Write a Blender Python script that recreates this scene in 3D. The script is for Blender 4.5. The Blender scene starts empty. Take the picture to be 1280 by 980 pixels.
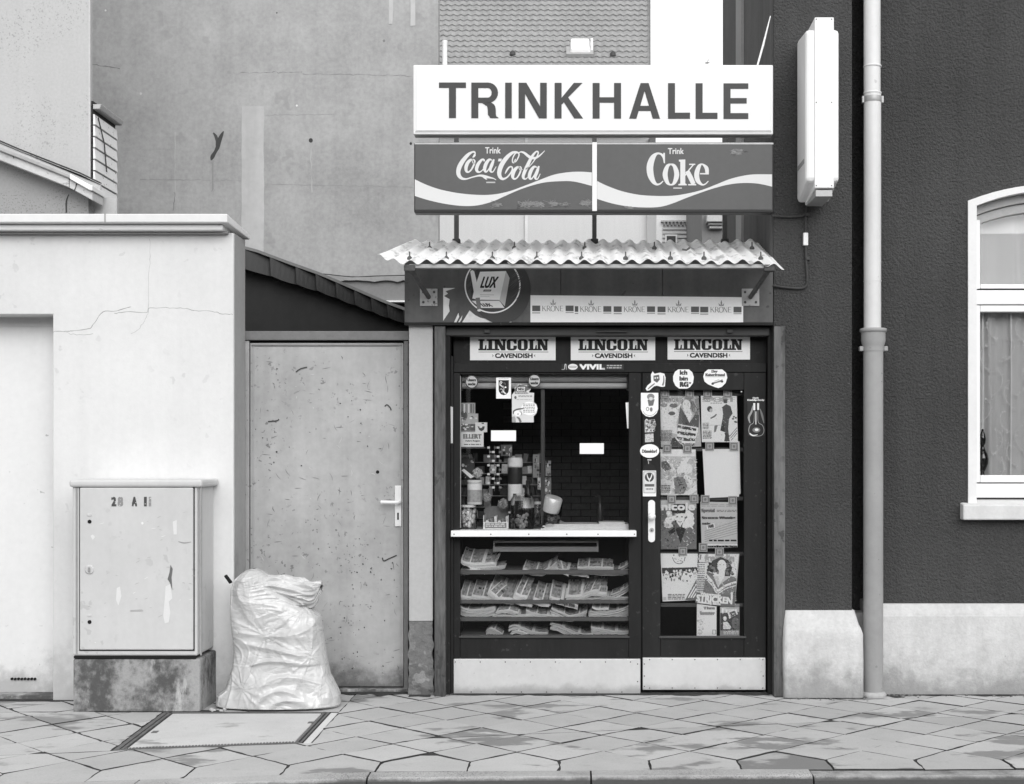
import bpy, bmesh, math, random
from mathutils import Vector, noise
scene = bpy.context.scene
C = scene.collection
R = math.radians
random.seed(7)

# ------------------------------------------------------------------ camera, sky, sun, exposure
EYE_D, EYE_Z, FOCAL, VPX, VPY = 8.63, 1.43, 1813.0, 715.0, 570.0
cam = bpy.data.cameras.new('camera')
cam.sensor_width = 36
cam.lens = 36 * FOCAL / 1280
cam.shift_x = (640 - VPX) / 1280
cam.shift_y = (VPY - 490) / 1280
cam.clip_start = .1
cam.clip_end = 3000
cam_o = bpy.data.objects.new('camera', cam)
C.objects.link(cam_o)
cam_o.location = (0, -EYE_D, EYE_Z)
cam_o.rotation_euler = (R(90), 0, 0)
scene.camera = cam_o

SUN_EL, SUN_AZ = 24, -14          # degrees; azimuth from the camera's back towards the left
world = bpy.data.worlds.new('World')
scene.world = world
world.use_nodes = True
wn = world.node_tree
bg = wn.nodes['Background']
sky = wn.nodes.new('ShaderNodeTexSky')
sky.sky_type = 'NISHITA'
sky.sun_disc = False
sky.sun_elevation = R(SUN_EL)
sky.sun_rotation = R(180 + SUN_AZ)
sky.air_density = 1.0
sky.dust_density = 8.0
sky.ozone_density = 1.0
bw = wn.nodes.new('ShaderNodeRGBToBW')          # black and white film: neutral daylight
wn.links.new(sky.outputs[0], bw.inputs[0])
pw = wn.nodes.new('ShaderNodeMath'); pw.operation = 'POWER'; pw.inputs[1].default_value = .25      # cloud cover evens the sky out
ml = wn.nodes.new('ShaderNodeMath'); ml.operation = 'MULTIPLY'; ml.inputs[1].default_value = 5.2
wn.links.new(bw.outputs[0], pw.inputs[0]); wn.links.new(pw.outputs[0], ml.inputs[0]); wn.links.new(ml.outputs[0], bg.inputs[0])
bg.inputs[1].default_value = .15
sun = bpy.data.lights.new('sun', 'SUN')
sun.energy = 1.5
sun.angle = R(50)
sun.color = (1, 1, 1)
sun_o = bpy.data.objects.new('sun', sun)
C.objects.link(sun_o)
sun_o.rotation_euler = (R(90 - SUN_EL), 0, R(-SUN_AZ))
sun_o.location = (-1, -6, 8)
scene.view_settings.view_transform = 'Standard'
scene.view_settings.look = 'None'
scene.view_settings.exposure = 0.35
scene.view_settings.gamma = 1
scene.cycles.max_bounces = 8
scene.cycles.transparent_max_bounces = 16

# ------------------------------------------------------------------ helpers
def at(px, py, y):
    """photo measure -> world X, Z on the vertical plane at depth y"""
    s = FOCAL / (EYE_D + y)
    return (px - VPX) / s, EYE_Z + (VPY - py) / s
def ax(px, y): return at(px, 0, y)[0]
def az(py, y): return at(0, py, y)[1]
def lin(g):
    g = g / 255.0
    return g / 12.92 if g <= .04045 else ((g + .055) / 1.055) ** 2.4

class MB:
    def __init__(s): s.v, s.f, s.sm = [], [], []
    def add(s, vs, fs, smooth=False):
        b = len(s.v); s.v += [tuple(v) for v in vs]
        for f in fs: s.f.append([b + i for i in f]); s.sm.append(smooth)
        return s
    def box(s, x0, x1, y0, y1, z0, z1):
        vs = [(x, y, z) for z in (z0, z1) for y in (y0, y1) for x in (x0, x1)]
        return s.add(vs, [(0, 2, 3, 1), (4, 5, 7, 6), (0, 1, 5, 4), (2, 6, 7, 3), (0, 4, 6, 2), (1, 3, 7, 5)])
    def hexa(s, v8):
        """8 corners: bottom ring 0-3 (ccw from above) then top ring 4-7"""
        return s.add(v8, [(3, 2, 1, 0), (4, 5, 6, 7), (0, 1, 5, 4), (1, 2, 6, 5), (2, 3, 7, 6), (3, 0, 4, 7)])
    def prism_y(s, pts, y0, y1, smooth=False):
        """outline in X,Z (ccw seen from the front) pushed from y0 (front) to y1"""
        n = len(pts)
        vs = [(x, y0, z) for x, z in pts] + [(x, y1, z) for x, z in pts]
        fs = [tuple(range(n)), tuple(range(2 * n - 1, n - 1, -1))]
        for i in range(n):
            j = (i + 1) % n
            fs.append((j, i, n + i, n + j))
        return s.add(vs, fs, smooth)
    def prism_z(s, pts, z0, z1):
        n = len(pts)
        vs = [(x, y, z0) for x, y in pts] + [(x, y, z1) for x, y in pts]
        fs = [tuple(range(n - 1, -1, -1)), tuple(range(n, 2 * n))]
        for i in range(n):
            j = (i + 1) % n
            fs.append((i, j, n + j, n + i))
        return s.add(vs, fs)
    def tube(s, path, r, seg=10, cap=True):
        path = [Vector(p) for p in path]; n = len(path); rings = []
        for i, p in enumerate(path):
            d = (path[min(i + 1, n - 1)] - path[max(i - 1, 0)]).normalized()
            u = d.cross(Vector((0, 0, 1)))
            if u.length < .1: u = d.cross(Vector((0, 1, 0)))
            u.normalize(); w = d.cross(u)
            rr = r[i] if isinstance(r, (list, tuple)) else r
            rings.append([p + (u * math.cos(2 * math.pi * k / seg) + w * math.sin(2 * math.pi * k / seg)) * rr for k in range(seg)])
        vs = [v for ring in rings for v in ring]; fs = []
        for i in range(n - 1):
            for k in range(seg):
                a, b = i * seg + k, i * seg + (k + 1) % seg
                fs.append((a, b, b + seg, a + seg))
        s.add(vs, fs, True)
        if cap:
            s.add(rings[0], [tuple(range(seg - 1, -1, -1))]); s.add(rings[-1], [tuple(range(seg))])
        return s
    def lathe(s, prof, cx, cy, seg=24, cz=0, smooth=True):
        """prof: (radius, z) from bottom to top"""
        vs = [(cx + r * math.cos(2 * math.pi * k / seg), cy + r * math.sin(2 * math.pi * k / seg), cz + z) for r, z in prof for k in range(seg)]
        fs = []
        for i in range(len(prof) - 1):
            for k in range(seg):
                a, b = i * seg + k, i * seg + (k + 1) % seg
                fs.append((a, b, b + seg, a + seg))
        s.add(vs, fs, smooth)
        m = len(prof) - 1
        s.add(vs[:seg], [tuple(range(seg - 1, -1, -1))]); s.add(vs[m * seg:], [tuple(range(seg))])
        return s
    def grid(s, fn, nu, nv, smooth=True):
        vs = [fn(i / nu, j / nv) for j in range(nv + 1) for i in range(nu + 1)]
        fs = [(j * (nu + 1) + i, j * (nu + 1) + i + 1, (j + 1) * (nu + 1) + i + 1, (j + 1) * (nu + 1) + i) for j in range(nv) for i in range(nu)]
        return s.add(vs, fs, smooth)
    def mesh(s, name, m):
        me = bpy.data.meshes.new(name); me.from_pydata(s.v, [], s.f); me.update()
        me.polygons.foreach_set('use_smooth', s.sm)
        if m: me.materials.append(m)
        return me
    def build(s, name, m, parent=None, kind=None, bevel=0, label=None, loc=None):
        o = bpy.data.objects.new(name, s.mesh(name, m)); C.objects.link(o)
        hang(o, parent)
        if kind: o['kind'] = kind
        if label: o['label'] = label
        if bevel:
            b = o.modifiers.new('bevel', 'BEVEL'); b.width = bevel; b.segments = 2; b.limit_method = 'ANGLE'; b.angle_limit = R(40)
        return o

def hang(o, parent):
    """geometry is written in world metres: undo the offset of the thing's Empty"""
    if parent:
        o.parent = parent
        if parent.parent is None and parent.type == 'EMPTY': o.location = -parent.location
def tag(o, label, cat, group=None):
    o['label'] = label; o['category'] = cat
    if group: o['group'] = group
    return o
def thing(name, label, cat, loc=(0, 0, 0), group=None):
    o = bpy.data.objects.new(name, None); C.objects.link(o); o.location = loc; o.empty_display_size = .1
    return tag(o, label, cat, group)
def structure(name, loc=(0, 0, 0)):
    o = bpy.data.objects.new(name, None); C.objects.link(o); o['kind'] = 'structure'; return o

# ------------------------------------------------------------------ materials
class NT:
    def __init__(s, name):
        s.m = bpy.data.materials.new(name); s.m.use_nodes = True; s.t = s.m.node_tree
        s.p = s.t.nodes['Principled BSDF']; s.out = s.t.nodes['Material Output']
        g = s.t.nodes.new('ShaderNodeNewGeometry'); s.pos = g.outputs['Position']
    def link(s, a, b): s.t.links.new(a, b)
    def setin(s, sock, v):
        if hasattr(v, 'is_linked'): s.link(v, sock)
        else: sock.default_value = v
    def math(s, op, a, b=0.0, c=0.0, clamp=False):
        n = s.t.nodes.new('ShaderNodeMath'); n.operation = op; n.use_clamp = clamp
        for k, v in enumerate((a, b, c)): s.setin(n.inputs[k], v)
        return n.outputs[0]
    def noise(s, scale, detail=4, rough=.6, stretch=None, dist=0, off=0):
        n = s.t.nodes.new('ShaderNodeTexNoise'); n.inputs['Scale'].default_value = scale
        n.inputs['Detail'].default_value = detail; n.inputs['Roughness'].default_value = rough; n.inputs['Distortion'].default_value = dist
        mp = s.t.nodes.new('ShaderNodeMapping'); mp.inputs['Location'].default_value = (off, off * .7, off * 1.3)
        mp.inputs['Scale'].default_value = stretch or (1, 1, 1); s.link(s.pos, mp.inputs[0]); s.link(mp.outputs[0], n.inputs['Vector'])
        return n.outputs['Fac']
    def ramp(s, v, lo, hi, a=0.0, b=1.0, smooth=True):
        n = s.t.nodes.new('ShaderNodeMapRange'); n.interpolation_type = 'SMOOTHSTEP' if smooth else 'LINEAR'
        s.setin(n.inputs[0], v)
        for k, x in ((1, lo), (2, hi), (3, a), (4, b)): s.setin(n.inputs[k], x)
        return n.outputs[0]
    def mix(s, f, a, b):
        """scalar a -> b"""
        return s.math('ADD', s.math('MULTIPLY', a, s.math('SUBTRACT', 1.0, f)), s.math('MULTIPLY', b, f))
    def xyz(s):
        n = s.t.nodes.new('ShaderNodeSeparateXYZ'); s.link(s.pos, n.inputs[0]); return n.outputs
    def color(s, v):
        if hasattr(v, 'is_linked'):
            n = s.t.nodes.new('ShaderNodeCombineColor')
            for k in range(3): s.link(v, n.inputs[k])
            s.link(n.outputs[0], s.p.inputs['Base Color'])
        else: s.p.inputs['Base Color'].default_value = (v, v, v, 1)
    def bump(s, h, strength, dist=.01):
        n = s.t.nodes.new('ShaderNodeBump'); n.inputs['Strength'].default_value = strength; n.inputs['Distance'].default_value = dist
        s.link(h, n.inputs['Height']); s.link(n.outputs[0], s.p.inputs['Normal'])

def mat(name, a, rough=.8, var=.12, vs=2.0, fine=.08, fs=40, streak=0, spots=0, spot_s=30, spot_a=.05, spot_t=.7, bump=0, bs=150, bd=.004,
        dirt=None, top=None, spec=.3, metal=0, stretch=None):
    n = NT(name)
    v = n.math('ADD', 1.0, n.math('MULTIPLY', n.math('SUBTRACT', n.noise(vs, 5, .62, stretch), .5), var * 4))
    v = n.math('ADD', v, n.math('MULTIPLY', n.math('SUBTRACT', n.noise(fs, 3, .6, stretch, off=3), .5), fine * 4))
    if streak: v = n.math('ADD', v, n.math('MULTIPLY', n.math('SUBTRACT', n.noise(9, 4, .6, (1, 1, .06), off=8), .5), streak * 4))
    v = n.math('MULTIPLY', v, a)
    if spots:
        m = n.math('MULTIPLY', n.ramp(n.noise(spot_s, 2, .5, off=5), spot_t, spot_t + .05), n.ramp(n.noise(2.2, 2, .5, off=11), .42, .62))
        v = n.mix(n.math('MULTIPLY', m, spots), v, spot_a)
    if dirt:
        z0, z1, da, amt = dirt
        z = n.math('ADD', n.xyz()[2], n.math('MULTIPLY', n.math('SUBTRACT', n.noise(6, 6, .7, off=2), .5), (z1 - z0) * 2.2))
        v = n.mix(n.math('MULTIPLY', n.ramp(z, z0, z1, 1, 0), amt), v, da)
    if top:                                             # darker towards the top, with a ragged edge
        z0, z1, da, amt = top
        z = n.math('ADD', n.xyz()[2], n.math('MULTIPLY', n.math('SUBTRACT', n.noise(1.3, 6, .7, (1, 1, .5), off=2), .5), (z1 - z0) * 2.6))
        v = n.mix(n.math('MULTIPLY', n.ramp(z, z0, z1, 0, 1), amt), v, da)
    n.color(n.math('MAXIMUM', n.math('MINIMUM', v, .88), .008))
    n.p.inputs['Roughness'].default_value = rough; n.p.inputs['Specular IOR Level'].default_value = spec; n.p.inputs['Metallic'].default_value = metal
    if bump: n.bump(n.noise(bs, 4, .6, off=1), bump, bd)
    return n.m

def glass(name, ior=1.45):
    n = NT(name); t = n.t; t.nodes.remove(n.p)
    tr = t.nodes.new('ShaderNodeBsdfTransparent'); gl = t.nodes.new('ShaderNodeBsdfGlossy'); gl.inputs['Roughness'].default_value = .01
    fr = t.nodes.new('ShaderNodeFresnel'); fr.inputs['IOR'].default_value = ior
    mx = t.nodes.new('ShaderNodeMixShader'); n.link(fr.outputs[0], mx.inputs[0]); n.link(tr.outputs[0], mx.inputs[1]); n.link(gl.outputs[0], mx.inputs[2])
    tr.inputs[0].default_value = (.985, .985, .985, 1)
    n.link(mx.outputs[0], n.out.inputs[0]); return n.m

def ink_mat(name, rough=.6, wear=.12, sc=60):
    """flat print: the grey of each printed patch is stored on the mesh"""
    n = NT(name); at_ = n.t.nodes.new('ShaderNodeAttribute'); at_.attribute_name = 'ink'
    v = n.math('MULTIPLY', at_.outputs['Fac'], n.math('ADD', 1 - wear / 2, n.math('MULTIPLY', n.noise(sc, 4, .7), wear)))
    n.color(n.math('MINIMUM', v, .88)); n.p.inputs['Roughness'].default_value = rough; n.p.inputs['Specular IOR Level'].default_value = .3
    return n.m
INK = ink_mat('printed_paper'); PHOTO_INK = ink_mat('coarse_photo_print', .5, .75, 110); INK_GLOSS = ink_mat('enamel_print', .45, .05)

# ------------------------------------------------------------------ flat print drawn in photo measures on a plane of the place
_tc = {}
def text_mesh(s):
    if s not in _tc:
        c = bpy.data.curves.new('lettering', 'FONT'); c.body = s; c.resolution_u = 3
        o = bpy.data.objects.new('lettering', c); C.objects.link(o)
        bpy.context.view_layer.update()
        me = bpy.data.meshes.new_from_object(o.evaluated_get(bpy.context.evaluated_depsgraph_get()))
        vs = [(v.co.x, v.co.y) for v in me.vertices]; fs = [tuple(p.vertices) for p in me.polygons]
        bpy.data.objects.remove(o); bpy.data.curves.remove(c); bpy.data.meshes.remove(me)
        _tc[s] = (vs, fs)
    return _tc[s]
def spline(pts, n=6):
    out = []
    for i in range(len(pts) - 1):
        p0, p1, p2, p3 = pts[max(i - 1, 0)], pts[i], pts[i + 1], pts[min(i + 2, len(pts) - 1)]
        for k in range(n):
            t = k / n
            out.append(tuple(.5 * (2 * b + (c - a) * t + (2 * a - 5 * b + 4 * c - d) * t * t + (3 * b - a - 3 * c + d) * t ** 3) for a, b, c, d in zip(p0, p1, p2, p3)))
    out.append(tuple(pts[-1])); return out

class Art:
    CON = 1.0
    K = 1.15                                     # paper white in the photo over its real reflectance
    def __init__(s, y, org=(0, 0), sc=1.0): s.y, s.n, s.v, s.f, s.g, s.rec, s.base = y, 0, [], [], [], [], 180; s.frame(org, sc)
    def frame(s, org=(0, 0), sc=1.0): s.org, s.sc = org, sc; return s   # measures may be taken on an enlarged detail
    def put(s, pts, faces, g):
        b = len(s.v); y = s.y - .0004 - s.n * .000011; s.n += 1
        for u, w in pts:
            x, z = at(s.org[0] + u / s.sc, s.org[1] + w / s.sc, s.y); s.v.append((x, y, z))
        for f in faces: s.f.append([b + i for i in f]); s.g.append(min(.85, lin(max(14, min(252, 135 + (g - 135) * s.CON))) / s.K))
        return s
    def poly(s, pts, g):
        s.rec.append((pts, g)); return s.put(pts, [tuple(range(len(pts)))], g)
    def rect(s, x0, y0, x1, y1, g): return s.poly([(x0, y1), (x1, y1), (x1, y0), (x0, y0)], g)
    def ell(s, cx, cy, rx, ry, g, n=20, a0=0, a1=360):
        return s.poly([(cx + rx * math.cos(R(a0 + (a1 - a0) * k / n)), cy + ry * math.sin(R(a0 + (a1 - a0) * k / n))) for k in range(n if a1 - a0 >= 360 else n + 1)], g)
    def stroke(s, pts, g, w=None, n=6, smooth=True):
        """pts (x, y, width) or (x, y) with one width"""
        p = [(q[0], q[1], q[2] if len(q) > 2 else w) for q in pts]
        if smooth and len(p) > 2: p = spline(p, n)
        vs = []
        for i, q in enumerate(p):
            a, b = p[max(i - 1, 0)], p[min(i + 1, len(p) - 1)]
            dx, dy = b[0] - a[0], b[1] - a[1]; l = math.hypot(dx, dy) or 1
            h = max(q[2], .01) / 2
            vs += [(q[0] - dy / l * h, q[1] + dx / l * h), (q[0] + dy / l * h, q[1] - dx / l * h)]
        return s.put(vs, [(2 * i, 2 * i + 2, 2 * i + 3, 2 * i + 1) for i in range(len(p) - 1)], g)
    def text(s, t, x0, y0, x1, y1, g, bold=0, shear=0, rot=0):
        vs, fs = text_mesh(t)
        mx0, mx1 = min(v[0] for v in vs), max(v[0] for v in vs); my0, my1 = min(v[1] for v in vs), max(v[1] for v in vs)
        cx, cy = (x0 + x1) / 2, (y0 + y1) / 2; ca, sa = math.cos(R(rot)), math.sin(R(rot))
        offs = [(0, 0)] if not bold else [(dx * bold, dy * bold) for dx in (-1, 0, 1) for dy in (-1, 1)]
        for ox, oy in offs:
            pts = []
            for vx, vy in vs:
                u = (vx - mx0) / (mx1 - mx0); w = (vy - my0) / (my1 - my0 or 1)
                X = x0 + bold + u * (x1 - x0 - 2 * bold) + ox + shear * (w - .5) * (y1 - y0); Y = y1 - bold - w * (y1 - y0 - 2 * bold) + oy
                X, Y = X - cx, Y - cy
                pts.append((cx + X * ca - Y * sa, cy + X * sa + Y * ca))
            s.put(pts, fs, g)
        return s
    def lines(s, x0, y0, x1, y1, n, g, fill=.45, rng=None):
        """rows of text too small to read, as broken dashes"""
        rng = rng or random.Random(int(x0 * 7 + y0 * 13)); h = (y1 - y0) / n
        for i in range(n):
            x = x0
            while x < x1 - .3:
                w = min((x1 - x0) * rng.uniform(.08, .25), x1 - x); s.rect(x, y0 + i * h, x + w, y0 + i * h + h * fill, g); x += w + (x1 - x0) * .04
        return s
    def grain(s, x0, y0, x1, y1, n, size, seed, amp=26):
        """photographic half-tone: small flecks a little lighter or darker than the print they lie on"""
        rg = random.Random(seed); polys = list(s.rec)
        for _ in range(n):
            x, y = rg.uniform(x0, x1), rg.uniform(y0, y1); g = None
            for pts, gg in reversed(polys):
                c = False; j = len(pts) - 1
                for i in range(len(pts)):
                    if (pts[i][1] > y) != (pts[j][1] > y) and x < (pts[j][0] - pts[i][0]) * (y - pts[i][1]) / (pts[j][1] - pts[i][1]) + pts[i][0]: c = not c
                    j = i
                if c: g = gg; break
            if g is None: g = s.base
            a_ = rg.uniform(0, 3.14); l = size * rg.uniform(.5, 1.6); w = size * rg.uniform(.25, .7)
            d = rg.gauss(0, amp) + amp * .5 * math.sin(x * .02 + seed) + amp * .5 * math.cos(y * .017 + seed)
            s.poly([(x + l * math.cos(a_ + q) * (1 if k % 2 == 0 else 1) if k % 2 == 0 else x + w * math.cos(a_ + q), y + (l if k % 2 == 0 else w) * math.sin(a_ + q)) for k, q in enumerate((0, 1.57, 3.14, 4.71))], max(18, min(248, g + d)))
        return s
    def build(s, name, parent=None, m=None, label=None):
        me = bpy.data.meshes.new(name); me.from_pydata(s.v, [], s.f); me.update(); me.materials.append(m or INK)
        a = me.attributes.new('ink', 'FLOAT', 'FACE'); a.data.foreach_set('value', s.g)
        o = bpy.data.objects.new(name, me); C.objects.link(o); hang(o, parent)
        if label: o['label'] = label
        return o
def card(name, quad, y, thick, g, label=None, cat=None, group=None, parent=None, m=None):
    """a thin sheet, panel or sticker with real thickness; quad in photo measures, ccw from lower left"""
    mb = MB().prism_y([at(px, py, y) for px, py in quad], y, y + thick)
    o = mb.build(name, m or INK, parent)
    a = o.data.attributes.new('ink', 'FLOAT', 'FACE'); a.data.foreach_set('value', [min(.85, lin(g) / Art.K)] * len(o.data.polygons))
    if cat: tag(o, label, cat, group)
    return o
def rectq(x0, y0, x1, y1): return [(x0, y1), (x1, y1), (x1, y0), (x0, y0)]
def ellq(cx, cy, rx, ry, n=28): return [(cx + rx * math.cos(2 * math.pi * k / n), cy - ry * math.sin(2 * math.pi * k / n)) for k in range(n)]

# the palette (real-world reflectances)
ROUGHCAST = mat('dark_roughcast', .073, .9, .22, .9, .22, 75, bump=1.0, bs=72, bd=.03, streak=.12, spots=.5, spot_s=85, spot_a=.28, spot_t=.70)
WHITE_RENDER = mat('white_wall_paint', .68, .85, .06, 1.3, .03, 30, streak=.035, spots=.3, spot_s=16, spot_a=.4, spot_t=.66, dirt=(.0, .45, .33, .55), bump=.15, bs=90)
GREY_RENDER = mat('weathered_cement_render', .36, .9, .19, 1.1, .11, 26, streak=.07, bump=.25, bs=40, spots=.35, spot_s=5, spot_a=.25, spot_t=.62, top=(7.0, 9.2, .24, .75))
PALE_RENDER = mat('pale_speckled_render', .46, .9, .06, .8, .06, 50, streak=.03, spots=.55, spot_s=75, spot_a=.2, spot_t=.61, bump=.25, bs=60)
DARK_WOOD = mat('dark_painted_wood', .017, .55, .25, 3, .15, 40, streak=.2, spec=.16, spots=.7, spot_s=32, spot_a=.06, spot_t=.66, stretch=(1, 1, .2))
OLD_WOOD = mat('bare_weathered_wood', .11, .8, .3, 5, .35, 60, streak=.5, spots=.7, spot_s=22, spot_a=.04, spot_t=.6, stretch=(1, 1, .15))
FASCIA = mat('dull_fascia_paint', .105, .6, .15, 2.5, .1, 30, streak=.2, spec=.2, spots=.5, spot_s=25, spot_a=.015, spot_t=.68)
BLACK = mat('dark_void', .012, .9, .05)
WHITE_PAINT = mat('white_paint', .8, .45, .03, 3, .02, 40, spec=.4)
WHITE_PLASTIC = mat('white_acrylic', .80, .3, .02, 2, .01, 30, spec=.5)
SIGN_RED = mat('sign_field_enamel', .080, .4, .07, 2, .04, 30, spec=.3, streak=.03)
DARK_METAL = mat('dark_steel', .05, .5, .15, 4, .1, 40)
GALV = mat('galvanised_steel', .36, .45, .12, 5, .08, 40, metal=.3, streak=.05)
KICK = mat('aluminium_kick_sheet', .62, .4, .07, 3, .04, 30, metal=.25, spots=.6, spot_s=40, spot_a=.2, spot_t=.68, dirt=(.01, .07, .25, .6))
CABINET = mat('pale_cabinet_paint', .56, .5, .05, 2.5, .03, 30, spots=.5, spot_s=18, spot_a=.4, spot_t=.62, streak=.03)
n = NT('damp_concrete')
v = n.mix(n.ramp(n.math('ADD', n.math('MULTIPLY', n.noise(3.5, 6, .68, (1, 1, .6), off=5), .8), n.math('MULTIPLY', n.noise(30, 4, .6), .25)), .44, .62), .085, .33)
v = n.mix(n.ramp(n.noise(9, 5, .7, (1, 1, .3), off=14), .58, .72), v, .48)
n.color(n.math('MULTIPLY', v, n.math('ADD', .8, n.math('MULTIPLY', n.noise(90, 3, .6), .4)))); n.p.inputs['Roughness'].default_value = .9; n.bump(n.noise(60, 4), .4, .008); CONCRETE = n.m
GATE_PAINT = mat('grey_gate_paint', .39, .55, .14, 2.2, .08, 18, streak=.09, spots=.7, spot_s=38, spot_a=.12, spot_t=.645, dirt=(.0, .2, .05, .8))
FRAME_PAINT = mat('gate_frame_paint', .19, .7, .15, 4, .1, 30, spots=.6, spot_s=24, spot_a=.05, spot_t=.62)
DARK_WALL = mat('tarred_shed_wall', .022, .8, .2, 2, .1, 20, streak=.12)
GLASS = glass('window_glass')
PAVE = None
# ================================================================== ground, kerb, pavement
def clip(poly, a, b, c):
    """keep the part of a convex polygon where a*x + b*y + c >= 0"""
    out = []
    for i in range(len(poly)):
        p, q = poly[i], poly[(i + 1) % len(poly)]
        dp, dq = a * p[0] + b * p[1] + c, a * q[0] + b * q[1] + c
        if dp >= 0: out.append(p)
        if dp * dq < 0:
            t = dp / (dp - dq); out.append((p[0] + (q[0] - p[0]) * t, p[1] + (q[1] - p[1]) * t))
    return out
def area(p): return .5 * sum(p[i][0] * p[(i + 1) % len(p)][1] - p[(i + 1) % len(p)][0] * p[i][1] for i in range(len(p)))
def edge_line(a, b):
    """half plane to the left of a->b"""
    return -(b[1] - a[1]), b[0] - a[0], (b[1] - a[1]) * a[0] - (b[0] - a[0]) * a[1]

KERB = [(-14, -3.9), (-2.9, -2.40), (-2.09, -2.26), (-.886, -2.07), (.418, -2.03), (2.07, -2.0), (14, -1.9)]
def kerb_y(x):
    for (x0, y0), (x1, y1) in zip(KERB, KERB[1:]):
        if x <= x1: return y0 + (y1 - y0) * (x - x0) / (x1 - x0)
    return KERB[-1][1]

n = NT('asphalt')
v = n.math('MULTIPLY', .055, n.math('ADD', .6, n.math('MULTIPLY', n.noise(90, 3, .7), .9)))
n.color(v); n.p.inputs['Roughness'].default_value = .9; n.bump(n.noise(160, 3), .6, .01); ASPHALT = n.m
ROAD = MB().add([(-600, -600, -.13), (600, -600, -.13), (600, 600, -.13), (-600, 600, -.13)], [(0, 1, 2, 3)]).build('road', ASPHALT, kind='structure')

def slab_mat(name, a, thr=.622):
    n = NT(name)
    oi = n.t.nodes.new('ShaderNodeObjectInfo')
    v = n.math('ADD', 1.0, n.math('MULTIPLY', n.math('SUBTRACT', n.noise(3, 5, .65), .5), .35))
    v = n.math('ADD', v, n.math('MULTIPLY', n.math('SUBTRACT', n.noise(120, 2, .6), .5), .35))
    v = n.math('MULTIPLY', n.math('MULTIPLY', v, a), n.math('ADD', .88, n.math('MULTIPLY', oi.outputs['Random'], .2)))
    # patches still damp from rain, sharp-edged, bounded by the dip of each slab
    damp = n.ramp(n.math('ADD', n.noise(1.7, 5, .6, (1, 1.7, 1), off=4.3), n.math('MULTIPLY', oi.outputs['Random'], .12)), thr, thr + .055)
    v = n.mix(n.math('MULTIPLY', damp, .75), v, a * .36)
    blot = n.ramp(n.noise(16, 3, .6, off=9), .60, .72)
    v = n.mix(n.math('MULTIPLY', blot, .25), v, a * .5)
    n.color(v); n.link(n.math('ADD', .85, n.math('MULTIPLY', damp, -.3)), n.p.inputs['Roughness'])
    n.p.inputs['Specular IOR Level'].default_value = .25
    n.bump(n.noise(220, 3, .6), .25, .003); return n.m
SLAB = slab_mat('paving_concrete', .45)
DAMP_SLAB = slab_mat('damp_paving_concrete', .43, .47)
BED = mat('joint_sand', .045, .95, .3, 6, .2, 60, bump=.5, bs=200)
KERB_MAT = mat('kerb_granite', .38, .85, .16, 3, .2, 140, bump=.4, bs=180, spots=.7, spot_s=160, spot_a=.1, spot_t=.56, dirt=(-.016, .002, .085, .95))

pave = structure('pavement')
MB().add([(-9, kerb_y(-9) + .06, -.0045), (-2.9, -2.38, -.0045), (-2.09, -2.24, -.0045), (-.886, -2.05, -.0045), (.418, -2.01, -.0045), (2.07, -1.98, -.0045), (9, -1.93, -.0045), (9, .6, -.0045), (-9, .6, -.0045)],
         [(0, 1, 2, 3, 4, 5, 6, 7, 8)]).build('joint_bed', BED, pave)
PITCH, PHASE = .417, -.058
HATCH = [(-2.235, -1.60), (-1.30, -1.40), (-1.30, -.53), (-2.285, -.53)]      # ccw opening for the cellar hatch
def warp(p):
    x, t = p; f = kerb_y(x); return (x, f + t * (0 - f) / 2.02)
srng = random.Random(3)
def slab(poly, z=0.0, m=None):
    """one paving slab: chamfered top, straight sides, slightly uneven"""
    if len(poly) < 3 or area(poly) < .004: return
    worn = []                                   # edges chipped and worn rather than ruled
    for i in range(len(poly)):
        p, q = poly[i], poly[(i + 1) % len(poly)]; l = math.hypot(q[0] - p[0], q[1] - p[1]); n_ = 5 if l > .15 else 2
        for k in range(n_):
            t = k / n_; w_ = srng.uniform(-.0035, .0035) if k else 0
            if k == 0 and srng.random() < .25: w_ = srng.uniform(.004, .012)
            x, y = p[0] + (q[0] - p[0]) * t, p[1] + (q[1] - p[1]) * t
            worn.append((x - (q[1] - p[1]) / (l or 1) * w_, y + (q[0] - p[0]) / (l or 1) * w_))
    poly = worn
    cx = sum(p[0] for p in poly) / len(poly); cy = sum(p[1] for p in poly) / len(poly)
    def inset(d):
        out = []
        for x, y in poly:
            l = math.hypot(x - cx, y - cy) or 1; k = max(0, l - d) / l; out.append((cx + (x - cx) * k, cy + (y - cy) * k))
        return out
    g = srng.uniform(.001, .0045); a, b = inset(g + .003), inset(g); nn = len(poly)
    tx, ty, dz = srng.gauss(0, .005), srng.gauss(0, .005), z + srng.uniform(-.002, .002)
    top = lambda p, d: (p[0] - cx, p[1] - cy, dz - d + (p[0] - cx) * tx + (p[1] - cy) * ty)
    vs = [top(p, 0) for p in a] + [top(p, .002) for p in b] + [top(p, .05) for p in b]
    fs = [tuple(range(nn))]
    for r in (0, nn):
        for i in range(nn):
            j = (i + 1) % nn; fs.append((r + j, r + i, r + nn + i, r + nn + j))
    o = MB().add(vs, fs).build('paving_slab', m or SLAB, pave); o.location = (cx, cy, 0)
    o.data.materials.append(BED)
    for p_ in o.data.polygons[1:]: p_.material_index = 1
def outside_hatch(poly):
    """split a convex slab around the hatch frame"""
    rest, out = poly, []
    for i in range(4):
        a, b, c = edge_line(HATCH[i], HATCH[(i + 1) % 4])
        o = clip(rest, -a, -b, -c)
        if len(o) > 2: out.append(o)
        rest = clip(rest, a, b, c)
        if len(rest) < 3: break
    return out
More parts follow.
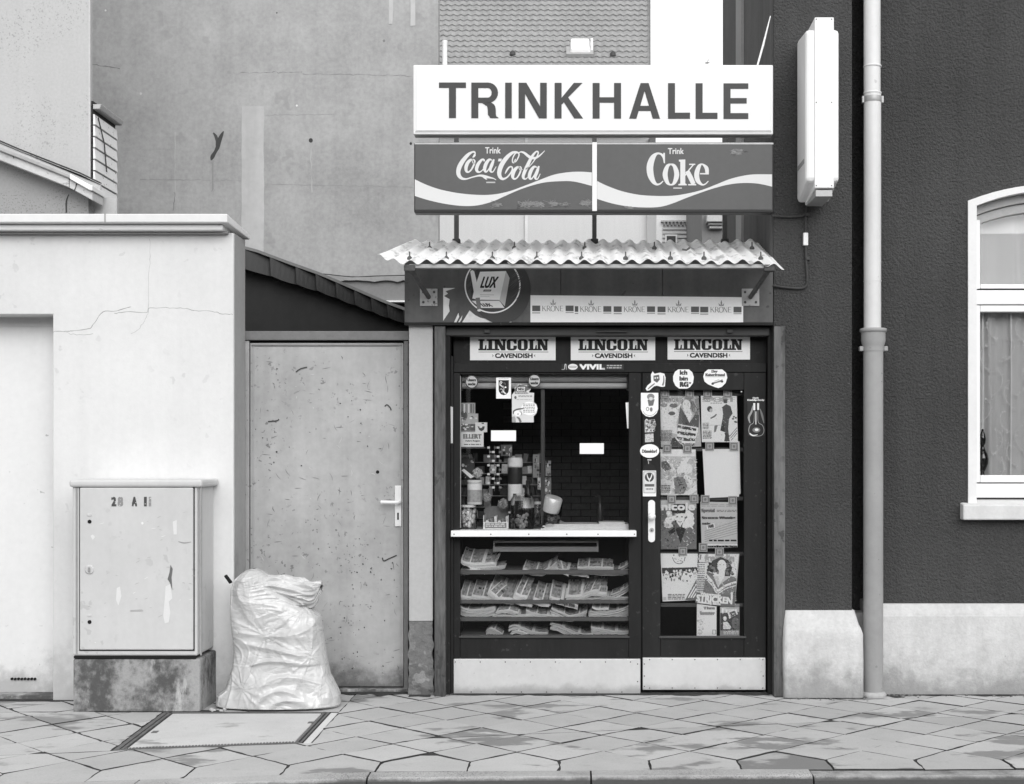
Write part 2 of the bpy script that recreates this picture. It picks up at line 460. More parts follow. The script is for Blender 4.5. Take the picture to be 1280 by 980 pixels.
def back_edge(x):
    if x < -1.86: return -.10
    if x < -.97: return .20
    if x < 1.2: return .16
    return .12
tiles = []
for k in range(-10, 8):
    xj = PHASE + k * PITCH
    h = PITCH / 2
    tiles.append(([(xj, 0), (xj + PITCH, 0), (xj + PITCH, h), (xj + h, PITCH), (xj, h)], k == 2 or k == -1 and False))
    for j in range(6):
        for cx, cy in ((xj, h + h + j * PITCH), (xj + h, PITCH + h + j * PITCH)):
            tiles.append(([(cx, cy - h), (cx + h, cy), (cx, cy + h), (cx - h, cy)], False))
for poly, damp in tiles:
    w = [warp(p) for p in poly]
    cx = sum(p[0] for p in w) / len(w)
    if cx < -3.7 or cx > 3.2: continue
    w = clip(w, 0, -1, back_edge(cx))
    if len(w) < 3: continue
    # right of the hatch the slabs are laid square
    for q in outside_hatch(w): slab(q, m=DAMP_SLAB if damp else None)

kerb = structure('kerb')
xk = -.886 - 4 * 1.0
krng = random.Random(5)
for i in range(9):
    x0, x1 = xk + i * .995, xk + (i + 1) * .995 - .008
    y0, y1 = kerb_y(x0) - .006, kerb_y(x1) - .006
    dz = krng.uniform(-.004, .004)
    mb = MB()
    def prof(x, y): return [(x, y, -.2), (x, y, dz), (x, y - .105, dz), (x, y - .128, dz - .016), (x, y - .14, -.2)]
    a, b = prof(x0, y0), prof(x1, y1)
    mid = [tuple((p[k] + q[k]) / 2 + (srng.uniform(-.002, .002)) for k in range(3)) for p, q in zip(a, b)]
    vs = a + mid + b; fs = []
    for r in (0, 5):
        for k in range(5): fs.append((r + k, r + (k + 1) % 5, r + 5 + (k + 1) % 5, r + 5 + k))
    fs += [(4, 3, 2, 1, 0), (10, 11, 12, 13, 14)]
    mb.add(vs, fs).build('kerb_stone', KERB_MAT, kerb)

# ------------------------------------------------------------------ cellar hatch in the pavement
IRON = mat('rusty_hatch_iron', .13, .8, .3, 12, .2, 60, bump=.4, bs=90)
hatch = thing('cellar_hatch', 'rectangular concrete filled cellar hatch in a rusty iron frame sunk into the pavement', 'hatch', (-1.8, -1.0, 0))
def qlerp(u, v):
    a, b, c, d = HATCH
    return tuple((a[k] * (1 - u) + b[k] * u) * (1 - v) + (d[k] * (1 - u) + c[k] * u) * v for k in range(2))
def hquad(u0, v0, u1, v1): return [qlerp(u0, v0), qlerp(u1, v0), qlerp(u1, v1), qlerp(u0, v1)]
HATCH_CONC = slab_mat('hatch_concrete', .60)
MB().prism_z(hquad(.065, .06, .905, .96), -.05, -.001).build('cover', HATCH_CONC, hatch, bevel=.004)
MB().prism_z(hquad(.0, .0, 1, 1), -.06, -.012).build('pit_rim', BED, hatch)
MB().prism_z(hquad(.955, .02, .995, .99), -.05, -.002).build('side_strip', HATCH_CONC, hatch, bevel=.003)
for q in ((.008, .015, .03, .99), (.04, .03, .055, .985), (.912, .03, .926, .985), (.938, .015, .948, .99), (.03, .012, .94, .028), (.03, .972, .94, .99)):
    MB().prism_z(hquad(*q), -.05, .002).build('frame_bar', IRON, hatch)
mb = MB()
for k in range(52):
    u = .06 + .85 * k / 52; mb.prism_z(hquad(u, .03, u + .009, .052), -.03, .003)
mb.build('tooth_row', IRON, hatch, kind='stuff')
for u, v in ((.085, .42), (.88, .62)): MB().prism_z(hquad(u, v, u + .03, v + .05), -.02, .0015).build('lifting_slot', IRON, hatch)

# small litter by the wall
mb = MB()
for k in range(9):
    x, y = -1.99 + srng.uniform(-.05, .06), -.50 + srng.uniform(-.03, .03); r = srng.uniform(.006, .02)
    mb.lathe([(r * .6, 0), (r, r * .4), (r * .6, r * .9), (r * .1, r)], x, y, 7)
tag(mb.build('stone', mat('pebble', .45, .9, .2, 30)), 'few small pale stones lying at the corner of the cabinet plinth', 'stone')['kind'] = 'stuff'

# ================================================================== garage on the left
GY = -.16
garage = thing('garage', 'low flat roofed garage of white painted render with a projecting coping', 'garage', (-3.2, GY, 0))
gx1 = ax(292, GY); gxd = ax(66, GY); gz_top = az(291, GY); gz_door = az(393, GY)
outl = [(-6, -.05), (-6, gz_top), (gx1, gz_top), (gx1, -.05), (gxd, -.05), (gxd, gz_door), (-5.6, gz_door), (-5.6, -.05)]
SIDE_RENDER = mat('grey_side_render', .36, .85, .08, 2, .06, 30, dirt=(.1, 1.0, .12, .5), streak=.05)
w = MB().prism_y(outl, GY, GY + .265).build('wall', WHITE_RENDER, garage, bevel=.006)
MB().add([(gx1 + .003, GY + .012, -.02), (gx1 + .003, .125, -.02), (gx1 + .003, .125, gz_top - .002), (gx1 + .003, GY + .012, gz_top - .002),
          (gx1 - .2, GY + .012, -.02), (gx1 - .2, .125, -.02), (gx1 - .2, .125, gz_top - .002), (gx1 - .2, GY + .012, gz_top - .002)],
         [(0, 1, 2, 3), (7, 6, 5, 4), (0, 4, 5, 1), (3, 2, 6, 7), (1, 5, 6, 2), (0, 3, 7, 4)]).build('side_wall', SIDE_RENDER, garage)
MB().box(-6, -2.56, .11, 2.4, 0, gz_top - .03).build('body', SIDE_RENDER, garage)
# door leaf set back in its opening
DOOR_WHITE = mat('white_garage_door', .74, .6, .04, 1.2, .03, 25, streak=.03, dirt=(.02, .25, .3, .7), spots=.6, spot_s=30, spot_a=.2, spot_t=.7)
gd = MB().box(-5.6, gxd + .02, GY + .185, GY + .22, .02, gz_door + .02).build('door', DOOR_WHITE, garage)
MB().box(-5.6, gxd, GY + .178, GY + .184, az(404, GY), gz_door).build('lintel_board', DOOR_WHITE, garage)
MB().box(-5.6, gxd, GY + .06, GY + .2, -.05, .022).build('threshold', CONCRETE, garage, bevel=.004)
for k in range(8):
    x, z = at(15 + 4.1 * k, 848.5 + .2 * (k % 2), GY + .18)
    m2 = MB().lathe([(.0075, 0), (.0075, .012)], 0, 0, 10).mesh('vent_hole', BLACK) if k == 0 else m2
    o = bpy.data.objects.new('vent_hole', m2); C.objects.link(o); o.parent = gd; o.rotation_euler = (R(90), 0, 0); o.location = (x, GY + .1855, z)
# coping: metal fascia over a render moulding
cz0, cz1 = az(278, GY - .13), az(267, GY - .13); cxe = ax(284, GY - .13)
COPING = mat('pale_metal_coping', .72, .5, .05, 2, .03, 30, spots=.4, spot_s=20, spot_a=.3, spot_t=.7)
CX0 = -6
co = MB().hexa([(CX0, GY - .13, cz0), (cxe, GY - .13, cz0), (cxe + .035, .15, cz0 - .035), (CX0, .15, cz0 - .035), (CX0, GY - .13, cz1), (cxe, GY - .13, cz1), (cxe + .035, .15, cz1 - .055), (CX0, .15, cz1 - .055)])
co.build('coping', COPING, garage, bevel=.006)
MB().box(CX0, cxe - .035, GY - .09, GY + .1, az(288.5, GY - .07), cz0 - .004).build('moulding', COPING, garage, bevel=.008)
MB().box(CX0, cxe - .02, GY - .045, GY + .1, az(291.5, GY - .045), az(289, GY - .07)).build('drip_edge', SIDE_RENDER, garage, bevel=.004)
MB().box(ax(133, GY - .1) - .002, ax(134.3, GY - .1), GY - .1335, GY + .0, cz0, cz1 + .001).build('coping_joint', SIDE_RENDER, garage)
# cracks in the render
def crack(name, pts, y, parent, g=95, w=1.0, org=(0, 0), sc=1.0):
    a = Art(y, org, sc); rr = random.Random(len(pts)); q = spline([(p[0], p[1], (p[2] if len(p) > 2 else w) * sc * .8) for p in pts], 5)
    q = [(p[0] + rr.gauss(0, .35) * sc, p[1] + rr.gauss(0, .4) * sc, p[2] * rr.uniform(.5, 1.2)) for p in q]
    a.stroke(q, g, smooth=False); return a.build(name, parent)
K3 = 3.77
crack('crack', [(250, 657), (310, 655), (340, 655), (415, 645), (440, 625), (485, 565), (550, 560), (620, 538)], GY, garage, 140, .9, (0, 240), K3)
crack('crack', [(300, 657), (360, 672), (440, 670)], GY, garage, 175, .7, (0, 240), K3)
crack('crack', [(540, 572), (600, 565), (690, 568), (705, 548), (800, 547), (880, 550), (930, 560), (985, 560), (1050, 575), (1095, 578)], GY, garage, 150, .8, (0, 240), K3)
crack('crack', [(705, 220), (708, 300), (700, 400), (700, 540), (690, 590), (660, 640), (620, 668)], GY, garage, 185, .7, (0, 240), K3)

# ================================================================== street cabinet
CY = -.53
cab = thing('electrical_cabinet', 'waist high pale grey electrical cabinet on a stained concrete plinth against the garage', 'cabinet', (-2.3, CY, 0))
cl, cr = ax(90, CY), ax(247, CY); zb, zt = az(820, CY), az(608, CY)
MB().box(cl + .003, cr + .012, CY + .004, GY + .05, -.04, az(823.5, CY)).build('plinth', CONCRETE, cab, bevel=.012)
MB().box(cl, cr, CY, GY - .004, zb, zt).build('body', CABINET, cab, bevel=.012)
MB().box(cl + .01, cr - .01, CY - .001, CY + .02, zb - .014, zb).build('shadow_gap', BLACK, cab)
MB().box(cl - .012, cr + .03, CY - .02, GY - .002, zt - .004, az(599.5, CY)).build('lid', CABINET, cab, bevel=.014)
MB().box(ax(95, CY), ax(97, CY), CY - .004, CY + .01, zb + .004, zt - .006).build('seam', GALV, cab)
MB().box(ax(250.5, CY), ax(252, CY), CY - .003, CY + .01, zb + .004, zt - .006).build('seam', GALV, cab)
dl, dr, db, dt = ax(100.5, CY), ax(244.5, CY), az(812, CY), az(609.5, CY)
dr = cr - .022
cd = MB().box(dl, dr, CY - .014, CY + .01, db, dt).build('door', CABINET, cab, bevel=.006)
MB().box(dl - .006, dr + .006, CY - .0025, CY + .01, db - .007, dt + .001).build('door_gap', BLACK, cab)
yd = CY - .0145
a = Art(yd)
st = random.Random(2)
for (x0, x1, s) in ((139, 145.5, '2'), (147, 154, '8'), (164.5, 171.5, 'A'), (180, 183.5, '1'), (186, 189, '1')):
    a.text(s, x0, 621, x1, 633, 80 if x0 < 184 and x0 != 147 else 150, .7)
for k in range(26):                                # the stencil paint has flaked away in places
    x, y = st.uniform(139, 190), st.uniform(621, 633); a.ell(x, y, st.uniform(.4, 1.1), st.uniform(.3, .9), 218, 7)
a.build('stencilled_number', cd)
for py in (652, 777.5):
    x, z = at(112, py, yd)
    o = MB().lathe([(.011, 0), (.011, .006), (.008, .008)], 0, 0, 14).build('lock', BLACK, cd); o.rotation_euler = (R(90), 0, 0); o.location = (x, yd + .004, z)
    x2, z2 = at(112, py - 8, yd)
    MB().box(x2 - .012, x2 + .012, yd - .003, yd + .002, z2 - .006, z2 + .008).build('lock_cover', CABINET, cd, bevel=.002)
x, z = at(112, 712, yd)
o = MB().lathe([(.026, 0), (.026, .005), (.021, .009)], 0, 0, 20).build('escutcheon', CABINET, cd); o.rotation_euler = (R(90), 0, 0); o.location = (x, yd + .003, z)
MB().box(x - .006, x + .006, yd - .011, yd, z - .013, z + .013).build('key_slot', GALV, cd)
a = Art(yd)
cr_ = random.Random(12)
a.poly([(213, 706), (216, 711), (214.5, 722), (215.5, 738), (212, 728), (209.5, 724), (212, 715)], 110)
for pts in ([(207, 733), (213, 730), (215.5, 748), (211, 752), (213, 765), (211, 778), (206, 779), (204, 770), (206, 748)], [(146, 735), (150, 733), (152, 745), (148, 757), (145, 750)], [(216, 652), (221, 650), (221, 668), (217, 668)]):
    a.poly(pts, 228)
a.poly([(113, 670), (116, 668), (119, 671), (116, 675)], 230); a.ell(178, 654, 1.5, 1.8, 240, 8)
for k in range(34):
    x, y = cr_.uniform(106, 240), cr_.uniform(640, 805); t = cr_.uniform(-.6, .4); l = cr_.uniform(1.5, 7)
    a.stroke([(x, y, .3), (x + l * .5, y + t * l * .5, .7), (x + l, y + t * l, .2)], cr_.choice((170, 180, 190, 240)), smooth=False)
a.stroke([(223, 677, 1), (230, 678.5, 1.4), (239, 677.5, .8)], 160); a.stroke([(163, 764, .5), (179, 763.5, .7)], 150); a.stroke([(163, 763, .4), (178, 762, .4)], 165)
a.build('scuffs', cd)['kind'] = 'stuff'

# ================================================================== refuse bag
BY = -.33
n = NT('white_bin_bag_plastic'); n.color(n.math('MULTIPLY', .54, n.math('ADD', .62, n.math('MULTIPLY', n.noise(5, 4, .6, off=3), .72))))
n.p.inputs['Roughness'].default_value = .27; n.p.inputs['Specular IOR Level'].default_value = .8
n.p.inputs['Subsurface Weight'].default_value = .0
cz_ = n.math('ABSOLUTE', n.math('SUBTRACT', n.noise(5.5, 2, .45, (1, 1, 1.8), dist=1.1, off=7), .5))
cz2 = n.math('ABSOLUTE', n.math('SUBTRACT', n.noise(15, 2, .5, (.7, 1, 1.9), dist=.9, off=17), .5))
n.bump(n.math('ADD', n.math('MULTIPLY', n.math('MINIMUM', cz_, .10), 4.0), n.math('MULTIPLY', n.math('MULTIPLY', n.math('MINIMUM', cz2, .09), 2.2), n.ramp(n.noise(4, 2, .5, off=29), .45, .62))), .27, .03)
BAG = n.m
rows = [(866, 62, 700), (850, 48, 708), (800, 52, 706), (765, 95, 690), (700, 120, 655), (640, 138, 642), (575, 142, 630), (500, 138, 616), (430, 128, 606), (385, 124, 600), (340, 121, 560), (290, 121, 500), (235, 123, 420), (190, 140, 355), (160, 175, 320), (140, 205, 285), (131, 235, 255)]
def bag_row(t):
    """silhouette by height on the enlarged detail: left, right"""
    k = t * (len(rows) - 1); i = min(int(k), len(rows) - 2); f = k - i
    return tuple(rows[i][q] * (1 - f) + rows[i + 1][q] * f for q in range(3))
KN = [Vector((-1.72, BY - .1, .42)), Vector((-1.47, BY - .1, .30)), Vector((-1.85, BY, .12)), Vector((-1.5, BY - .1, .58))]
def ridge(v, sharp=2.2): return max(0.0, 1 - abs(v) * sharp) ** 1.5
def crease(p, q=0):
    """thin film: long sharp folds whose direction wanders, plus folds running out from the pinched spots"""
    d = 0
    for i, k in enumerate(KN):
        v = p - k; r = v.length + .02; a_ = math.atan2(v.z, v.x)
        d += ridge(noise.noise(Vector((math.cos(a_) * 2.6 + i * 7, math.sin(a_) * 2.6, r * 1.6 + i * 3.1))), 3.2) * math.exp(-r * 3.6) * .5
    for o, (f, g, amp) in enumerate(((4.5, 1.1, .8), (12, 1.6, .34), (26, 3.2, .08))):
        th = .45 + 1.0 * noise.noise(Vector((p.x * 1.6 + o * 9, p.z * 1.6, o * 4.0))) + (.35 if p.z < .25 else -.1)
        c_, s_ = math.cos(th), math.sin(th); al, ac = p.x * c_ + p.z * s_, -p.x * s_ + p.z * c_
        msk = 1 if o == 0 else max(0, min(1, .3 + 2.2 * noise.noise(Vector((p.x * 3.4 + 5, p.z * 3.4, o * 3.0)))))
        d += ridge(noise.noise(Vector((al * g, ac * f, p.y * g + o * 5))), 3.4) * amp * msk
    d += noise.noise(p * 4) * 1.1 + .5 * noise.noise(p * 8)
    return d
def bag_pt(u, t):
    py, l, r = bag_row(t); x0, z = at(260 + l / 4.267, 680 + py / 4.267, BY); x1, _ = at(260 + r / 4.267, 680, BY)
    c, hw = (x0 + x1) / 2, (x1 - x0) / 2; a_ = 2 * math.pi * u
    dep = (.21 * (1 - t * .55) * min(1, (1.02 - t) * 5) + .01) * (.75 if t < .06 else 1)
    cx_, sy = math.cos(a_), math.sin(a_)
    e = lambda q: math.copysign(abs(q) ** .8, q)
    p = Vector((c + hw * e(cx_), BY + dep * e(sy), max(z, .004)))
    k = (crease(p) - .5) * .026 * min(1, t * 8 + .1) * min(1, (1.03 - t) * 6)
    p += Vector((cx_ * .35, sy, .15)) * k * (1 if abs(cx_) < .9 else .4)
    p.z = max(p.z, .004)
    return p
bag = thing('refuse_bag', 'slumped white plastic refuse bag standing between the cabinet and the grey gate', 'rubbish bag', (-1.7, BY, 0))
MB().grid(bag_pt, 300, 240).build('bag', BAG, bag)
def flap_pt(u, t):
    """the slack mouth of the bag flopped over to the right"""
    path = spline([(230, 265, 75), (330, 225, 55), (430, 245, 62), (520, 262, 60), (575, 262, 52), (605, 232, 22), (612, 225, 4)], 6)
    k = t * (len(path) - 1); i = min(int(k), len(path) - 2); f = k - i
    px, py, w = (path[i][q] * (1 - f) + path[i + 1][q] * f for q in range(3))
    x, z = at(260 + px / 4.267, 680 + py / 4.267, BY); w = w / 4.267 / 218; a_ = 2 * math.pi * u
    p = Vector((x, BY - .03 + .075 * math.sin(a_) * (1 - .5 * t), z + w * math.cos(a_) * (.9 + .25 * noise.noise(Vector((x * 9, 2, u * 3))))))
    g = ridge(noise.noise(Vector((t * 2, math.cos(a_) * 3, math.sin(a_) * 3))), 2.6) * .022 + ridge(noise.noise(Vector((t * 4, math.cos(a_) * 8, math.sin(a_) * 8 + 4))), 2.6) * .008 + noise.noise(p * 12) * .01
    return p + Vector((0, math.sin(a_), math.cos(a_))) * g
MB().grid(flap_pt, 110, 110).build('mouth', BAG, bag)
x, z = at(285, 722, BY)
MB().hexa([(x - .02, BY - .02, z + .01), (x + .012, BY - .02, z - .035), (x + .012, BY + .01, z - .035), (x - .02, BY + .01, z + .01), (x - .008, BY - .02, z + .018), (x + .026, BY - .02, z - .027), (x + .026, BY + .01, z - .027), (x - .008, BY + .01, z + .018)]).build('handle', BLACK, bag, bevel=.003)

# ================================================================== steel gate
TY = .16
gate = thing('metal_gate', 'scratched and rust spotted grey sheet steel gate beside the kiosk', 'gate', (-1.43, TY, 0))
fl, fr = ax(304.5, TY), ax(511, TY)
zt0, zt1 = az(426, TY), az(414, TY)
MB().box(fl, fr, TY - .01, TY + .09, zt0 + .004, zt1).build('lintel', FRAME_PAINT, gate, bevel=.003)
ll, lr = ax(312, TY), ax(504, TY)
MB().box(fl + .002, ll - .004, TY + .0, TY + .08, -.02, zt0).build('frame_post', GATE_PAINT, gate, bevel=.003)
MB().box(lr + .004, fr - .004, TY + .0, TY + .08, -.02, zt0).build('frame_post', FRAME_PAINT, gate, bevel=.003)
leaf = MB().box(ll, lr, TY + .014, TY + .05, .03, zt0 - .012).build('leaf', GATE_PAINT, gate, bevel=.004)
MB().box(ll - .004, lr + .004, TY + .03, TY + .045, zt0 - .014, zt0 + .002).build('top_gap', BLACK, gate)
MB().box(fl, fr, TY - .03, TY + .1, -.04, .022).build('threshold', CONCRETE, gate, bevel=.006)
yl = TY + .0135
# pressed folds round the sheet
for q in ((ax(316, TY), ax(317.2, TY), .06, az(431, TY)), (ax(499.5, TY), ax(500.6, TY), .06, az(431, TY))):
    MB().box(q[0], q[1], yl - .004, yl + .004, q[2], q[3]).build('fold', GATE_PAINT, leaf)
MB().box(ax(314, TY), ax(502, TY), yl - .006, yl + .004, az(432.4, TY), az(430.6, TY)).build('fold', FRAME_PAINT, leaf)
gr = random.Random(21); a = Art(yl)
for k in range(150):
    x, y = gr.uniform(320, 497), gr.choice((gr.uniform(440, 650), gr.uniform(600, 840))); l = gr.uniform(2, 11); an = gr.choice((gr.gauss(math.pi / 2, .35), gr.gauss(0, .2), gr.gauss(.8, .5)))
    b = gr.uniform(-1.5, 1.5)
    a.stroke([(x, y, .15), (x + math.cos(an) * l * .5 + b, y + math.sin(an) * l * .5, gr.uniform(.4, 1.1)), (x + math.cos(an) * l, y + math.sin(an) * l, .15)], gr.choice((115, 130, 140, 150, 205)), n=3)
for k in range(170):
    cx_, cy_ = gr.choice(((430, 690), (470, 700), (480, 740), (420, 790), (440, 830), (330, 460), (330, 560), (450, 520))); x, y = gr.gauss(cx_, 22), gr.gauss(cy_, 16)
    if not 318 < x < 500: continue
    r_ = gr.uniform(.4, 1.7); a.poly([(x + r_ * gr.uniform(.2, 1) * math.cos(q), y + r_ * gr.uniform(.2, 1) * math.sin(q)) for q in (0, 1.2, 2.4, 3.7, 5)], gr.choice((62, 80, 105, 125)))
for pts in ([(481, 508), (484, 506), (488, 510), (489, 513)], [(370, 465), (376, 461), (384, 459)], [(335, 527), (346, 526), (349, 524)], [(478, 697), (480, 701), (487, 698), (496, 694)]):
    a.stroke([(p[0], p[1], 1.5) for p in pts], 70)
a.build('scratches', leaf)['kind'] = 'stuff'
x, z = at(497.5, 632, yl)
pl = MB().box(ax(493.5, TY), ax(501.5, TY), yl - .012, yl + .002, az(658, TY), az(607, TY)).build('handle_plate', WHITE_PLASTIC, leaf, bevel=.003)
xh, zh = at(499, 628, yl - .05)
MB().tube([(xh, yl, zh), (xh, yl - .045, zh), (xh - .012, yl - .055, zh), (ax(476, yl - .055), yl - .055, zh + .002)], .0105, 12).build('lever', WHITE_PLASTIC, leaf)
x, z = at(498, 645, yl)
MB().box(x - .006, x + .004, yl - .0135, yl - .008, z - .022, z + .02).build('keyhole', BLACK, leaf)
x, z = at(472, 590, yl); o = MB().lathe([(.011, 0), (.009, .004)], 0, 0, 12).build('spy_hole', BLACK, leaf); o.rotation_euler = (R(90), 0, 0); o.location = (x, yl + .001, z)

# ================================================================== dark shed behind the gate, with a tiled verge
SY = 1.5
shed = thing('shed', 'dark tarred lean-to shed behind the grey gate with tiles along its sloping verge', 'shed', (-1.6, SY, 0))
x0, _ = at(280, 0, SY); x1, _ = at(530, 0, SY)
def sz(px, off=0):
    """top line of the verge"""
    k = [(260, 300), (303, 312), (322, 317), (360, 331), (400, 345), (440, 362), (480, 379), (508, 389), (540, 402)]
    for (a0, b0), (a1, b1) in zip(k, k[1:]):
        if px <= a1: return az(b0 + (b1 - b0) * (px - a0) / (a1 - a0) + off, SY)
MB().prism_y([(x0, 0), (x1, 0), (x1, sz(530, 16)), (ax(400, SY), sz(400, 20)), (x0, sz(280, 24))], SY, SY + 1.8).build('wall', DARK_WALL, shed)
TILE_DARK = mat('dark_verge_tile', .017, .5, .3, 6, .15, 40)
edges = [303 - 28, 303, 338, 370, 395, 420, 443, 464, 484, 504, 522]
for a0, a1 in zip(edges, edges[1:]):
    mb = MB(); sg = 5; vs = []
    for k in range(sg + 1):
        p = a0 + (a1 - a0) * k / sg; x = ax(p, SY - .12); th = 27 - 9 * (p - 300) / 200
        vs.append((x, sz(p, 2.0), sz(p, th + 1.2 * math.sin(math.pi * k / sg))))
    V = []
    for q_, (x, zt_, zb_) in enumerate(vs): V += [(x, SY - .14 + .05 * q_ / sg, zt_), (x, SY + .02, zt_ + .01), (x + .012, SY - .16 + .06 * q_ / sg, zb_), (x, SY + .02, zb_)]
    fs = []
    for k in range(sg):
        b = 4 * k; fs += [(b, b + 4, b + 5, b + 1), (b + 2, b + 6, b + 4, b), (b + 3, b + 7, b + 6, b + 2)]
    fs += [(0, 1, 3, 2), (4 * sg + 2, 4 * sg + 3, 4 * sg + 1, 4 * sg)]
    mb.add(V, fs); o = mb.build('verge_tile', TILE_DARK, shed); o.location.y += 0
    o.location.x += .0; o.scale = (1, 1, 1)
mb = MB(); V = []; P = list(range(262, 540, 12))
for p in P: V += [(ax(p, SY - .14), SY - .14, sz(p, -1.5)), (ax(p, SY - .14), SY - .14, sz(p, 2.2)), (ax(p, SY + 1.9), SY + 1.9, sz(p, -1)), (ax(p, SY + 1.9), SY + 1.9, sz(p, 3))]
fs = []
for k in range(len(P) - 1):
    b = 4 * k; fs += [(b + 1, b + 5, b + 4, b), (b, b + 4, b + 6, b + 2), (b + 3, b + 7, b + 5, b + 1)]
mb.add(V, fs).build('roof', mat('shed_roof_felt', .16, .8, .2, 3), shed)

# ------------------------------------------------------------------ grit that has gathered along the foot of the walls
GRIT = mat('wall_foot_grit', .045, .95, .4, 20, .3, 120, bump=.6, bs=120)
gg = random.Random(19); mb = MB()
def grit(x0, x1, y, w):
    n_ = int((x1 - x0) / .02) + 2; vs = []
    for k in range(n_):
        x = x0 + (x1 - x0) * k / (n_ - 1); d = max(.004, w * (.6 + 1.1 * noise.noise(Vector((x * 5, y, 3))) + .6 * noise.noise(Vector((x * 17, y, 8)))))
        vs += [(x, y + .03, .007), (x, y - d, .0035)]
    mb.add(vs, [(2 * k + 1, 2 * k + 3, 2 * k + 2, 2 * k) for k in range(n_ - 1)])
grit(-4, -2.70, GY, .03); grit(-1.95, -1.86, GY, .03); grit(-1.97, -.98, .12, .10); grit(-.97, -.84, .0, .05); grit(-.74, 1.18, .05, .035); grit(1.20, 1.25, -.03, .03); grit(1.25, 1.73, -.085, .022); grit(1.70, 1.98, .06, .14); grit(1.9, 4, .04, .05); grit(-2.70, -1.95, CY, .012)
tag(mb.build('grit', GRIT), 'dark grit and soil gathered along the foot of the walls', 'dirt')['kind'] = 'stuff'
# ================================================================== big blank gable wall behind
WY = 7.0
fw = thing('apartment_building', 'tall apartment building showing a blank weathered cement gable behind the kiosk', 'building', (-5, WY, 0))
wx1 = ax(548, WY)
MB().prism_y([(-11, 0), (wx1, 0), (wx1, 11), (-11, 11)], WY, WY + .16).build('wall', GREY_RENDER, fw)
PATCH = mat('newer_cement_patch', .47, .9, .1, 1.2, .06, 12, streak=.06, bump=.2, bs=40)
PATCH_DIM = mat('grimy_cement', .27, .9, .14, .8, .06, 8, streak=.06, bump=.2, bs=40)
def patch(px0, py0, px1, py1, m, name='plaster_patch', th=.004, y=WY):
    x0, z1 = at(px0, py0, y); x1, z0 = at(px1, py1, y); rr = random.Random(int(px0)); pts = []
    nx = max(2, int((x1 - x0) / .12)); nz = max(2, int((z1 - z0) / .12)); j = lambda: rr.uniform(-.005, .005)
    pts += [(x0 + (x1 - x0) * k / nx, z0 + j()) for k in range(nx)] + [(x1 + j(), z0 + (z1 - z0) * k / nz) for k in range(nz)]
    pts += [(x1 + (x0 - x1) * k / nx, z1 + j()) for k in range(nx)] + [(x0 + j(), z1 + (z0 - z1) * k / nz) for k in range(nz)]
    return MB().prism_y(pts, y - th, y + .02).build(name, m, fw)
patch(302, 133, 330, 345, PATCH); patch(486, -10, 491, 30, PATCH); patch(513, -10, 519, 32, PATCH)
a = Art(WY - .001)
a.stroke([(266.5, 166, 1.5), (269.5, 170, 3.5), (271.5, 176, 4), (272, 182, 5)], 78); a.stroke([(279.5, 164, 1), (277, 169, 4), (274, 176, 5.5), (272, 184, 5), (269, 190, 4), (265.5, 196, 5), (264, 200.5, 1.5)], 70); a.stroke([(266, 200, 3), (266, 215, 2), (265.5, 236, .6)], 158)
a.build('smoke_stain', fw)
for (x, y, r, g) in ((388.5, 175.5, 2.6, 60), (346, 16, 1, 90), (513.5, 179.5, 1.6, 50), (480, 51, 1.6, 130), (371, 132, 1.2, 235), (132, 13, 1.2, 220), (176, 117, 1.5, 205)):
    a = Art(WY - .001); a.ell(x, y, r, r * 1.1, g, 12); a.build('hole', fw)
a = Art(WY - .001); wr = random.Random(4)
def wob(x0, y0, x1, y1, w, g, n=26):
    pts = []
    for k in range(n + 1):
        t = k / n; pts.append((x0 + (x1 - x0) * t + wr.gauss(0, .5), y0 + (y1 - y0) * t + wr.gauss(0, .45), w * wr.uniform(.1, 1.2)))
    a.stroke(pts, g, smooth=False)
wob(113, 80, 150, 86, 1.2, 130, 10); wob(300, 91, 378, 90, 1, 138); wob(378, 92, 516, 95, .9, 142); wob(330, 230, 516, 234, .7, 152); wob(330, 144, 420, 143, .6, 155)
wob(219, 165, 219, 240, 1.1, 190, 12); wob(218, 240, 217, 262, .9, 135, 8); wob(143, 187, 220, 186, .7, 180); wob(175, 224, 302, 226, .7, 155); wob(389, 185, 390, 240, 1.8, 182, 8); wob(266, 203, 265, 240, 1.4, 150, 8)
a.build('stains', fw)['kind'] = 'stuff'
# thin cable slung along the gable
wall_cable = MB().tube([Vector((ax(p, WY - .05), WY - .05, az(q, WY - .05))) for p, q in spline([(380, 341), (400, 342), (440, 346), (470, 345), (512, 344)], 4)], .006, 6)
tag(wall_cable.build('cable', DARK_METAL), 'thin dark cable slung low across the blank cement gable', 'cable')

# low flat annexe at the foot of the gable
AY = 4.2
ann = thing('flat_roofed_annexe', 'low grey annexe with a felt edged flat roof between the shed and the kiosk', 'outbuilding', (-1, AY, 0))
a0, a1 = ax(330, AY), ax(620, AY)
MB().box(a0, a1, AY, AY + 2.6, 0, az(378, AY)).build('wall', DARK_WALL, ann)
MB().box(a0, a1, AY - .1, AY + 2.6, az(376.5, AY - .1), az(351, AY - .1)).build('fascia', mat('annexe_fascia', .22, .8, .1, 2), ann)
MB().box(a0, a1, AY - .13, AY + 2.6, az(379.5, AY), az(377.5, AY)).build('trim', WHITE_PAINT, ann)
rr = random.Random(8); pts = []
for k in range(41):
    p = 330 + 290 * k / 40; pts.append((ax(p, AY - .14), az(351 + rr.uniform(-1, 1.5), AY - .14)))
top = [(x, az(346.5 + .8 * math.sin(x * 5), AY - .14)) for x, _ in reversed(pts)]
MB().prism_y(pts + top, AY - .14, AY + 2.6).build('roof_felt', mat('roof_felt_edge', .30, .9, .2, 8), ann)

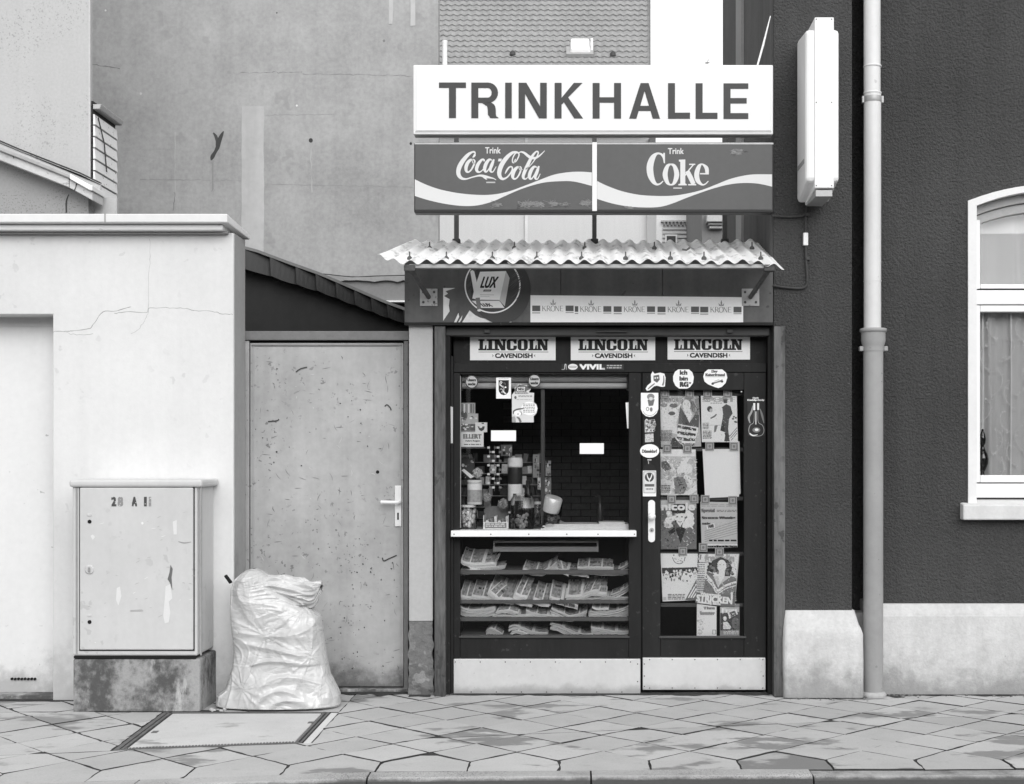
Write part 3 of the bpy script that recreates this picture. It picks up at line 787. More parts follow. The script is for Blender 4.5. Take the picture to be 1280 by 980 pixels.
# ================================================================== taller house at upper left with white boarded side
UY = 3.0
uh = thing('rear_house', 'tall rendered house rising behind the garage at the upper left', 'house', (-5, UY, 0))
ux = ax(112.5, UY)
MB().prism_y([(-9, 0), (ux, 0), (ux, 9), (-9, 9)], UY, UY + .06).build('wall', PALE_RENDER, uh)
MB().box(ux - .012, ux + .003, UY - .004, UY + .02, az(262, UY), 9).build('corner_bead', mat('corner_bead', .5, .7, .1), uh)
# lean-to in front with a sloping verge
LY = 2.7
def line(k):
    def f(px, off=0):
        for (a0_, b0), (a1_, b1) in zip(k, k[1:]):
            if px <= a1_: return az(b0 + (b1 - b0) * (px - a0_) / (a1_ - a0_) + off, LY)
        return az(k[-1][1] + off, LY)
    return f
vt = line([(-80, 153), (0, 189), (97, 227), (124, 242)])
lt = thing('lean_to', 'lean-to with a sloping metal verge in front of the tall rendered house', 'outbuilding', (-5, LY, 0))
MB().prism_y([(ax(-90, LY), 0), (ax(110.5, LY), 0), (ax(110.5, LY), vt(110, 12)), (ax(-90, LY), vt(-80, 8))], LY, LY + .25).build('wall', mat('darker_speckled_render', .30, .9, .1, 1.2, .05, 30, spots=.6, spot_s=75, spot_a=.12, spot_t=.58, bump=.3, bs=60), lt)  # darker speckled render than on the tall house behind
MB().box(ax(110.5, LY), ax(139, LY), LY + .14, LY + .18, 0, az(243, LY)).build('corner_post', PALE_RENDER, lt)
VERGE = mat('verge_board_paint', .52, .7, .12, 4, .08, 30, streak=.05, spots=.5, spot_s=20, spot_a=.15, spot_t=.66)
def strip(name, fa, oa, ob, p0, p1, y0, y1, m, parent):
    P = [p0 + (p1 - p0) * k / 8 for k in range(9)]
    return MB().prism_y([(ax(p, LY), fa(p, ob)) for p in P] + [(ax(p, LY), fa(p, oa)) for p in reversed(P)], y0, y1).build(name, m, parent, bevel=.006)
strip('verge_board', vt, 1, 12.5, -90, 95, LY - .16, LY + .1, VERGE, lt); strip('verge_board', vt, 2.5, 13.0, 95.6, 124, LY - .16, LY + .1, VERGE, lt)
strip('verge_capping', vt, -4, 1.2, -90, 99, LY - .19, LY + .1, GALV, lt); strip('verge_capping', vt, -4.5, 2.2, 98, 126, LY - .2, LY + .1, WHITE_PAINT, lt)
strip('flashing', vt, -14, -4, -90, 112, LY + .26, LY + .29, VERGE, lt)
strip('flashing_edge', vt, -15.5, -14, -90, 112, LY + .25, LY + .295, DARK_METAL, lt)
strip('flashing_edge', vt, -12.6, -11.8, -90, 112, LY + .25, LY + .292, DARK_METAL, lt)
a = Art(LY - .163); a.stroke([(96, 227, 2), (95, 233, 1), (93, 238, 1.4)], 50); a.stroke([(16, 191, 1), (17, 198, 1)], 70); a.build('crack', lt)
a = Art(LY - .002); a.stroke([(86, 243, .8), (83, 252, 2), (83, 266, 2)], 60); a.build('crack', lt)
# white weatherboarded return wall running back, with an overhanging roof edge
DX = ux + .02
bw_ = thing('boarded_annexe', 'white weatherboarded side wall with a projecting roof edge at the upper left', 'outbuilding', (DX, UY + .8, 0))
BOARD = mat('flaking_white_board', .76, .7, .05, 3, .03, 30, spots=.9, spot_s=26, spot_a=.12, spot_t=.66)
yA, yB = UY + .02, EYE_D * 0 + FOCAL * abs(DX) / (VPX - 144.5) - EYE_D
nb = 7
zt_, zb_ = az(141, UY), az(241, UY)
for k in range(nb):
    z0, z1 = zb_ + (zt_ - zb_) * k / nb, zb_ + (zt_ - zb_) * (k + 1) / nb
    MB().hexa([(DX - .04, yA, z0), (DX + .018, yA, z0 + .004), (DX + .018, yB, z0 + .004), (DX - .04, yB, z0), (DX - .04, yA, z1 - .006), (DX + .010, yA, z1 - .006), (DX + .010, yB, z1 - .006), (DX - .04, yB, z1 - .006)]).build('board', BOARD, bw_, bevel=.002)
MB().box(DX - .1, DX - .002, yA, yB - .004, 0, zt_ + .1).build('backing', DARK_WALL, bw_)
MB().hexa([(DX - .2, yA, zt_ + .035), (DX + .05, yA, zt_ + .035), (DX + .05, yB + .02, zt_ + .035), (DX - .2, yB + .02, zt_ + .035), (DX - .2, yA, zt_ + .075), (DX + .065, yA, zt_ + .075), (DX + .065, yB + .03, zt_ + .075), (DX - .2, yB + .03, zt_ + .075)]).build('roof_edge', mat('roof_edge_paint', .42, .7, .1), bw_, bevel=.006)
MB().tube([(DX + .02, yA + .06, zt_ - .02), (DX + .024, yA + .2, zt_ - .2), (DX + .024, yA + .26, zt_ - .42)], .005, 5).build('loose_wire', DARK_METAL, bw_)

# ================================================================== distant roof, white house, neighbours in the gap
RY = 22.0
th = thing('tiled_house', 'house in the distance with a large pantiled roof seen above the white sign', 'house', (-1, RY, 0))
rx0, rx1 = -6.0, ax(813, RY)
ez = az(152, RY)
def roof_pt(x, t): return (x, RY + t, ez + t)
MB().box(rx0, rx1 - .02, RY + .3, RY + 10, 0, ez + .2).build('wall', mat('distant_render', .52, .9, .05, .6, streak=.04), th)
tm = MB(); TW, TH = .165, .168; cols = int((rx1 - rx0) / TW); rrow = random.Random(6)
for r in range(32):
    t0 = r * TH; lift = .042; vs = []; xs = []
    off = 0.0
    for c in range(cols * 4 + 1):
        x = rx0 + c * TW / 4 * (1 + t0 * .007) + off; w = .012 * math.sin(2 * math.pi * (c / 4)) + rrow.uniform(-.003, .003)
        for (tt, hh) in ((t0 + .012 * math.sin(2 * math.pi * c / 4 + .7), lift - .035), (t0 + .012 * math.sin(2 * math.pi * c / 4 + .7), lift), (t0 + TH + .01, .012)):
            vs.append((x, RY + tt - (hh + w) * .7, ez + tt + (hh + w) * .7))
    fs = []
    for c in range(cols * 4):
        b = 3 * c
        fs += [(b, b + 3, b + 4, b + 1), (b + 1, b + 4, b + 5, b + 2)]
    tm.add(vs, fs)
tm.build('roof_tiles', mat('weathered_roof_tile', .26, .8, .10, .8, .2, 9), th, kind='stuff')
MB().hexa([(rx0, RY - .1, ez - .15), (rx1, RY - .1, ez - .15), (rx1 + .32, RY + 6, ez + 5.7), (rx0, RY + 6, ez + 5.7), (rx0, RY - .1, ez - .05), (rx1, RY - .1, ez - .05), (rx1 + .32, RY + 6, ez + 5.95), (rx0, RY + 6, ez + 5.95)]).build('roof_deck', bpy.data.materials['weathered_roof_tile'], th)
MB().hexa([(rx1, RY - .1, ez - .2), (rx1 + .05, RY - .1, ez - .2), (rx1 + .38, RY + 6, ez + 5.9), (rx1 + .32, RY + 6, ez + 5.9), (rx1, RY - .1, ez + .06), (rx1 + .05, RY - .1, ez + .06), (rx1 + .38, RY + 6, ez + 6.16), (rx1 + .32, RY + 6, ez + 6.16)]).build('verge_board', mat('grey_verge', .6, .7), th)
def on_roof(px, py):
    """foot point on the roof slope under a measured spot"""
    k = (VPY - py) / FOCAL; t = (EYE_Z - ez + k * (EYE_D + RY)) / (1 - k); return (px - VPX) * (EYE_D + RY + t) / FOCAL, RY + t, ez + t
x, y, z = on_roof(725, 68)
sk = MB().hexa([(x - .23, y - .1, z - .05), (x + .25, y - .1, z - .05), (x + .25, y + .25, z + .3), (x - .23, y + .25, z + .3), (x - .2, y - .16, z + .1), (x + .2, y - .16, z + .1), (x + .2, y + .18, z + .42), (x - .2, y + .18, z + .42)]).build('skylight', WHITE_PAINT, th, bevel=.03)
MB().box(x + .24, x + .29, y - .05, y + .1, z, z + .35).build('skylight_stay', WHITE_PAINT, sk)
MB().hexa([(x - .31, y - .14, z - .1), (x + .3, y - .14, z - .1), (x + .3, y + .1, z + .14), (x - .31, y + .1, z + .14), (x - .31, y - .18, z - .04), (x + .3, y - .18, z - .04), (x + .3, y + .06, z + .2), (x - .31, y + .06, z + .2)]).build('apron', GALV, sk)
for px, py in ((641, 69), (766, 70), (556, 200)):
    x, y, z = on_roof(px, py)
    MB().lathe([(.07, -.02), (.065, .05), (.02, .09)], x, y - .06, 10, z).build('vent_tile', DARK_METAL, th)
x, y, z = on_roof(556.5, 90)
MB().lathe([(.055, -.3), (.055, .62), (.06, .63), (.06, .66)], x, y - .1, 12, z).build('vent_pipe', WHITE_PAINT, th)
for px, py in ((756, 44), (758, 45)):
    pass
# house wall details in the slot between the signs
for px in (658,):
    x = ax(px, RY + .3); MB().box(x - .03, x + .03, RY + .24, RY + .3, az(330, RY), ez).build('downpipe', mat('distant_pipe', .6, .8) if px == 658 else bpy.data.materials['distant_pipe'], th)
MB().box(rx1 - .02, ax(820, RY), RY + .1, RY + .5, 0, az(170, RY)).build('corner_board', mat('distant_dark_post', .12, .8), th)

HY = 16.0
wh = thing('white_house', 'white distant house with a tiled wall seen in the gap below the soft drink sign', 'house', (2, HY, 0))
WALLW = mat('distant_white_wall', .8, .8, .02)
x0, x1 = ax(820.5, HY), ax(877, HY)
MB().box(x0, x1, HY, HY + 3, 0, az(178, HY)).build('wall', WALLW, wh)
CLAP = mat('distant_clapboard', .5, .8, .05)
for k in range(9):
    z1 = az(283 + 5.2 * k, HY); z0 = az(283 + 5.2 * k + 4.4, HY)
    MB().hexa([(ax(828, HY), HY - .05, z0), (ax(865, HY), HY - .05, z0), (ax(865, HY), HY, z0), (ax(828, HY), HY, z0), (ax(828, HY), HY - .02, z1), (ax(865, HY), HY - .02, z1), (ax(865, HY), HY, z1), (ax(828, HY), HY, z1)]).build('clapboard', CLAP, wh)
DENT = mat('distant_grey_trim', .3, .8)
for k in range(8):
    x = ax(829 + 4.6 * k, HY); MB().box(x, x + .03, HY - .08, HY, az(282, HY), az(278, HY)).build('dentil', DENT, wh)
MB().box(ax(826, HY), ax(866, HY), HY - .07, HY, az(278, HY), az(276, HY)).build('cornice', CLAP, wh)
for k in range(8): MB().box(ax(867 + (k % 2) * 1.2, HY), ax(876, HY), HY - .04, HY + .02, az(276 + 4 * k + 3.2, HY), az(276 + 4 * k, HY)).build('quoin', DENT, wh)
f = MB().box(ax(831, HY), ax(846, HY), HY - .09, HY, az(320, HY), az(294, HY)).build('window', WALLW, wh)
MB().box(ax(833, HY), ax(844, HY), HY - .095, HY, az(318, HY), az(296, HY)).build('pane', DARK_METAL, f)
G2 = 13.0
gh = thing('grey_house', 'grey distant house with a small stepped bay beside the ribbed side wall', 'house', (2.2, G2, 0))
MB().box(ax(877.5, G2), ax(960, G2), G2, G2 + 3, 0, az(184, G2)).build('wall', mat('distant_grey_wall', .2, .8, .05), gh)
for (p0, p1, q0, q1, d) in ((882, 903.5, 269, 280, .22), (884.5, 903.5, 280.3, 283, .16), (886, 903.5, 283.3, 287, .11)):
    MB().box(ax(p0, G2), ax(p1, G2), G2 - d, G2, az(q1, G2), az(q0, G2)).build('bay_moulding', mat('distant_bay', .5, .8) if p0 == 882 else bpy.data.materials['distant_bay'], gh, bevel=.01)
# bird in the gap of sky
bx, bz = at(884, 78.5, 9)
bird = MB()
bird.lathe([(.002, -.05), (.014, -.03), (.018, 0), (.011, .03), (.004, .05)], 0, 0, 8)
bird.add([(0, .02, .01), (0, -.02, .0), (-.085, -.005, .028), (-.06, .022, .035)], [(0, 1, 2, 3)]); bird.add([(0, .02, .01), (0, -.02, .0), (.085, -.005, .022), (.06, .022, .03)], [(3, 2, 1, 0)])
bo = bird.build('bird', mat('bird_feathers', .25, .8)); bo.location = (bx, 9, bz); bo.rotation_euler = (0, R(85), 0); bo.scale = (.6, .6, .6)
tag(bo, 'tiny bird flying in the white gap of sky above the sign', 'bird')

# ================================================================== house on the right: pier, wall, plinth, window
FX = 1.197
rh = thing('corner_house', 'house of dark roughcast render with a pale plinth filling the right side', 'house', (3, 0, 0))
PY_, MY = -.02, .10
px_r = ax(1065, PY_); mx_l = ax(1093, MY)
MB().prism_y([(FX, .0), (px_r, .0), (px_r, 6), (FX, 6)], PY_, .45).build('pier', ROUGHCAST, rh, bevel=.004)
MB().box(px_r - .02, mx_l + .02, .40, .5, 0, 6).build('recess', ROUGHCAST, rh)
# main wall with the arched opening left free
wl, wr = ax(1209.5, MY), ax(1209.5, MY) + 1.02
zs, zsp = az(640, MY), az(251, MY)
rise = .10
def arch(l, r, z, h, n=14): return [(l + (r - l) * k / n, z + h * (1 - ((2 * k / n) - 1) ** 2)) for k in range(n + 1)]
ar = arch(wl, wr, zsp, rise)
MB().prism_y([(mx_l, .3), (wl, .3), (wl, 6), (mx_l, 6)], MY, .5).build('wall', ROUGHCAST, rh)
MB().prism_y([(wl, .3), (wr, .3), (wr, zs), (wl, zs)], MY, .5).build('wall', ROUGHCAST, rh)
MB().prism_y(ar + [(wr, 6), (wl, 6)], MY, .5).build('wall', ROUGHCAST, rh)
MB().prism_y([(wr, .3), (8, .3), (8, 6), (wr, 6)], MY, .5).build('wall', ROUGHCAST, rh)
RIB = mat('ribbed_side_cladding', .085, .7, .1, 1.5, .08, 20, streak=.2)
yE = FOCAL * FX / (905 - VPX) - EYE_D
nr = 44; rb = MB()
for k in range(nr):
    y0 = PY_ + .02 + (yE - PY_ - .02) * k / nr; y1 = PY_ + .02 + (yE - PY_ - .02) * (k + 1) / nr - .004
    rb.prism_z([(FX - .004, y0), (FX - .012, y0 + (y1 - y0) * .3), (FX - .012, y0 + (y1 - y0) * .7), (FX - .004, y1), (FX + .05, y1), (FX + .05, y0)], 2.3, 7)
rb.build('side_cladding', RIB, rh, kind='stuff')
MB().box(FX + .04, 7, .44, yE - .01, 0, 6.9).build('body', DARK_WALL, rh)
yb0, yb1 = FOCAL * FX / (932 - VPX) - EYE_D, FOCAL * FX / (925 - VPX) - EYE_D
MB().box(FX - .03, FX - .003, yb0, yb1, 2.3, 7).build('pale_batten', mat('pale_batten', .26, .7), rh)
# plinths
PLINTH = mat('pale_rendered_plinth', .57, .9, .10, 2.5, .09, 40, streak=.08, bump=.5, bs=70, bd=.006, spots=.6, spot_s=24, spot_a=.2, spot_t=.67, dirt=(.0, .3, .17, .65))
pl_, pr_ = ax(980, -.08), ax(1080, -.08)
pz = az(763, -.03); pzb = az(785, -.08)
rp_ = random.Random(23); secs = [(-.03, 0, 0), (.0, 0, 0), (.10, 0, 0), (.22, .001, .001), (.34, .002, .002), (pzb - .035, .003, .002), (pzb, .012, .012), (pzb + .012, .02, .022), (pz, .04, .046), (pz + .002, .1, .2)]
V = []; cnr = .022; nseg = 5
for z, ix, iy in secs:
    x0_, x1_, yf_ = pl_ + ix * .35, pr_ - ix * 1.15, -.085 + iy
    ring = [(x0_, .3), (x0_, yf_ + cnr)] + [(x0_ + cnr - cnr * math.cos(R(90 * k / nseg)), yf_ + cnr - cnr * math.sin(R(90 * k / nseg))) for k in range(1, nseg)] + [(x0_ + cnr, yf_)]
    ring += [(x0_ + cnr + (x1_ - x0_ - 2 * cnr) * k / 8, yf_) for k in range(1, 8)]
    ring += [(x1_ - cnr + cnr * math.sin(R(90 * k / nseg)), yf_ + cnr - cnr * math.cos(R(90 * k / nseg))) for k in range(0, nseg + 1)] + [(x1_, .3)]
    V += [(x + rp_.uniform(-.002, .002), y + rp_.uniform(-.002, .002), z + (rp_.uniform(-.003, .003) if -.01 < z < pz else 0)) for x, y in ring]; nr_g = len(ring)
mb = MB(); mb.add(V, [(r * nr_g + k, r * nr_g + k + 1, (r + 1) * nr_g + k + 1, (r + 1) * nr_g + k) for r in range(len(secs) - 1) for k in range(nr_g - 1)], True)
mb.build('pier_plinth', PLINTH, rh)
mz, mzb = az(755, .06), az(768, .04)
MB().box(mx_l - .03, 8, .04, .4, -.03, mzb).build('plinth', PLINTH, rh, bevel=.012)
MB().hexa([(mx_l - .03, .043, mzb - .004), (8, .043, mzb - .004), (8, .4, mzb - .004), (mx_l - .03, .4, mzb - .004), (mx_l - .03, .075, mz), (8, .075, mz), (8, .4, mz), (mx_l - .03, .4, mz)]).build('plinth_cap', PLINTH, rh, bevel=.006)
MB().box(px_r - .05, mx_l, .25, .42, -.03, az(766, .25)).build('recess_plinth', PLINTH, rh)
# broken render and dirt along the foot of the plinth
rr = random.Random(17); mb = MB()
for k in range(90):
    x = rr.choice((rr.uniform(pl_, 2.9), rr.uniform(1.7, 2.1))); y = (-.09 if x < pr_ else .03) - abs(rr.gauss(0, .03)); r = rr.choice((.003, .004, .006, .009, .013)) * rr.uniform(.7, 1.2)
    mb.lathe([(r * .7, 0), (r, r * .3), (r * .5, r * .7), (r * .1, r * .8)], x, y, 6)
mb.build('crumbled_render', mat('crumbled_render', .14, .95, .4, 30), rh, kind='stuff')

# window
WD = MY + .10
win = MB().prism_y([(wl + .001, zs), (wl + .052, zs), (wl + .052, zsp - .02)] + [(x, z) for x, z in arch(wl + .052, wr - .052, zsp - .03, rise * .92)] + [(wr - .052, zsp - .02), (wr - .052, zs), (wr - .001, zs), (wr - .001, zsp)] + list(reversed([(x, z - .001) for x, z in ar])),
                   MY - .012, MY + .2).build('window', mat('white_plaster_surround', .74, .8, .04, 4, .03, 40, bump=.2, bs=80), rh)
SURR = win.data.materials[0]
MB().hexa([(ax(1203.5, MY - .06), MY - .07, az(650, MY - .07)), (wr + .04, MY - .07, az(650, MY - .07)), (wr + .04, MY + .2, az(650, MY - .07)), (ax(1203.5, MY - .06), MY + .2, az(650, MY - .07)),
           (ax(1203.5, MY - .06), MY - .07, az(631, MY - .07)), (wr + .04, MY - .07, az(631, MY - .07)), (wr + .04, MY + .2, az(622, MY)), (ax(1203.5, MY - .06), MY + .2, az(622, MY))]).build('sill', mat('painted_sill', .62, .85, .08, 3, .06, 40, streak=.08, bump=.3, bs=60), win, bevel=.008)
il, ir = wl + .052, wr - .052
UPVC = mat('white_window_frame', .82, .35, .02, 3, .01, 30, spec=.5)
# arched blind box above the panes
for (d0, d1, y) in ((.0, .052, WD - .035), (.054, .11, WD - .012)):
    lo = arch(il + .001, ir - .001, zsp - .03 - d1 - .001, rise * .92); hi = arch(il + .001, ir - .001, zsp - .03 - d0 - .001, rise * .92)
    MB().prism_y(lo + list(reversed(hi)), y, WD + .08).build('arched_panel', mat('grey_arched_panel', .40, .6) if d0 == 0 else bpy.data.materials['grey_arched_panel'], win, bevel=.004)
def bars(rects, y0, y1, name, m, parent, bev=.004):
    for (p0, q0, p1, q1) in rects: MB().box(p0, p1, y0, y1, q0, q1).build(name, m, parent, bevel=bev)
zA, zB, zC, zD, zE, zF = az(355.5, WD), az(362, WD), az(381, WD), az(390, WD), az(594, WD), az(603, WD)
fw_ = .024
bars([(il, zs, il + .02, zsp + .02), (ir - .02, zs, ir, zsp + .02)], WD - .004, WD + .06, 'frame', UPVC, win)
bars([(il + .021, zB + .002, il + .048, zsp - .1), (il + .021, zF, il + .048, zC - .003)], WD - .014, WD + .05, 'sash_stile', UPVC, win)
bars([(il + .049, zB + .004, ir - .02, zA), ], WD - .014, WD + .05, 'sash_rail', UPVC, win)
bars([(il + .002, zC, ir - .002, zB - .006)], WD - .024, WD + .05, 'transom', UPVC, win)
bars([(il + .049, zD, ir - .02, zC - .004), (il + .049, zF, ir - .02, zE)], WD - .014, WD + .05, 'sash_rail', UPVC, win)
bars([(il + .002, az(622, WD), ir - .002, az(604.5, WD))], WD - .02, WD + .05, 'bottom_rail', UPVC, win)
MB().box(il, ir, WD - .012, WD + .03, zB - .007, zB + .003).build('gap', BLACK, win)
MB().box(il + .04, ir - .02, WD + .02, WD + .024, zB, zsp + .06).build('pane', GLASS, win)
MB().box(il + .04, ir - .02, WD + .02, WD + .024, zF, zC).build('pane', GLASS, win)
# net curtains
def net_mat(name, lace, a):
    n = NT(name); t = n.t
    tr = t.nodes.new('ShaderNodeBsdfTransparent'); tl = t.nodes.new('ShaderNodeBsdfTranslucent'); tl.inputs[0].default_value = (a, a, a, 1)
    df = t.nodes.new('ShaderNodeBsdfDiffuse'); df.inputs[0].default_value = (a, a, a, 1)
    m1 = t.nodes.new('ShaderNodeMixShader'); m1.inputs[0].default_value = .2; n.link(df.outputs[0], m1.inputs[1]); n.link(tl.outputs[0], m1.inputs[2])
    mx = t.nodes.new('ShaderNodeMixShader')
    weave = n.math('ADD', lace[0], n.math('MULTIPLY', n.noise(8, 3, .5, (1, 1, .1)), .15))
    n.link(n.math('MINIMUM', weave, .97), mx.inputs[0]); n.link(tr.outputs[0], mx.inputs[1]); n.link(m1.outputs[0], mx.inputs[2]); n.link(mx.outputs[0], n.out.inputs[0]); n.t.nodes.remove(n.p); return n.m
NET_T = net_mat('dense_net_curtain', (.9, .1), .84); NET = net_mat('net_curtain', (.68, .3), .76)
cr2 = random.Random(9)
def curtain(p0, p1, q0, q1, y, m, folds, amp):
    ph = [cr2.uniform(0, 6) for _ in range(4)]
    def fn(u, t):
        x = ax(p0, y) + (ax(p1, y) - ax(p0, y)) * u
        d = sum(math.sin(u * folds * (1 + .7 * k) * 2 * math.pi + ph[k] + t * .4) / (k + 1) for k in range(3))
        return (x + .008 * math.sin(u * folds * 6.28), y + amp * d, az(q1, y) + (az(q0, y) - az(q1, y)) * t)
    return MB().grid(fn, 120, 6).build('curtain', m, win)
curtain(1216, 1425, 246, 362, WD + .10, NET_T, 6, .007)
cu = curtain(1216, 1425, 380, 604, WD + .10, NET, 7, .012)
a = Art(WD + .074); lr_ = random.Random(5)
def sprig(x, y, s, fl):
    pts = [(x + fl * s * 9 * math.sin(t * 2.6), y + s * (t * 14 - 10 * math.cos(t * 2.2)), .7) for t in [k / 6 * 2 for k in range(7)]]
    a.stroke([(p_[0], p_[1], .6) for p_ in pts], 222, n=3)
    for q in pts:
        for _ in range(5): a.ell(q[0] + lr_.gauss(0, 3 * s), q[1] + lr_.gauss(0, 3 * s), lr_.uniform(.3, 1.0), lr_.uniform(.3, .8), lr_.choice((205, 220, 232)), 6)
for k, (x, y) in enumerate(((1240, 402), (1262, 428), (1232, 440), (1246, 470), (1262, 486), (1232, 505), (1255, 520), (1246, 545), (1264, 560), (1250, 580), (1275, 405), (1277, 470), (1276, 540), (1300, 420), (1310, 500), (1296, 560))): sprig(x, y, lr_.uniform(.55, .8), 1 if k % 2 else -1)
for x in (1228, 1263.5): a.stroke([(x, 391, 1.6), (x + .6, 470, 1.2), (x - .3, 595, 1.4)], 225)
a.build('lace_pattern', win)['kind'] = 'stuff'
room = MB(); room.box(il - .1, ir + .1, .55, .56, .9, 3.2); room.build('dark_room', mat('dim_room', .25, .9), win)
# dark glass decanter on the inner sill
fx, fz = at(1228.5, 597, WD + .05)
FIG = mat('dark_glazed_ceramic', .012, .12, .05, spec=.7)
fg = MB().lathe([(.018, -.02), (.018, .005), (.012, .02), (.011, .035), (.022, .055), (.034, .085), (.036, .115), (.03, .145), (.016, .17), (.010, .19), (.012, .2), (.018, .212), (.02, .235), (.016, .265), (.009, .28), (.006, .295), (.002, .298)], fx, WD + .055, 24, fz)
tag(fg.build('decanter', FIG), 'dark glossy stoppered decanter inside the lower left corner of the window', 'decanter')

# ================================================================== downpipe
PX0 = ax(1091.5, .0)
dpipe = thing('downpipe', 'tall grey rain downpipe between the pier and the main wall', 'downpipe', (PX0, 0, 0))
PIPE_UP = mat('pale_pipe_paint', .64, .45, .06, 2, .03, 30, streak=.03, spec=.4, spots=.4, spot_s=30, spot_a=.3, spot_t=.7); PIPE_LO = mat('grey_cast_pipe', .31, .55, .09, 3, .04, 30, streak=.06, spots=.7, spot_s=40, spot_a=.1, spot_t=.69)
X0u = ax(1090.5, 0)
MB().lathe([(.051, az(420, 0)), (.051, az(118, 0))], X0u, 0, 32).build('upper_pipe', PIPE_UP, dpipe)
MB().lathe([(.0495, az(119, 0)), (.0495, 6)], X0u - .002, 0, 32).build('top_pipe', PIPE_UP, dpipe)
MB().lathe([(.053, az(352, 0)), (.053, az(351, 0))], X0u, 0, 32).build('joint_ring', PIPE_UP, dpipe)
for q in (82.5, 116): MB().lathe([(.051, az(q + 2, 0)), (.054, az(q + 1.4, 0)), (.054, az(q, 0)), (.051, az(q - .6, 0))], X0u, 0, 32).build('joint_ring', PIPE_UP, dpipe)
MB().lathe([(.0585, -.01), (.0585, az(437, 0))], PX0, 0, 32).build('lower_pipe', PIPE_LO, dpipe)
MB().lathe([(.0585, az(441, 0)), (.062, az(437, 0)), (.062, az(434, 0)), (.066, az(431, 0)), (.072, az(426, 0)), (.072, az(416, 0)), (.0725, az(415.5, 0)), (.079, az(415, 0)), (.079, az(411, 0)), (.07, az(410.5, 0)), (.055, az(411, 0))], PX0, 0, 36).build('socket', PIPE_LO, dpipe)
cl_ = MB().lathe([(.062, az(438.5, 0)), (.062, az(434, 0))], PX0, 0, 32).build('clamp', PIPE_LO, dpipe)
for s in (-1, 1): MB().box(PX0 + s * .072 - .012, PX0 + s * .072 + .012, -.02, .02, az(439, 0), az(433, 0)).build('lug', PIPE_LO, cl_, bevel=.004)
c2 = MB().lathe([(.0535, az(128, 0)), (.0545, az(127.5, 0)), (.0545, az(121.5, 0)), (.0535, az(121, 0))], X0u, 0, 32).build('clamp', GALV, dpipe)
for s in (-1, 1): MB().box(X0u + s * .057 - .006, X0u + s * .057 + .008, -.015, .015, az(129, 0), az(120.5, 0)).build('lug', GALV, c2, bevel=.002)
MB().lathe([(.075, .0), (.078, .012), (.07, .026), (.0585, .03)], PX0, 0, 28).build('foot_collar', mat('mortar_collar', .4, .9, .2, 20, bump=.4), dpipe)

# ================================================================== blank light box projecting from the pier
lx0, lx1 = ax(1008, -.42), ax(1050, -.42)
box = thing('light_box', 'tall blank white projecting light box fixed to the dark pier', 'sign', ((lx0 + lx1) / 2, -.05, az(240, -.4)))
Yf, Yb = -.40, -.07
zT, zB_ = az(30, Yf), az(231, Yf)
def oct_y(x0, x1, c, y0, y1, z0, z1):
    """box with its long top and bottom edges cut back"""
    return MB().prism_y([(x0 + c, z0), (x1 - c, z0), (x1, z0 + c), (x1, z1 - c), (x1 - c, z1), (x0 + c, z1), (x0, z1 - c), (x0, z0 + c)], y0, y1)
xm0, xm1 = ax(1018, Yf), ax(1042, Yf)
MB().hexa([(lx0, Yf, zB_ + .02), (lx1, Yf, zB_ + .02), (lx1, Yb, zB_ - .05), (lx0, Yb, zB_ - .05), (lx0, Yf, zT - .03), (lx1, Yf, zT - .03), (lx1, Yb, zT - .0), (lx0, Yb, zT - .0)]).build('housing', WHITE_PLASTIC, box, bevel=.022)
MB().hexa([(xm0, Yf - .012, zB_ - .02), (xm1, Yf - .012, zB_ - .02), (xm1, Yb, zB_ - .06), (xm0, Yb, zB_ - .06), (xm0, Yf - .012, zT + .035), (xm1, Yf - .012, zT + .035), (xm1, Yb, zT + .03), (xm0, Yb, zT + .03)]).build('frame_band', WHITE_PAINT, box, bevel=.004)
MB().box(xm0 + .008, xm1 - .008, Yf + .0, Yb, zB_ - .065, zB_ - .03).build('base_plate', GALV, box)
for px in (1020.5, 1039.5):
    for py in (24, 128, 232):
        x, z = at(px, py, Yf - .012); o = MB().lathe([(.004, 0), (.003, .003)], 0, 0, 8).build('screw', DARK_METAL, box); o.rotation_euler = (R(90), 0, 0); o.location = (o.location.x + x, o.location.y + Yf - .011, o.location.z + z)
a = Art(-.02)
MB().box(lx0 - .0015, lx0 + .003, -.34, -.09, az(206, -.3), az(200, -.3)).build('side_stripe', mat('side_print', .3, .5), box)
MB().box(xm0, xm1, Yb, -.02, az(180, 0), az(150, 0)).build('wall_arm', GALV, box); MB().box(xm0, xm1, Yb, -.02, az(90, 0), az(60, 0)).build('wall_arm', GALV, box)
# its supply cable
CABLE = mat('painted_cable', .055, .7, .2, 30, bump=.4)
cb = thing('power_cable', 'dark painted cable with a small white connector running from the light box to the sign', 'cable', (1.4, -.03, 2.5))
def cpath(pts, y=-.034): return [Vector((ax(p, y), y, az(q, y))) for p, q in spline(pts, 5)]
MB().tube(cpath([(964, 270), (975, 270.5), (990, 271), (1005, 269), (1008, 262), (1010, 250)]), .007, 8).build('lead', CABLE, cb)
MB().tube(cpath([(1007, 266), (1007, 280), (1007, 292)]), .0055, 8).build('lead', CABLE, cb)
MB().tube(cpath([(1007, 306), (1008, 330), (1009, 348), (1007, 358), (998, 360.5), (980, 359), (966, 357)]), .007, 8).build('lead', CABLE, cb)
MB().box(ax(1004, -.04), ax(1010, -.04), -.05, -.02, az(307, -.04), az(291, -.04)).build('connector', WHITE_PLASTIC, cb, bevel=.004)
for p, q in ((1009, 268), (1009.5, 323)): MB().box(ax(p - 2, -.04), ax(p + 2.5, -.04), -.045, -.018, az(q + 2, -.04), az(q - 2, -.04)).build('clip', DARK_METAL, cb, bevel=.002)
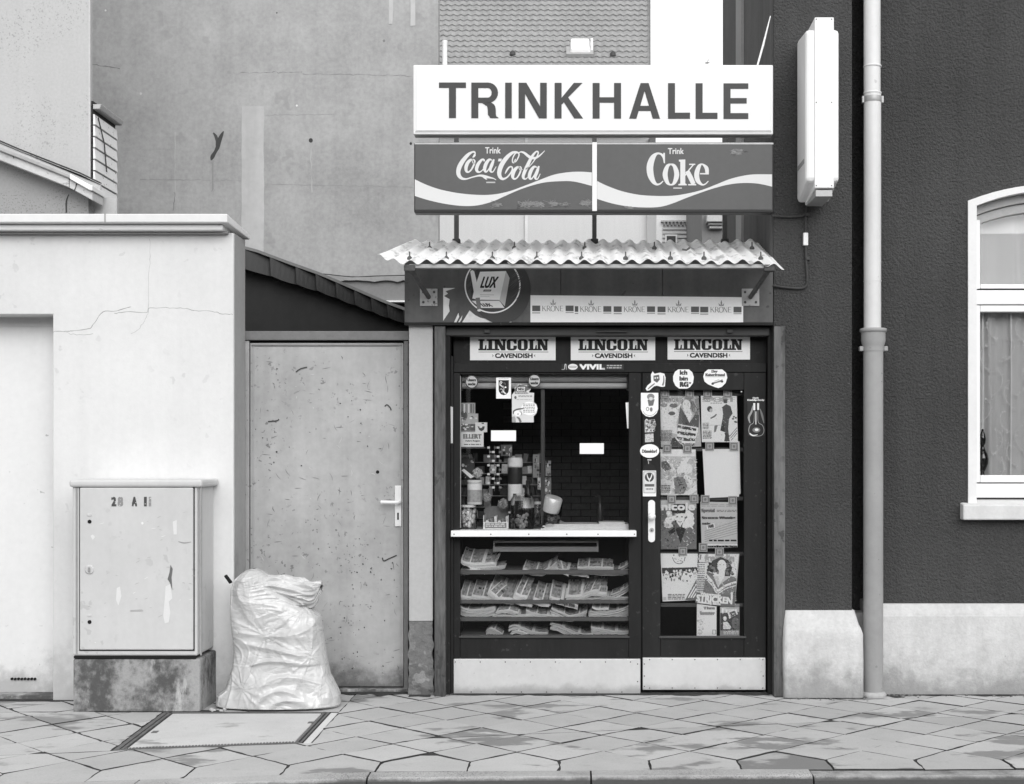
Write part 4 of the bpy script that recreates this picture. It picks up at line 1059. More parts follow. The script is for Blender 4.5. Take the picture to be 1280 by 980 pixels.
# slender rod leaning above the white sign
tag(MB().tube([Vector((ax(944, -.07), -.07, az(92, -.07))), Vector((ax(954, -.07), -.07, az(56, -.07))), Vector((ax(963, -.07), -.07, az(20, -.07)))], [.006, .007, .003], 6).build('rod', WHITE_PAINT), 'slender white rod leaning behind the right end of the white sign', 'rod')
# ================================================================== kiosk
kiosk = thing('kiosk', 'small corner kiosk with dark wooden front, corrugated canopy and glazed door', 'kiosk', (0, 0, 0))
KL, KR = ax(511, 0), FX - .012
POST_R = mat('pale_post_render', .43, .85, .06, 3, .05, 40, bump=.15, bs=60)
BASE_R = mat('crumbling_grey_base', .17, .95, .2, 5, .15, 30, bump=.8, bs=26, bd=.02, spots=.6, spot_s=14, spot_a=.32, spot_t=.56)
p0, p1 = ax(511, 0), ax(541, 0); zbase = az(777, 0)
MB().box(p0, p1, .0, .3, zbase + .001, az(404, 0)).build('corner_post', POST_R, kiosk, bevel=.006)
def rough_pt(u, t):
    x = p0 + (p1 - p0) * u; z = -.01 + (zbase + .01) * t
    d = max(0, .55 - t) * .05 * (.5 + noise.noise(Vector((x * 14, 1, z * 12)))) + max(0, (.12 - t)) * .1
    ex = (.012 * noise.noise(Vector((3, z * 18, u))) - .01 * max(0, .6 - t)) * (1 if u in (0, 1) else 0)
    return (x + (ex if u < .5 else -ex), .002 + d, z)
MB().grid(rough_pt, 16, 36, False).build('post_base', BASE_R, kiosk)
MB().box(p0 + .012, p1 - .004, .03, .3, -.03, zbase).build('post_core', BASE_R, kiosk)
# fascia
fx0, fx1 = ax(505.5, -.03), FX - .004
zf0, zf1 = az(405.5, -.03), 2.60
seams = [fx0, ax(701, -.03), ax(828, -.03), fx1]
for a0, a1 in zip(seams, seams[1:]): MB().box(a0 + .0012, a1 - .0012, -.03, .06, zf0, zf1).build('fascia_board', FASCIA, kiosk, bevel=.002)
MB().box(fx0, fx1, -.038, -.029, zf0 - .006, zf0 + .012).build('fascia_edge', DARK_WOOD, kiosk, bevel=.002)
MB().box(fx0 + .02, FX - .004, .06, 2.6, zf1 - .12, zf1 - .02).build('roof', mat('bitumen_roof', .05, .9), kiosk)
# frame posts and header
def trim(px0, px1, y0, y1, py0, py1, m, name='frame_post', bev=.004):
    return MB().box(ax(px0, y0), ax(px1, y0), y0, y1, az(py1, y0), az(py0, y0)).build(name, m, kiosk, bevel=bev)
MB().box(ax(543, -.02), ax(556.5, -.02), -.02, .12, -.01, zf0 - .007).build('frame_post', OLD_WOOD, kiosk, bevel=.004)
MB().box(ax(557, .04), ax(562.5, .04), .04, .16, .0, zf0 - .007).build('frame_post', DARK_WOOD, kiosk, bevel=.003)
MB().box(ax(563, .07), ax(566.5, .07), .07, .16, .0, az(445, .07)).build('frame_post', DARK_WOOD, kiosk, bevel=.003)
MB().box(ax(967.5, -.03), ax(981.5, -.03), -.032, .0, -.0, az(408, -.03)).build('frame_post', OLD_WOOD, kiosk, bevel=.004)
MB().box(ax(960, .05), ax(966.5, .05), .05, .16, .0, zf0 - .007).build('frame_post', DARK_WOOD, kiosk, bevel=.003)
HEAD = mat('worn_header_wood', .06, .7, .25, 3, .15, 30, streak=0, stretch=(.2, 1, 1))
hx0, hx1 = ax(557, .03), ax(962, .03)
MB().box(hx0, hx1, .03, .15, az(419.5, .03), zf0 - .008).build('header_beam', HEAD, kiosk, bevel=.006)
for px, w in ((609, 8), (765, 40), (912, 9)):
    x, z = at(px, 414, .03)
    if w > 20: MB().tube([(x - .09, .018, z - .003), (x, .016, z - .002), (x + .09, .018, z - .003)], .006, 8).build('pull_bar', DARK_METAL, kiosk)
    else: MB().box(x - .018, x + .018, .012, .032, z - .012, z + .01).build('bracket', DARK_METAL, kiosk, bevel=.003)
TB = .14
MB().box(ax(567, TB), ax(960, TB), TB, TB + .04, az(455, TB), az(418, TB)).build('transom_board', DARK_WOOD, kiosk)
FY = .10
MB().box(ax(567, FY), ax(958, FY), FY, .16, az(465.5, FY), az(454, FY)).build('transom_rail', DARK_WOOD, kiosk, bevel=.004)
# room inside
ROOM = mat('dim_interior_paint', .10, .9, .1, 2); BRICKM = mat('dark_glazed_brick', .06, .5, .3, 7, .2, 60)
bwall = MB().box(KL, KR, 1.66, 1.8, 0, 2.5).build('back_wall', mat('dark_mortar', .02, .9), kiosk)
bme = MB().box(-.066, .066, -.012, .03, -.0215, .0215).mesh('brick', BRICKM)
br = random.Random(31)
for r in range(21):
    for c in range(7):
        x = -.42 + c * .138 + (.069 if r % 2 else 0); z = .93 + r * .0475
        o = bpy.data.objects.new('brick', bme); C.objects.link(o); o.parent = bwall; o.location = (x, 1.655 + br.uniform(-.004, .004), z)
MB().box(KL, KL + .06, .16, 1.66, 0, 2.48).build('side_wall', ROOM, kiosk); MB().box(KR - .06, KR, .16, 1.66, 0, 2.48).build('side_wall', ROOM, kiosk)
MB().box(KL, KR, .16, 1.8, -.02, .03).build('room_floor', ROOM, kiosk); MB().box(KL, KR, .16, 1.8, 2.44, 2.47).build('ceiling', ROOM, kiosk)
# ---- shop window unit
WX0, WX1 = 566.8, 801.5
win2 = MB().box(ax(WX0, FY), ax(575, FY), FY, .16, az(823, FY), az(466, FY)).build('shop_window', DARK_WOOD, kiosk, bevel=.003)
def wbox(p0_, q0_, p1_, q1_, y0, y1, name, m, parent=win2, bev=.003):
    return MB().box(ax(p0_, y0), ax(p1_, y0), y0, y1, az(q1_, y0), az(q0_, y0)).build(name, m, parent, bevel=bev)
wbox(786, 466, 801.3, 823, FY, .16, 'stile', DARK_WOOD)
wbox(575.2, 797.5, 785.8, 823, FY, .16, 'bottom_rail', DARK_WOOD)
wbox(575.2, 466, 785.8, 468, FY + .01, .16, 'top_bead', DARK_WOOD)
wbox(575, 470, 576, 660, FY + .012, .14, 'bead', GALV); 
wbox(573.5, 795.5, 787, 797.6, FY - .012, FY + .02, 'sill_bead', HEAD)
MB().box(ax(575, .12), ax(786, .12), .122, .126, az(661, .12), az(467, .12)).build('pane', GLASS, win2)
MB().box(ax(575, .12), ax(786, .12), .122, .126, az(797, .12), az(672, .12)).build('pane', GLASS, win2)
wbox(676, 487, 681, 658, .16, .18, 'curtain_edge', mat('dim_drape', .07, .8), win2)
# counter with its white metal edge
cz = az(663.5, .0)
ct = MB().box(ax(563.5, .0), ax(795.5, .0), .0, .62, az(671, 0), cz).build('counter', WHITE_PAINT, win2, bevel=.003)
for px in (567.5, 613.5, 661, 708.5, 747.5, 793):
    x, z = at(px, 667.8, 0); o = MB().lathe([(.004, 0), (.003, .002)], 0, 0, 8).build('counter_screw', DARK_METAL, win2); o.rotation_euler = (R(90), 0, 0); o.location = (x, -.0002, z)
KY = .07
def kick(p0_, p1_, q0_, q1_, parent):
    k = MB().box(ax(p0_, KY), ax(p1_, KY), KY, FY + .03, az(q1_, KY), az(q0_, KY)).build('kick_plate', KICK, parent, bevel=.003)
    return k
kick(567, 800.5, 824, 867.5, win2)
def rivets(spots, parent, m):
    me = MB().lathe([(.004, 0), (.003, .0025), (.001, .003)], 0, 0, 7).mesh('rivet', m)
    for px, py in spots:
        x, z = at(px, py, KY); o = bpy.data.objects.new('rivet', me); C.objects.link(o); o.parent = parent; o.rotation_euler = (R(90), 0, 0); o.location = (x, KY, z)
RIV = mat('dark_rivet', .07, .6)
rivets([(569 + 31.3 * k, 827.5) for k in range(8)] + [(589 + 31.4 * k, 865) for k in range(7)] + [(797, 830), (797, 852)], win2, RIV)
# ---- display shelves under the counter
SHELF = mat('shelf_wood', .12, .7, .15, 4, stretch=(.2, 1, 1))
for q0_, q1_ in ((712.5, 718), (750, 754.5), (771.5, 776.5), (793.5, 798)):
    MB().box(ax(575, .15), ax(786, .15), .15, .56, az(q1_, .15), az(q0_, .15)).build('shelf', SHELF, kiosk, bevel=.002)
MB().box(ax(570, .2), ax(790, .2), .57, .58, .1, az(672, .2)).build('display_back', mat('dark_display_back', .03, .9), kiosk)
for p_ in (571, 787.5): MB().box(ax(p_, .2) - .01, ax(p_, .2) + .01, .165, .58, .1, az(672, .2)).build('display_side', mat('dark_side', .035, .8) if p_ == 571 else bpy.data.materials['dark_side'], kiosk)
# shallow tray hung under the counter
TRAY = mat('tray_metal', .30, .5, .1)
ty = .17
tr_ = MB().box(ax(617, ty), ax(747.5, ty), ty, ty + .18, az(689.5, ty), az(683.5, ty)).build('tray', TRAY, kiosk)
for q in ((616.5, 676.5, 748, 678.2), (616.5, 678.2, 618.4, 689.8), (746, 678.2, 748, 689.8)): MB().box(ax(q[0], ty), ax(q[2], ty), ty - .004, ty + .16, az(q[3], ty), az(q[1], ty)).build('tray_edge', TRAY, tr_)
# ---- door unit
door = MB().box(ax(803, FY), ax(825.5, FY), FY, .145, az(823, FY), az(466, FY)).build('door', DARK_WOOD, kiosk, bevel=.003)
wbox(930, 466, 957.5, 823, FY, .145, 'stile', DARK_WOOD, door)
wbox(825.7, 466, 929.8, 487.5, FY, .145, 'top_rail', DARK_WOOD, door)
wbox(825.7, 798, 929.8, 823, FY, .145, 'bottom_rail', DARK_WOOD, door)
wbox(824, 795.5, 933, 798, FY - .012, FY + .02, 'sill_bead', HEAD, door)
for q in (490, 559.5, 621, 690, 754): wbox(826, q, 932, q + 4.5, .17, .185, 'crossbar', mat('dull_crossbar', .08, .5) if q == 490 else bpy.data.materials['dull_crossbar'], door, 0)
MB().box(ax(825.5, .12), ax(930, .12), .122, .126, az(798, .12), az(487.5, .12)).build('pane', GLASS, door)
kick(803.5, 957, 822.5, 862.5, door)
rivets([(812 + 28.3 * k, 824.5) for k in range(6)] + [(812 + 28.3 * k, 860) for k in range(6)] + [(805.5, 830), (805.5, 845), (805.5, 858), (954, 845)], door, RIV)
MB().box(ax(801.5, .12), ax(803, .12), .112, .14, az(866, .12), az(466, .12)).build('joint_strip', BLACK, kiosk)
# door plate with round knob
hp = MB().prism_y([at(814.5 + (4.4 * math.cos(R(a_)) if True else 0), (678 - 4.6 - 44 if 0 <= a_ <= 180 else 673.5) - 4.4 * math.sin(R(a_)), FY - .01) for a_ in range(0, 360, 15)], FY - .012, FY).build('handle', WHITE_PLASTIC, door, bevel=.002)
x, z = at(814.6, 645.5, FY - .03)
o = MB().lathe([(.010, 0), (.010, .018), (.02, .026), (.0235, .038), (.02, .05), (.008, .056)], 0, 0, 20).build('knob', WHITE_PLASTIC, door); o.rotation_euler = (R(90), 0, 0); o.location = (x, FY - .010, z)
x, z = at(814.7, 662.5, FY - .012)
o = MB().lathe([(.0135, 0), (.0125, .005)], 0, 0, 18).build('lock', GALV, door); o.rotation_euler = (R(90), 0, 0); o.location = (x, FY - .0122, z)
MB().box(x - .003, x + .003, FY - .0185, FY - .013, z - .007, z + .003).build('keyhole', BLACK, door)
o = MB().lathe([(.006, 0), (.003, .003)], 0, 0, 8).build('screw', WHITE_PLASTIC, door); x, z = at(926.5, 489.5, FY + .03); o.rotation_euler = (R(90), 0, 0); o.location = (x, .118, z)
# threshold
MB().box(ax(563, .06), ax(962, .06), .05, .2, -.03, .005).build('threshold', CONCRETE, kiosk, bevel=.005)

# ---- corrugated canopy
n = NT('translucent_corrugated_sheet')        # milky plastic sheet: passes about half of the daylight
n.t.nodes.remove(n.p); cv = n.math('ADD', .93, n.math('MULTIPLY', n.noise(30, 4, .6), .08))
cd1 = n.math('MULTIPLY', n.ramp(n.noise(22, 3, .6, (1, .08, 1), off=3), .50, .68), .42); cv = n.math('MULTIPLY', cv, n.math('SUBTRACT', 1.0, cd1))
cc = n.t.nodes.new('ShaderNodeCombineColor')
for k in range(3): n.link(cv, cc.inputs[k])
c_d = n.t.nodes.new('ShaderNodeBsdfDiffuse'); c_t = n.t.nodes.new('ShaderNodeBsdfTranslucent'); c_m = n.t.nodes.new('ShaderNodeMixShader'); c_g = n.t.nodes.new('ShaderNodeBsdfGlossy'); c_m2 = n.t.nodes.new('ShaderNodeMixShader'); c_m2.inputs[0].default_value = .04; c_g.inputs['Roughness'].default_value = .3
n.link(cc.outputs[0], c_d.inputs[0]); n.link(cc.outputs[0], c_t.inputs[0]); c_m.inputs[0].default_value = .30
n.link(c_d.outputs[0], c_m.inputs[1]); n.link(c_t.outputs[0], c_m.inputs[2]); n.link(c_m.outputs[0], c_m2.inputs[1]); n.link(c_g.outputs[0], c_m2.inputs[2]); n.link(c_m2.outputs[0], n.out.inputs[0]); CANW = n.m
rearZ, frontZ, rearY, frontY = 2.80, 2.518, .62, -.50
RL, RRt, FL, FRt = -1.015, 1.19, -1.10, 1.19
PIT = .0855
def can_pt(u, t, th=0.0):
    """u across, t from rear to front"""
    x = (RL + (RRt - RL) * u) * (1 - t) + (FL + (FRt - FL) * u) * t
    xx = RL + (RRt - RL) * u
    z = rearZ + (frontZ - rearZ) * t + .0125 * math.cos(2 * math.pi * (xx + 1.0) / PIT)
    z += .006 * noise.noise(Vector((xx * 3, t * 2, 0))) + .003 * noise.noise(Vector((xx * 13, t * 1.5, 4)))
    if t > .85: z += .007 * noise.noise(Vector((xx * 9, 7, 0))) * (t - .85) / .15
    if xx < -.90: z += (-.90 - xx) * .34 * t
    if xx > 1.03: z -= (xx - 1.03) * .22 * t
    y = rearY + (frontY - rearY) * t - .02 * (noise.noise(Vector((xx * 6, 3, 1))) + .4 * noise.noise(Vector((xx * 25, 3, 1)))) * (1 if t > .5 else -1.5) * abs(t - .5) + (.0 if xx > -.9 else (-.9 - xx) * .35 * t)
    return (x, y, z + th)
cmb = MB(); NU, NV = 26 * 12, 10
cmb.grid(can_pt, NU, NV)
can = cmb.build('canopy', CANW, kiosk)
HOOK = mat('rusty_hook_bolt', .08, .7, .3, 60)
for px, py in ((512, 323), (537, 309), (558, 326), (615.5, 325.5), (643, 310), (671, 325.5), (731, 310.5), (727, 325.5), (782, 326), (818, 310), (838, 325.5), (940, 309), (951, 324), (880, 322)):
    t = .9 if py > 318 else .42
    y = rearY + (frontY - rearY) * t; x = ax(px, y); zb_ = rearZ + (frontZ - rearZ) * t + .012
    MB().lathe([(.014, -.012), (.015, -.002), (.008, .006), (.004, .01), (.004, .03), (.0015, .034)], x, y, 10, zb_).build('hook_bolt', HOOK, can)
ry = frontY + .04
MB().box(ax(512, ry), ax(962, ry), ry - .018, ry + .02, frontZ - .032, frontZ - .009).build('front_rail', GALV, can, bevel=.003)
for px0_, px1_, px2_ in ((536, 513, 0), (938, 962, 1)):
    x, z = at(px0_, 371.5, -.03)
    MB().box(x - .052, x + .052, -.038, -.0305, z - .053, z + .05).build('bracket_plate', mat('plate_pale_paint', .42, .6, .15, 12, spots=.6, spot_s=40, spot_a=.1, spot_t=.6) if px2_ == 0 else bpy.data.materials['plate_pale_paint'], can, bevel=.003)
    for sx in (-.032, .032):
        for sz_ in (-.03, .03): o = MB().lathe([(.008, -.004), (.008, .0), (.006, .005)], 0, 0, 8).build('plate_bolt', HOOK, can); o.rotation_euler = (R(90), 0, 0); o.location = (x + sx, -.038, z + sz_)
    xe, ze = at(px1_, 338, ry)
    MB().tube([(x, -.035, z + .0), (xe, ry, ze + .01)], .014, 10).build('strut', mat('rusty_strut', .10, .7, .3, 20) if px2_ == 0 else bpy.data.materials['rusty_strut'], can)
    MB().box(xe - .035, xe + .03, ry - .025, ry + .03, frontZ - .05, frontZ - .012).build('strut_head', HOOK, can, bevel=.008)
tw_ = MB().tube([(ax(853, -.1), -.1, 2.645), (ax(858, -.1), -.11, 2.64), (ax(862, -.1), -.09, 2.655)], .006, 6)
tag(tw_.build('twig', HOOK), 'little dark twig lying on the corrugated canopy', 'twig')

# ================================================================== signs over the kiosk
SGY = -.18
SIGNW = mat('sign_white_enamel', .74, .35, .025, 1.5, .015, 30, spec=.3, streak=.02)
LETTER = mat('sign_letter_paint', .045, .5, .06, 3)
sg = thing('kiosk_sign', 'wide white sign box with large dark capital letters TRINKHALLE above the kiosk', 'sign', (0, SGY, 2.0 + 1.3))
sx0, sx1 = ax(516.5, SGY), ax(966.5, SGY); sz0, sz1 = az(168, SGY), az(81, SGY)
MB().box(sx0, sx1, SGY, SGY + .10, sz0, sz1).build('frame', SIGNW, sg, bevel=.006)
pn = MB().box(sx0 + .016, sx1 - .014, SGY - .004, SGY + .002, sz0 + .02, sz1 - .008).build('panel', SIGNW, sg, bevel=.003)
MB().box(sx0 + .012, sx1 - .010, SGY - .002, SGY + .002, sz0 + .013, sz0 + .0185).build('seam', GALV, sg)
Lx = [(548.8, 582.5), (589.2, 623.8), (631.5, 639.7), (648.3, 683.5), (693.3, 728.8), (740.8, 776.3), (786.5, 825), (835, 862.5), (869.5, 896.8), (904.4, 935.3)]
def letter(ch, x0, x1, y0, y1, vs=8.7, hs=6.7):
    m = (y0 + y1) / 2
    if ch == 'T': return [[(x0, y0), (x1, y0), (x1, y0 + hs), ((x0 + x1 + vs) / 2, y0 + hs), ((x0 + x1 + vs) / 2, y1), ((x0 + x1 - vs) / 2, y1), ((x0 + x1 - vs) / 2, y0 + hs), (x0, y0 + hs)]]
    if ch == 'I': return [[(x0, y0), (x1, y0), (x1, y1), (x0, y1)]]
    if ch == 'N': return [[(x0, y0), (x0 + vs + 1, y0), (x1 - vs + .4, y1 - 15), (x1 - vs + .4, y0), (x1, y0), (x1, y1), (x1 - vs - 1, y1), (x0 + vs - .6, y0 + 14), (x0 + vs - .6, y1), (x0, y1)]]
    if ch == 'K': return [[(x0, y0), (x0 + vs, y0), (x0 + vs, m - 3.5), (x1 - 11.5, y0), (x1 - .7, y0), (x0 + vs + 8.2, m - 4), (x1, y1), (x1 - 11, y1), (x0 + vs + 3, m + 2), (x0 + vs, m + 5), (x0 + vs, y1), (x0, y1)]]
    if ch == 'H': return [[(x0, y0), (x0 + vs, y0), (x0 + vs, m - hs / 2 - 1), (x1 - vs, m - hs / 2 - 1), (x1 - vs, y0), (x1, y0), (x1, y1), (x1 - vs, y1), (x1 - vs, m + hs / 2 - 1), (x0 + vs, m + hs / 2 - 1), (x0 + vs, y1), (x0, y1)]]
    if ch == 'L': return [[(x0, y0), (x0 + vs, y0), (x0 + vs, y1 - hs - .8), (x1, y1 - hs - .8), (x1, y1), (x0, y1)]]
    if ch == 'E': return [[(x0, y0), (x1, y0), (x1, y0 + hs), (x0 + vs, y0 + hs), (x0 + vs, m - hs / 2 - .5), (x1 - 2, m - hs / 2 - .5), (x1 - 2, m + hs / 2 - .5), (x0 + vs, m + hs / 2 - .5), (x0 + vs, y1 - hs - .5), (x1, y1 - hs - .5), (x1, y1), (x0, y1)]]
    if ch == 'A':
        c = (x0 + x1) / 2
        return [[(c - 5, y0), (c + 5, y0), (x1, y1), (x1 - 9, y1), (x1 - 12, y1 - 9.5), (x0 + 12, y1 - 9.5), (x0 + 9, y1), (x0, y1)], None, [(c, y0 + 10), (c + 5.4, y1 - 16.5), (c - 5.4, y1 - 16.5)]]
    if ch == 'R': return None
def face_out(pts_list, y):
    return [[at(px, py, y) for px, py in p] for p in pts_list]
lyr = SGY - .004
for i, (ch, (x0, x1)) in enumerate(zip('TRINKHALLE', Lx)):
    y0, y1 = 103.2 + .12 * i, 147.6 + .12 * i
    mb = MB(); yf, yb_ = lyr - .003, lyr + .001
    def solid(p):
        p2 = [at(a_, b_, lyr) for a_, b_ in reversed(p)]
        mb.prism_y(p2, yf, yb_)
    if ch == 'R':
        vs = 8.7; a_ = Art(lyr)
        solid([(x0, y0), (x0 + vs, y0), (x0 + vs, y1), (x0, y1)])
        bx = x1 - 1.2; bh = y0 + 25.5; r = 12.7
        outer = [(x0 + vs, y0), (bx - r, y0)] + [(bx - r + r * math.sin(R(q)), y0 + r - r * math.cos(R(q))) for q in range(15, 180, 15)] + [(bx - r, bh), (x0 + vs, bh)]
        inner = [(x0 + vs, y0 + 6.7), (bx - r, y0 + 6.7)] + [(bx - r + (r - 8) * math.sin(R(q)), y0 + r - (r - 6.7) * math.cos(R(q))) for q in range(15, 180, 15)] + [(bx - r, bh - 6.7), (x0 + vs, bh - 6.7)]
        for k in range(len(outer) - 1): solid([outer[k], outer[k + 1], inner[k + 1], inner[k]])
        leg = spline([(bx - 11, bh - 1, 0), (bx - 6.5, bh + 2, 0), (bx - 4.6, bh + 7, 0), (bx - 4.2, y1 - 4, 0), (bx - 2.6, y1, 0)], 3)
        lo2 = [(min(p_[0] - 8.4 + (1.2 if p_[1] > y1 - 3 else 0), x1 - 9), p_[1] + (1.5 if k_ < 4 else 0)) for k_, p_ in enumerate(leg)]
        leg2 = [(p_[0] + 1.6 + (1.6 if p_[1] > y1 - 2 else 0), p_[1]) for p_ in leg]
        for k in range(len(leg) - 1): solid([lo2[k], leg2[k], leg2[k + 1], lo2[k + 1]])
    elif ch == 'A':
        c = (x0 + x1) / 2
        solid([(c - 5, y0), (c, y0), (c, y0 + 10), (x0 + 9, y1), (x0, y1)]); solid([(c, y0), (c + 5, y0), (x1, y1), (x1 - 9, y1), (c, y0 + 10)])
        yf += .0006; solid([(c - 6.4, y1 - 16), (c + 6.4, y1 - 16), (c + 8.6, y1 - 9.6), (c - 8.6, y1 - 9.6)])
    else:
        for p in letter(ch, x0, x1, y0, y1): solid(p)
    mb.build('letter', LETTER, pn)
# soft drink sign
DGY = -.17
ds = thing('drinks_sign', 'long dark enamel soft drink sign with white wave stripes under the white sign', 'sign', (0, DGY, 2.9))
dx0, dx1 = ax(517.5, DGY), ax(967.5, DGY); dz0, dz1 = az(266, DGY), az(177.5, DGY)
FRAME_D = mat('dark_sign_frame', .028, .4, .1)
MB().box(dx0, dx1, DGY, DGY + .09, dz0, dz1).build('frame', FRAME_D, ds, bevel=.008)
MB().box(dx0 + .004, dx1 - .004, DGY - .003, DGY + .01, az(180.6, DGY), az(178.4, DGY)).build('top_rim', GALV, ds)
dp1 = MB().box(ax(518.8, DGY), ax(740, DGY), DGY - .005, DGY + .004, az(262.5, DGY), az(181, DGY)).build('panel', SIGN_RED, ds, bevel=.002)
dp2 = MB().box(ax(746.5, DGY), ax(965.2, DGY), DGY - .005, DGY + .004, az(262.5, DGY), az(181, DGY)).build('panel', SIGN_RED, ds, bevel=.002)
MB().box(ax(740.2, DGY), ax(746.2, DGY), DGY - .008, DGY + .004, az(264, DGY), az(178, DGY)).build('divider', SIGNW, ds, bevel=.002)
yd = DGY - .005
WHT = 222
a = Art(yd, (460, 0), 3.266)
top = spline([(191, 732), (240, 755), (300, 775), (380, 790), (460, 796), (520, 793), (580, 780), (640, 758), (700, 735), (760, 713), (820, 703), (870, 701), (914, 704)], 4)
bot = spline([(191, 800), (250, 818), (320, 833), (390, 841), (450, 838), (510, 822), (560, 800), (610, 778), (660, 760), (720, 745), (780, 740), (840, 741), (914, 759)], 4)
a.put(top + bot, [(i, i + 1, len(top) + i + 1, len(top) + i) for i in range(len(top) - 1)], WHT)
a.frame((560, 175), 7.111)
a.text('Trink', 330, 64, 468, 120, WHT, 1.2)
S = lambda pts, g=WHT, n=6: a.stroke(pts, g, n=n)
# flowing script, drawn stroke by stroke with swelling width
S([(243, 128, 8), (236, 108, 16), (215, 108, 16), (180, 130, 28), (140, 175, 36), (108, 225, 40), (92, 275, 38), (98, 315, 34), (125, 342, 24), (165, 346, 13), (205, 334, 11), (250, 322, 12), (290, 316, 18), (330, 325, 24), (375, 335, 15), (405, 342, 9), (428, 355, 5)])
S([(300, 318, 8), (320, 330, 18), (340, 347, 10), (350, 345, 2)]); S([(240, 128, 20), (228, 148, 16), (216, 152, 4)])
S([(222, 176, 10), (200, 178, 22), (174, 205, 30), (160, 245, 30), (164, 277, 22), (182, 285, 14), (206, 265, 14), (228, 225, 16), (238, 190, 14), (228, 174, 11), (216, 178, 8), (222, 205, 6), (244, 205, 6)])
S([(322, 190, 14), (318, 174, 14), (298, 178, 20), (268, 215, 30), (254, 255, 30), (262, 280, 22), (285, 284, 12), (312, 262, 9), (330, 240, 7)])
S([(390, 180, 9), (368, 174, 20), (342, 205, 30), (326, 250, 30), (332, 280, 20), (350, 276, 12), (378, 232, 9), (400, 178, 8)]); S([(408, 172, 14), (392, 215, 28), (376, 258, 26), (382, 282, 16), (402, 280, 10), (428, 236, 6)])
a.poly([(450, 166), (478, 166), (472, 190), (444, 190)], WHT)
S([(600, 168, 7), (588, 200, 13), (574, 196, 11), (576, 160, 10), (600, 118, 12), (626, 116, 12), (630, 140, 11), (608, 185, 10), (585, 206, 6)])
S([(632, 116, 9), (605, 106, 14), (565, 118, 26), (515, 165, 36), (475, 225, 40), (456, 285, 38), (462, 325, 32), (485, 346, 22), (520, 335, 14), (553, 300, 13), (572, 262, 13), (566, 238, 12), (542, 244, 14), (520, 275, 14), (508, 300, 6)])
S([(632, 112, 8), (652, 106, 13), (680, 116, 20), (712, 142, 24), (740, 158, 24), (775, 160, 20), (810, 142, 14), (838, 118, 9), (860, 95, 5)])
S([(636, 240, 10), (614, 244, 22), (588, 275, 30), (575, 315, 30), (580, 340, 20), (598, 346, 13), (622, 325, 13), (642, 285, 15), (650, 252, 13), (642, 238, 10), (630, 242, 7), (640, 266, 6), (662, 262, 6)])
S([(690, 262, 7), (730, 228, 7), (768, 180, 9), (798, 130, 11), (800, 106, 13), (780, 106, 14), (745, 150, 24), (712, 215, 30), (682, 280, 30), (668, 325, 26), (680, 346, 16), (700, 340, 8), (724, 310, 5)])
S([(790, 244, 9), (766, 238, 20), (740, 270, 30), (724, 315, 30), (730, 344, 20), (748, 340, 12), (776, 296, 9), (800, 240, 8)]); S([(808, 232, 14), (792, 280, 28), (776, 322, 26), (780, 346, 16), (798, 344, 9), (820, 300, 6)])
a.rect(340, 371, 420, 383, 190)
gr2 = random.Random(40)
for cx_, cy_, n_ in ((720, 560, 30), (800, 575, 36), (940, 570, 26), (1045, 578, 8), (1225, 560, 40), (430, 575, 16), (680, 580, 14)):
    for _ in range(n_): a.stroke([(cx_ + gr2.gauss(0, 28), cy_ + gr2.gauss(0, 16) , 2), (cx_ + gr2.gauss(0, 28), cy_ + gr2.gauss(0, 16), gr2.uniform(3, 8)), (cx_ + gr2.gauss(0, 28), cy_ + gr2.gauss(0, 16), 2)], gr2.choice((118, 126, 140)), n=3)
a.build('lettering', dp1, INK_GLOSS)
a = Art(yd, (740, 0), 3.266)
top = spline([(21, 739), (60, 758), (120, 780), (190, 795), (260, 800), (330, 799), (390, 790), (450, 775), (510, 752), (560, 732), (610, 719), (660, 712), (735, 712)], 4)
bot = spline([(21, 812), (80, 830), (150, 843), (220, 847), (280, 844), (330, 830), (380, 810), (440, 788), (500, 768), (560, 753), (620, 747), (680, 750), (735, 762)], 4)
a.put(top + bot, [(i, i + 1, len(top) + i + 1, len(top) + i) for i in range(len(top) - 1)], WHT)
a.frame((780, 175), 6.737)
a.text('Trink', 370, 68, 503, 118, WHT, 1.2)
S([(337, 170, 8), (328, 135, 20), (305, 116, 16), (275, 116, 20), (245, 145, 42), (224, 195, 54), (218, 245, 56), (226, 300, 52), (248, 350, 36), (276, 374, 18), (305, 368, 12), (330, 345, 7)])
a.poly([(332, 108), (345, 108), (345, 196), (336, 196), (326, 150)], WHT)
for (cx_, cy_) in ((395, 290),):
    S([(395, 203, 12), (365, 222, 30), (346, 290, 42), (365, 357, 30), (395, 377, 12), (425, 357, 30), (444, 290, 42), (425, 222, 30), (395, 203, 12)])
a.poly([(462, 166), (516, 164), (516, 366), (528, 372), (528, 382), (458, 382), (458, 372), (474, 366), (474, 184), (462, 180)], WHT)
S([(512, 300, 10), (545, 256, 10), (584, 208, 10)]); a.rect(548, 200, 600, 210, WHT); S([(532, 262, 38), (560, 316, 40), (586, 372, 36)], n=2); a.rect(540, 371, 608, 382, WHT)
S([(640, 284, 10), (690, 284, 12), (714, 284, 12)]); S([(700, 284, 28), (694, 236, 32), (658, 204, 12), (630, 226, 32), (612, 290, 42), (624, 346, 36), (658, 376, 16), (686, 370, 10), (710, 346, 8)])
a.rect(415, 400, 488, 410, 200)
for _ in range(40): a.stroke([(950 + gr2.gauss(0, 30), 98 + gr2.gauss(0, 12), 2), (950 + gr2.gauss(0, 30), 98 + gr2.gauss(0, 12), 8), (950 + gr2.gauss(0, 30), 98 + gr2.gauss(0, 12), 2)], gr2.choice((120, 135, 150)), n=3)
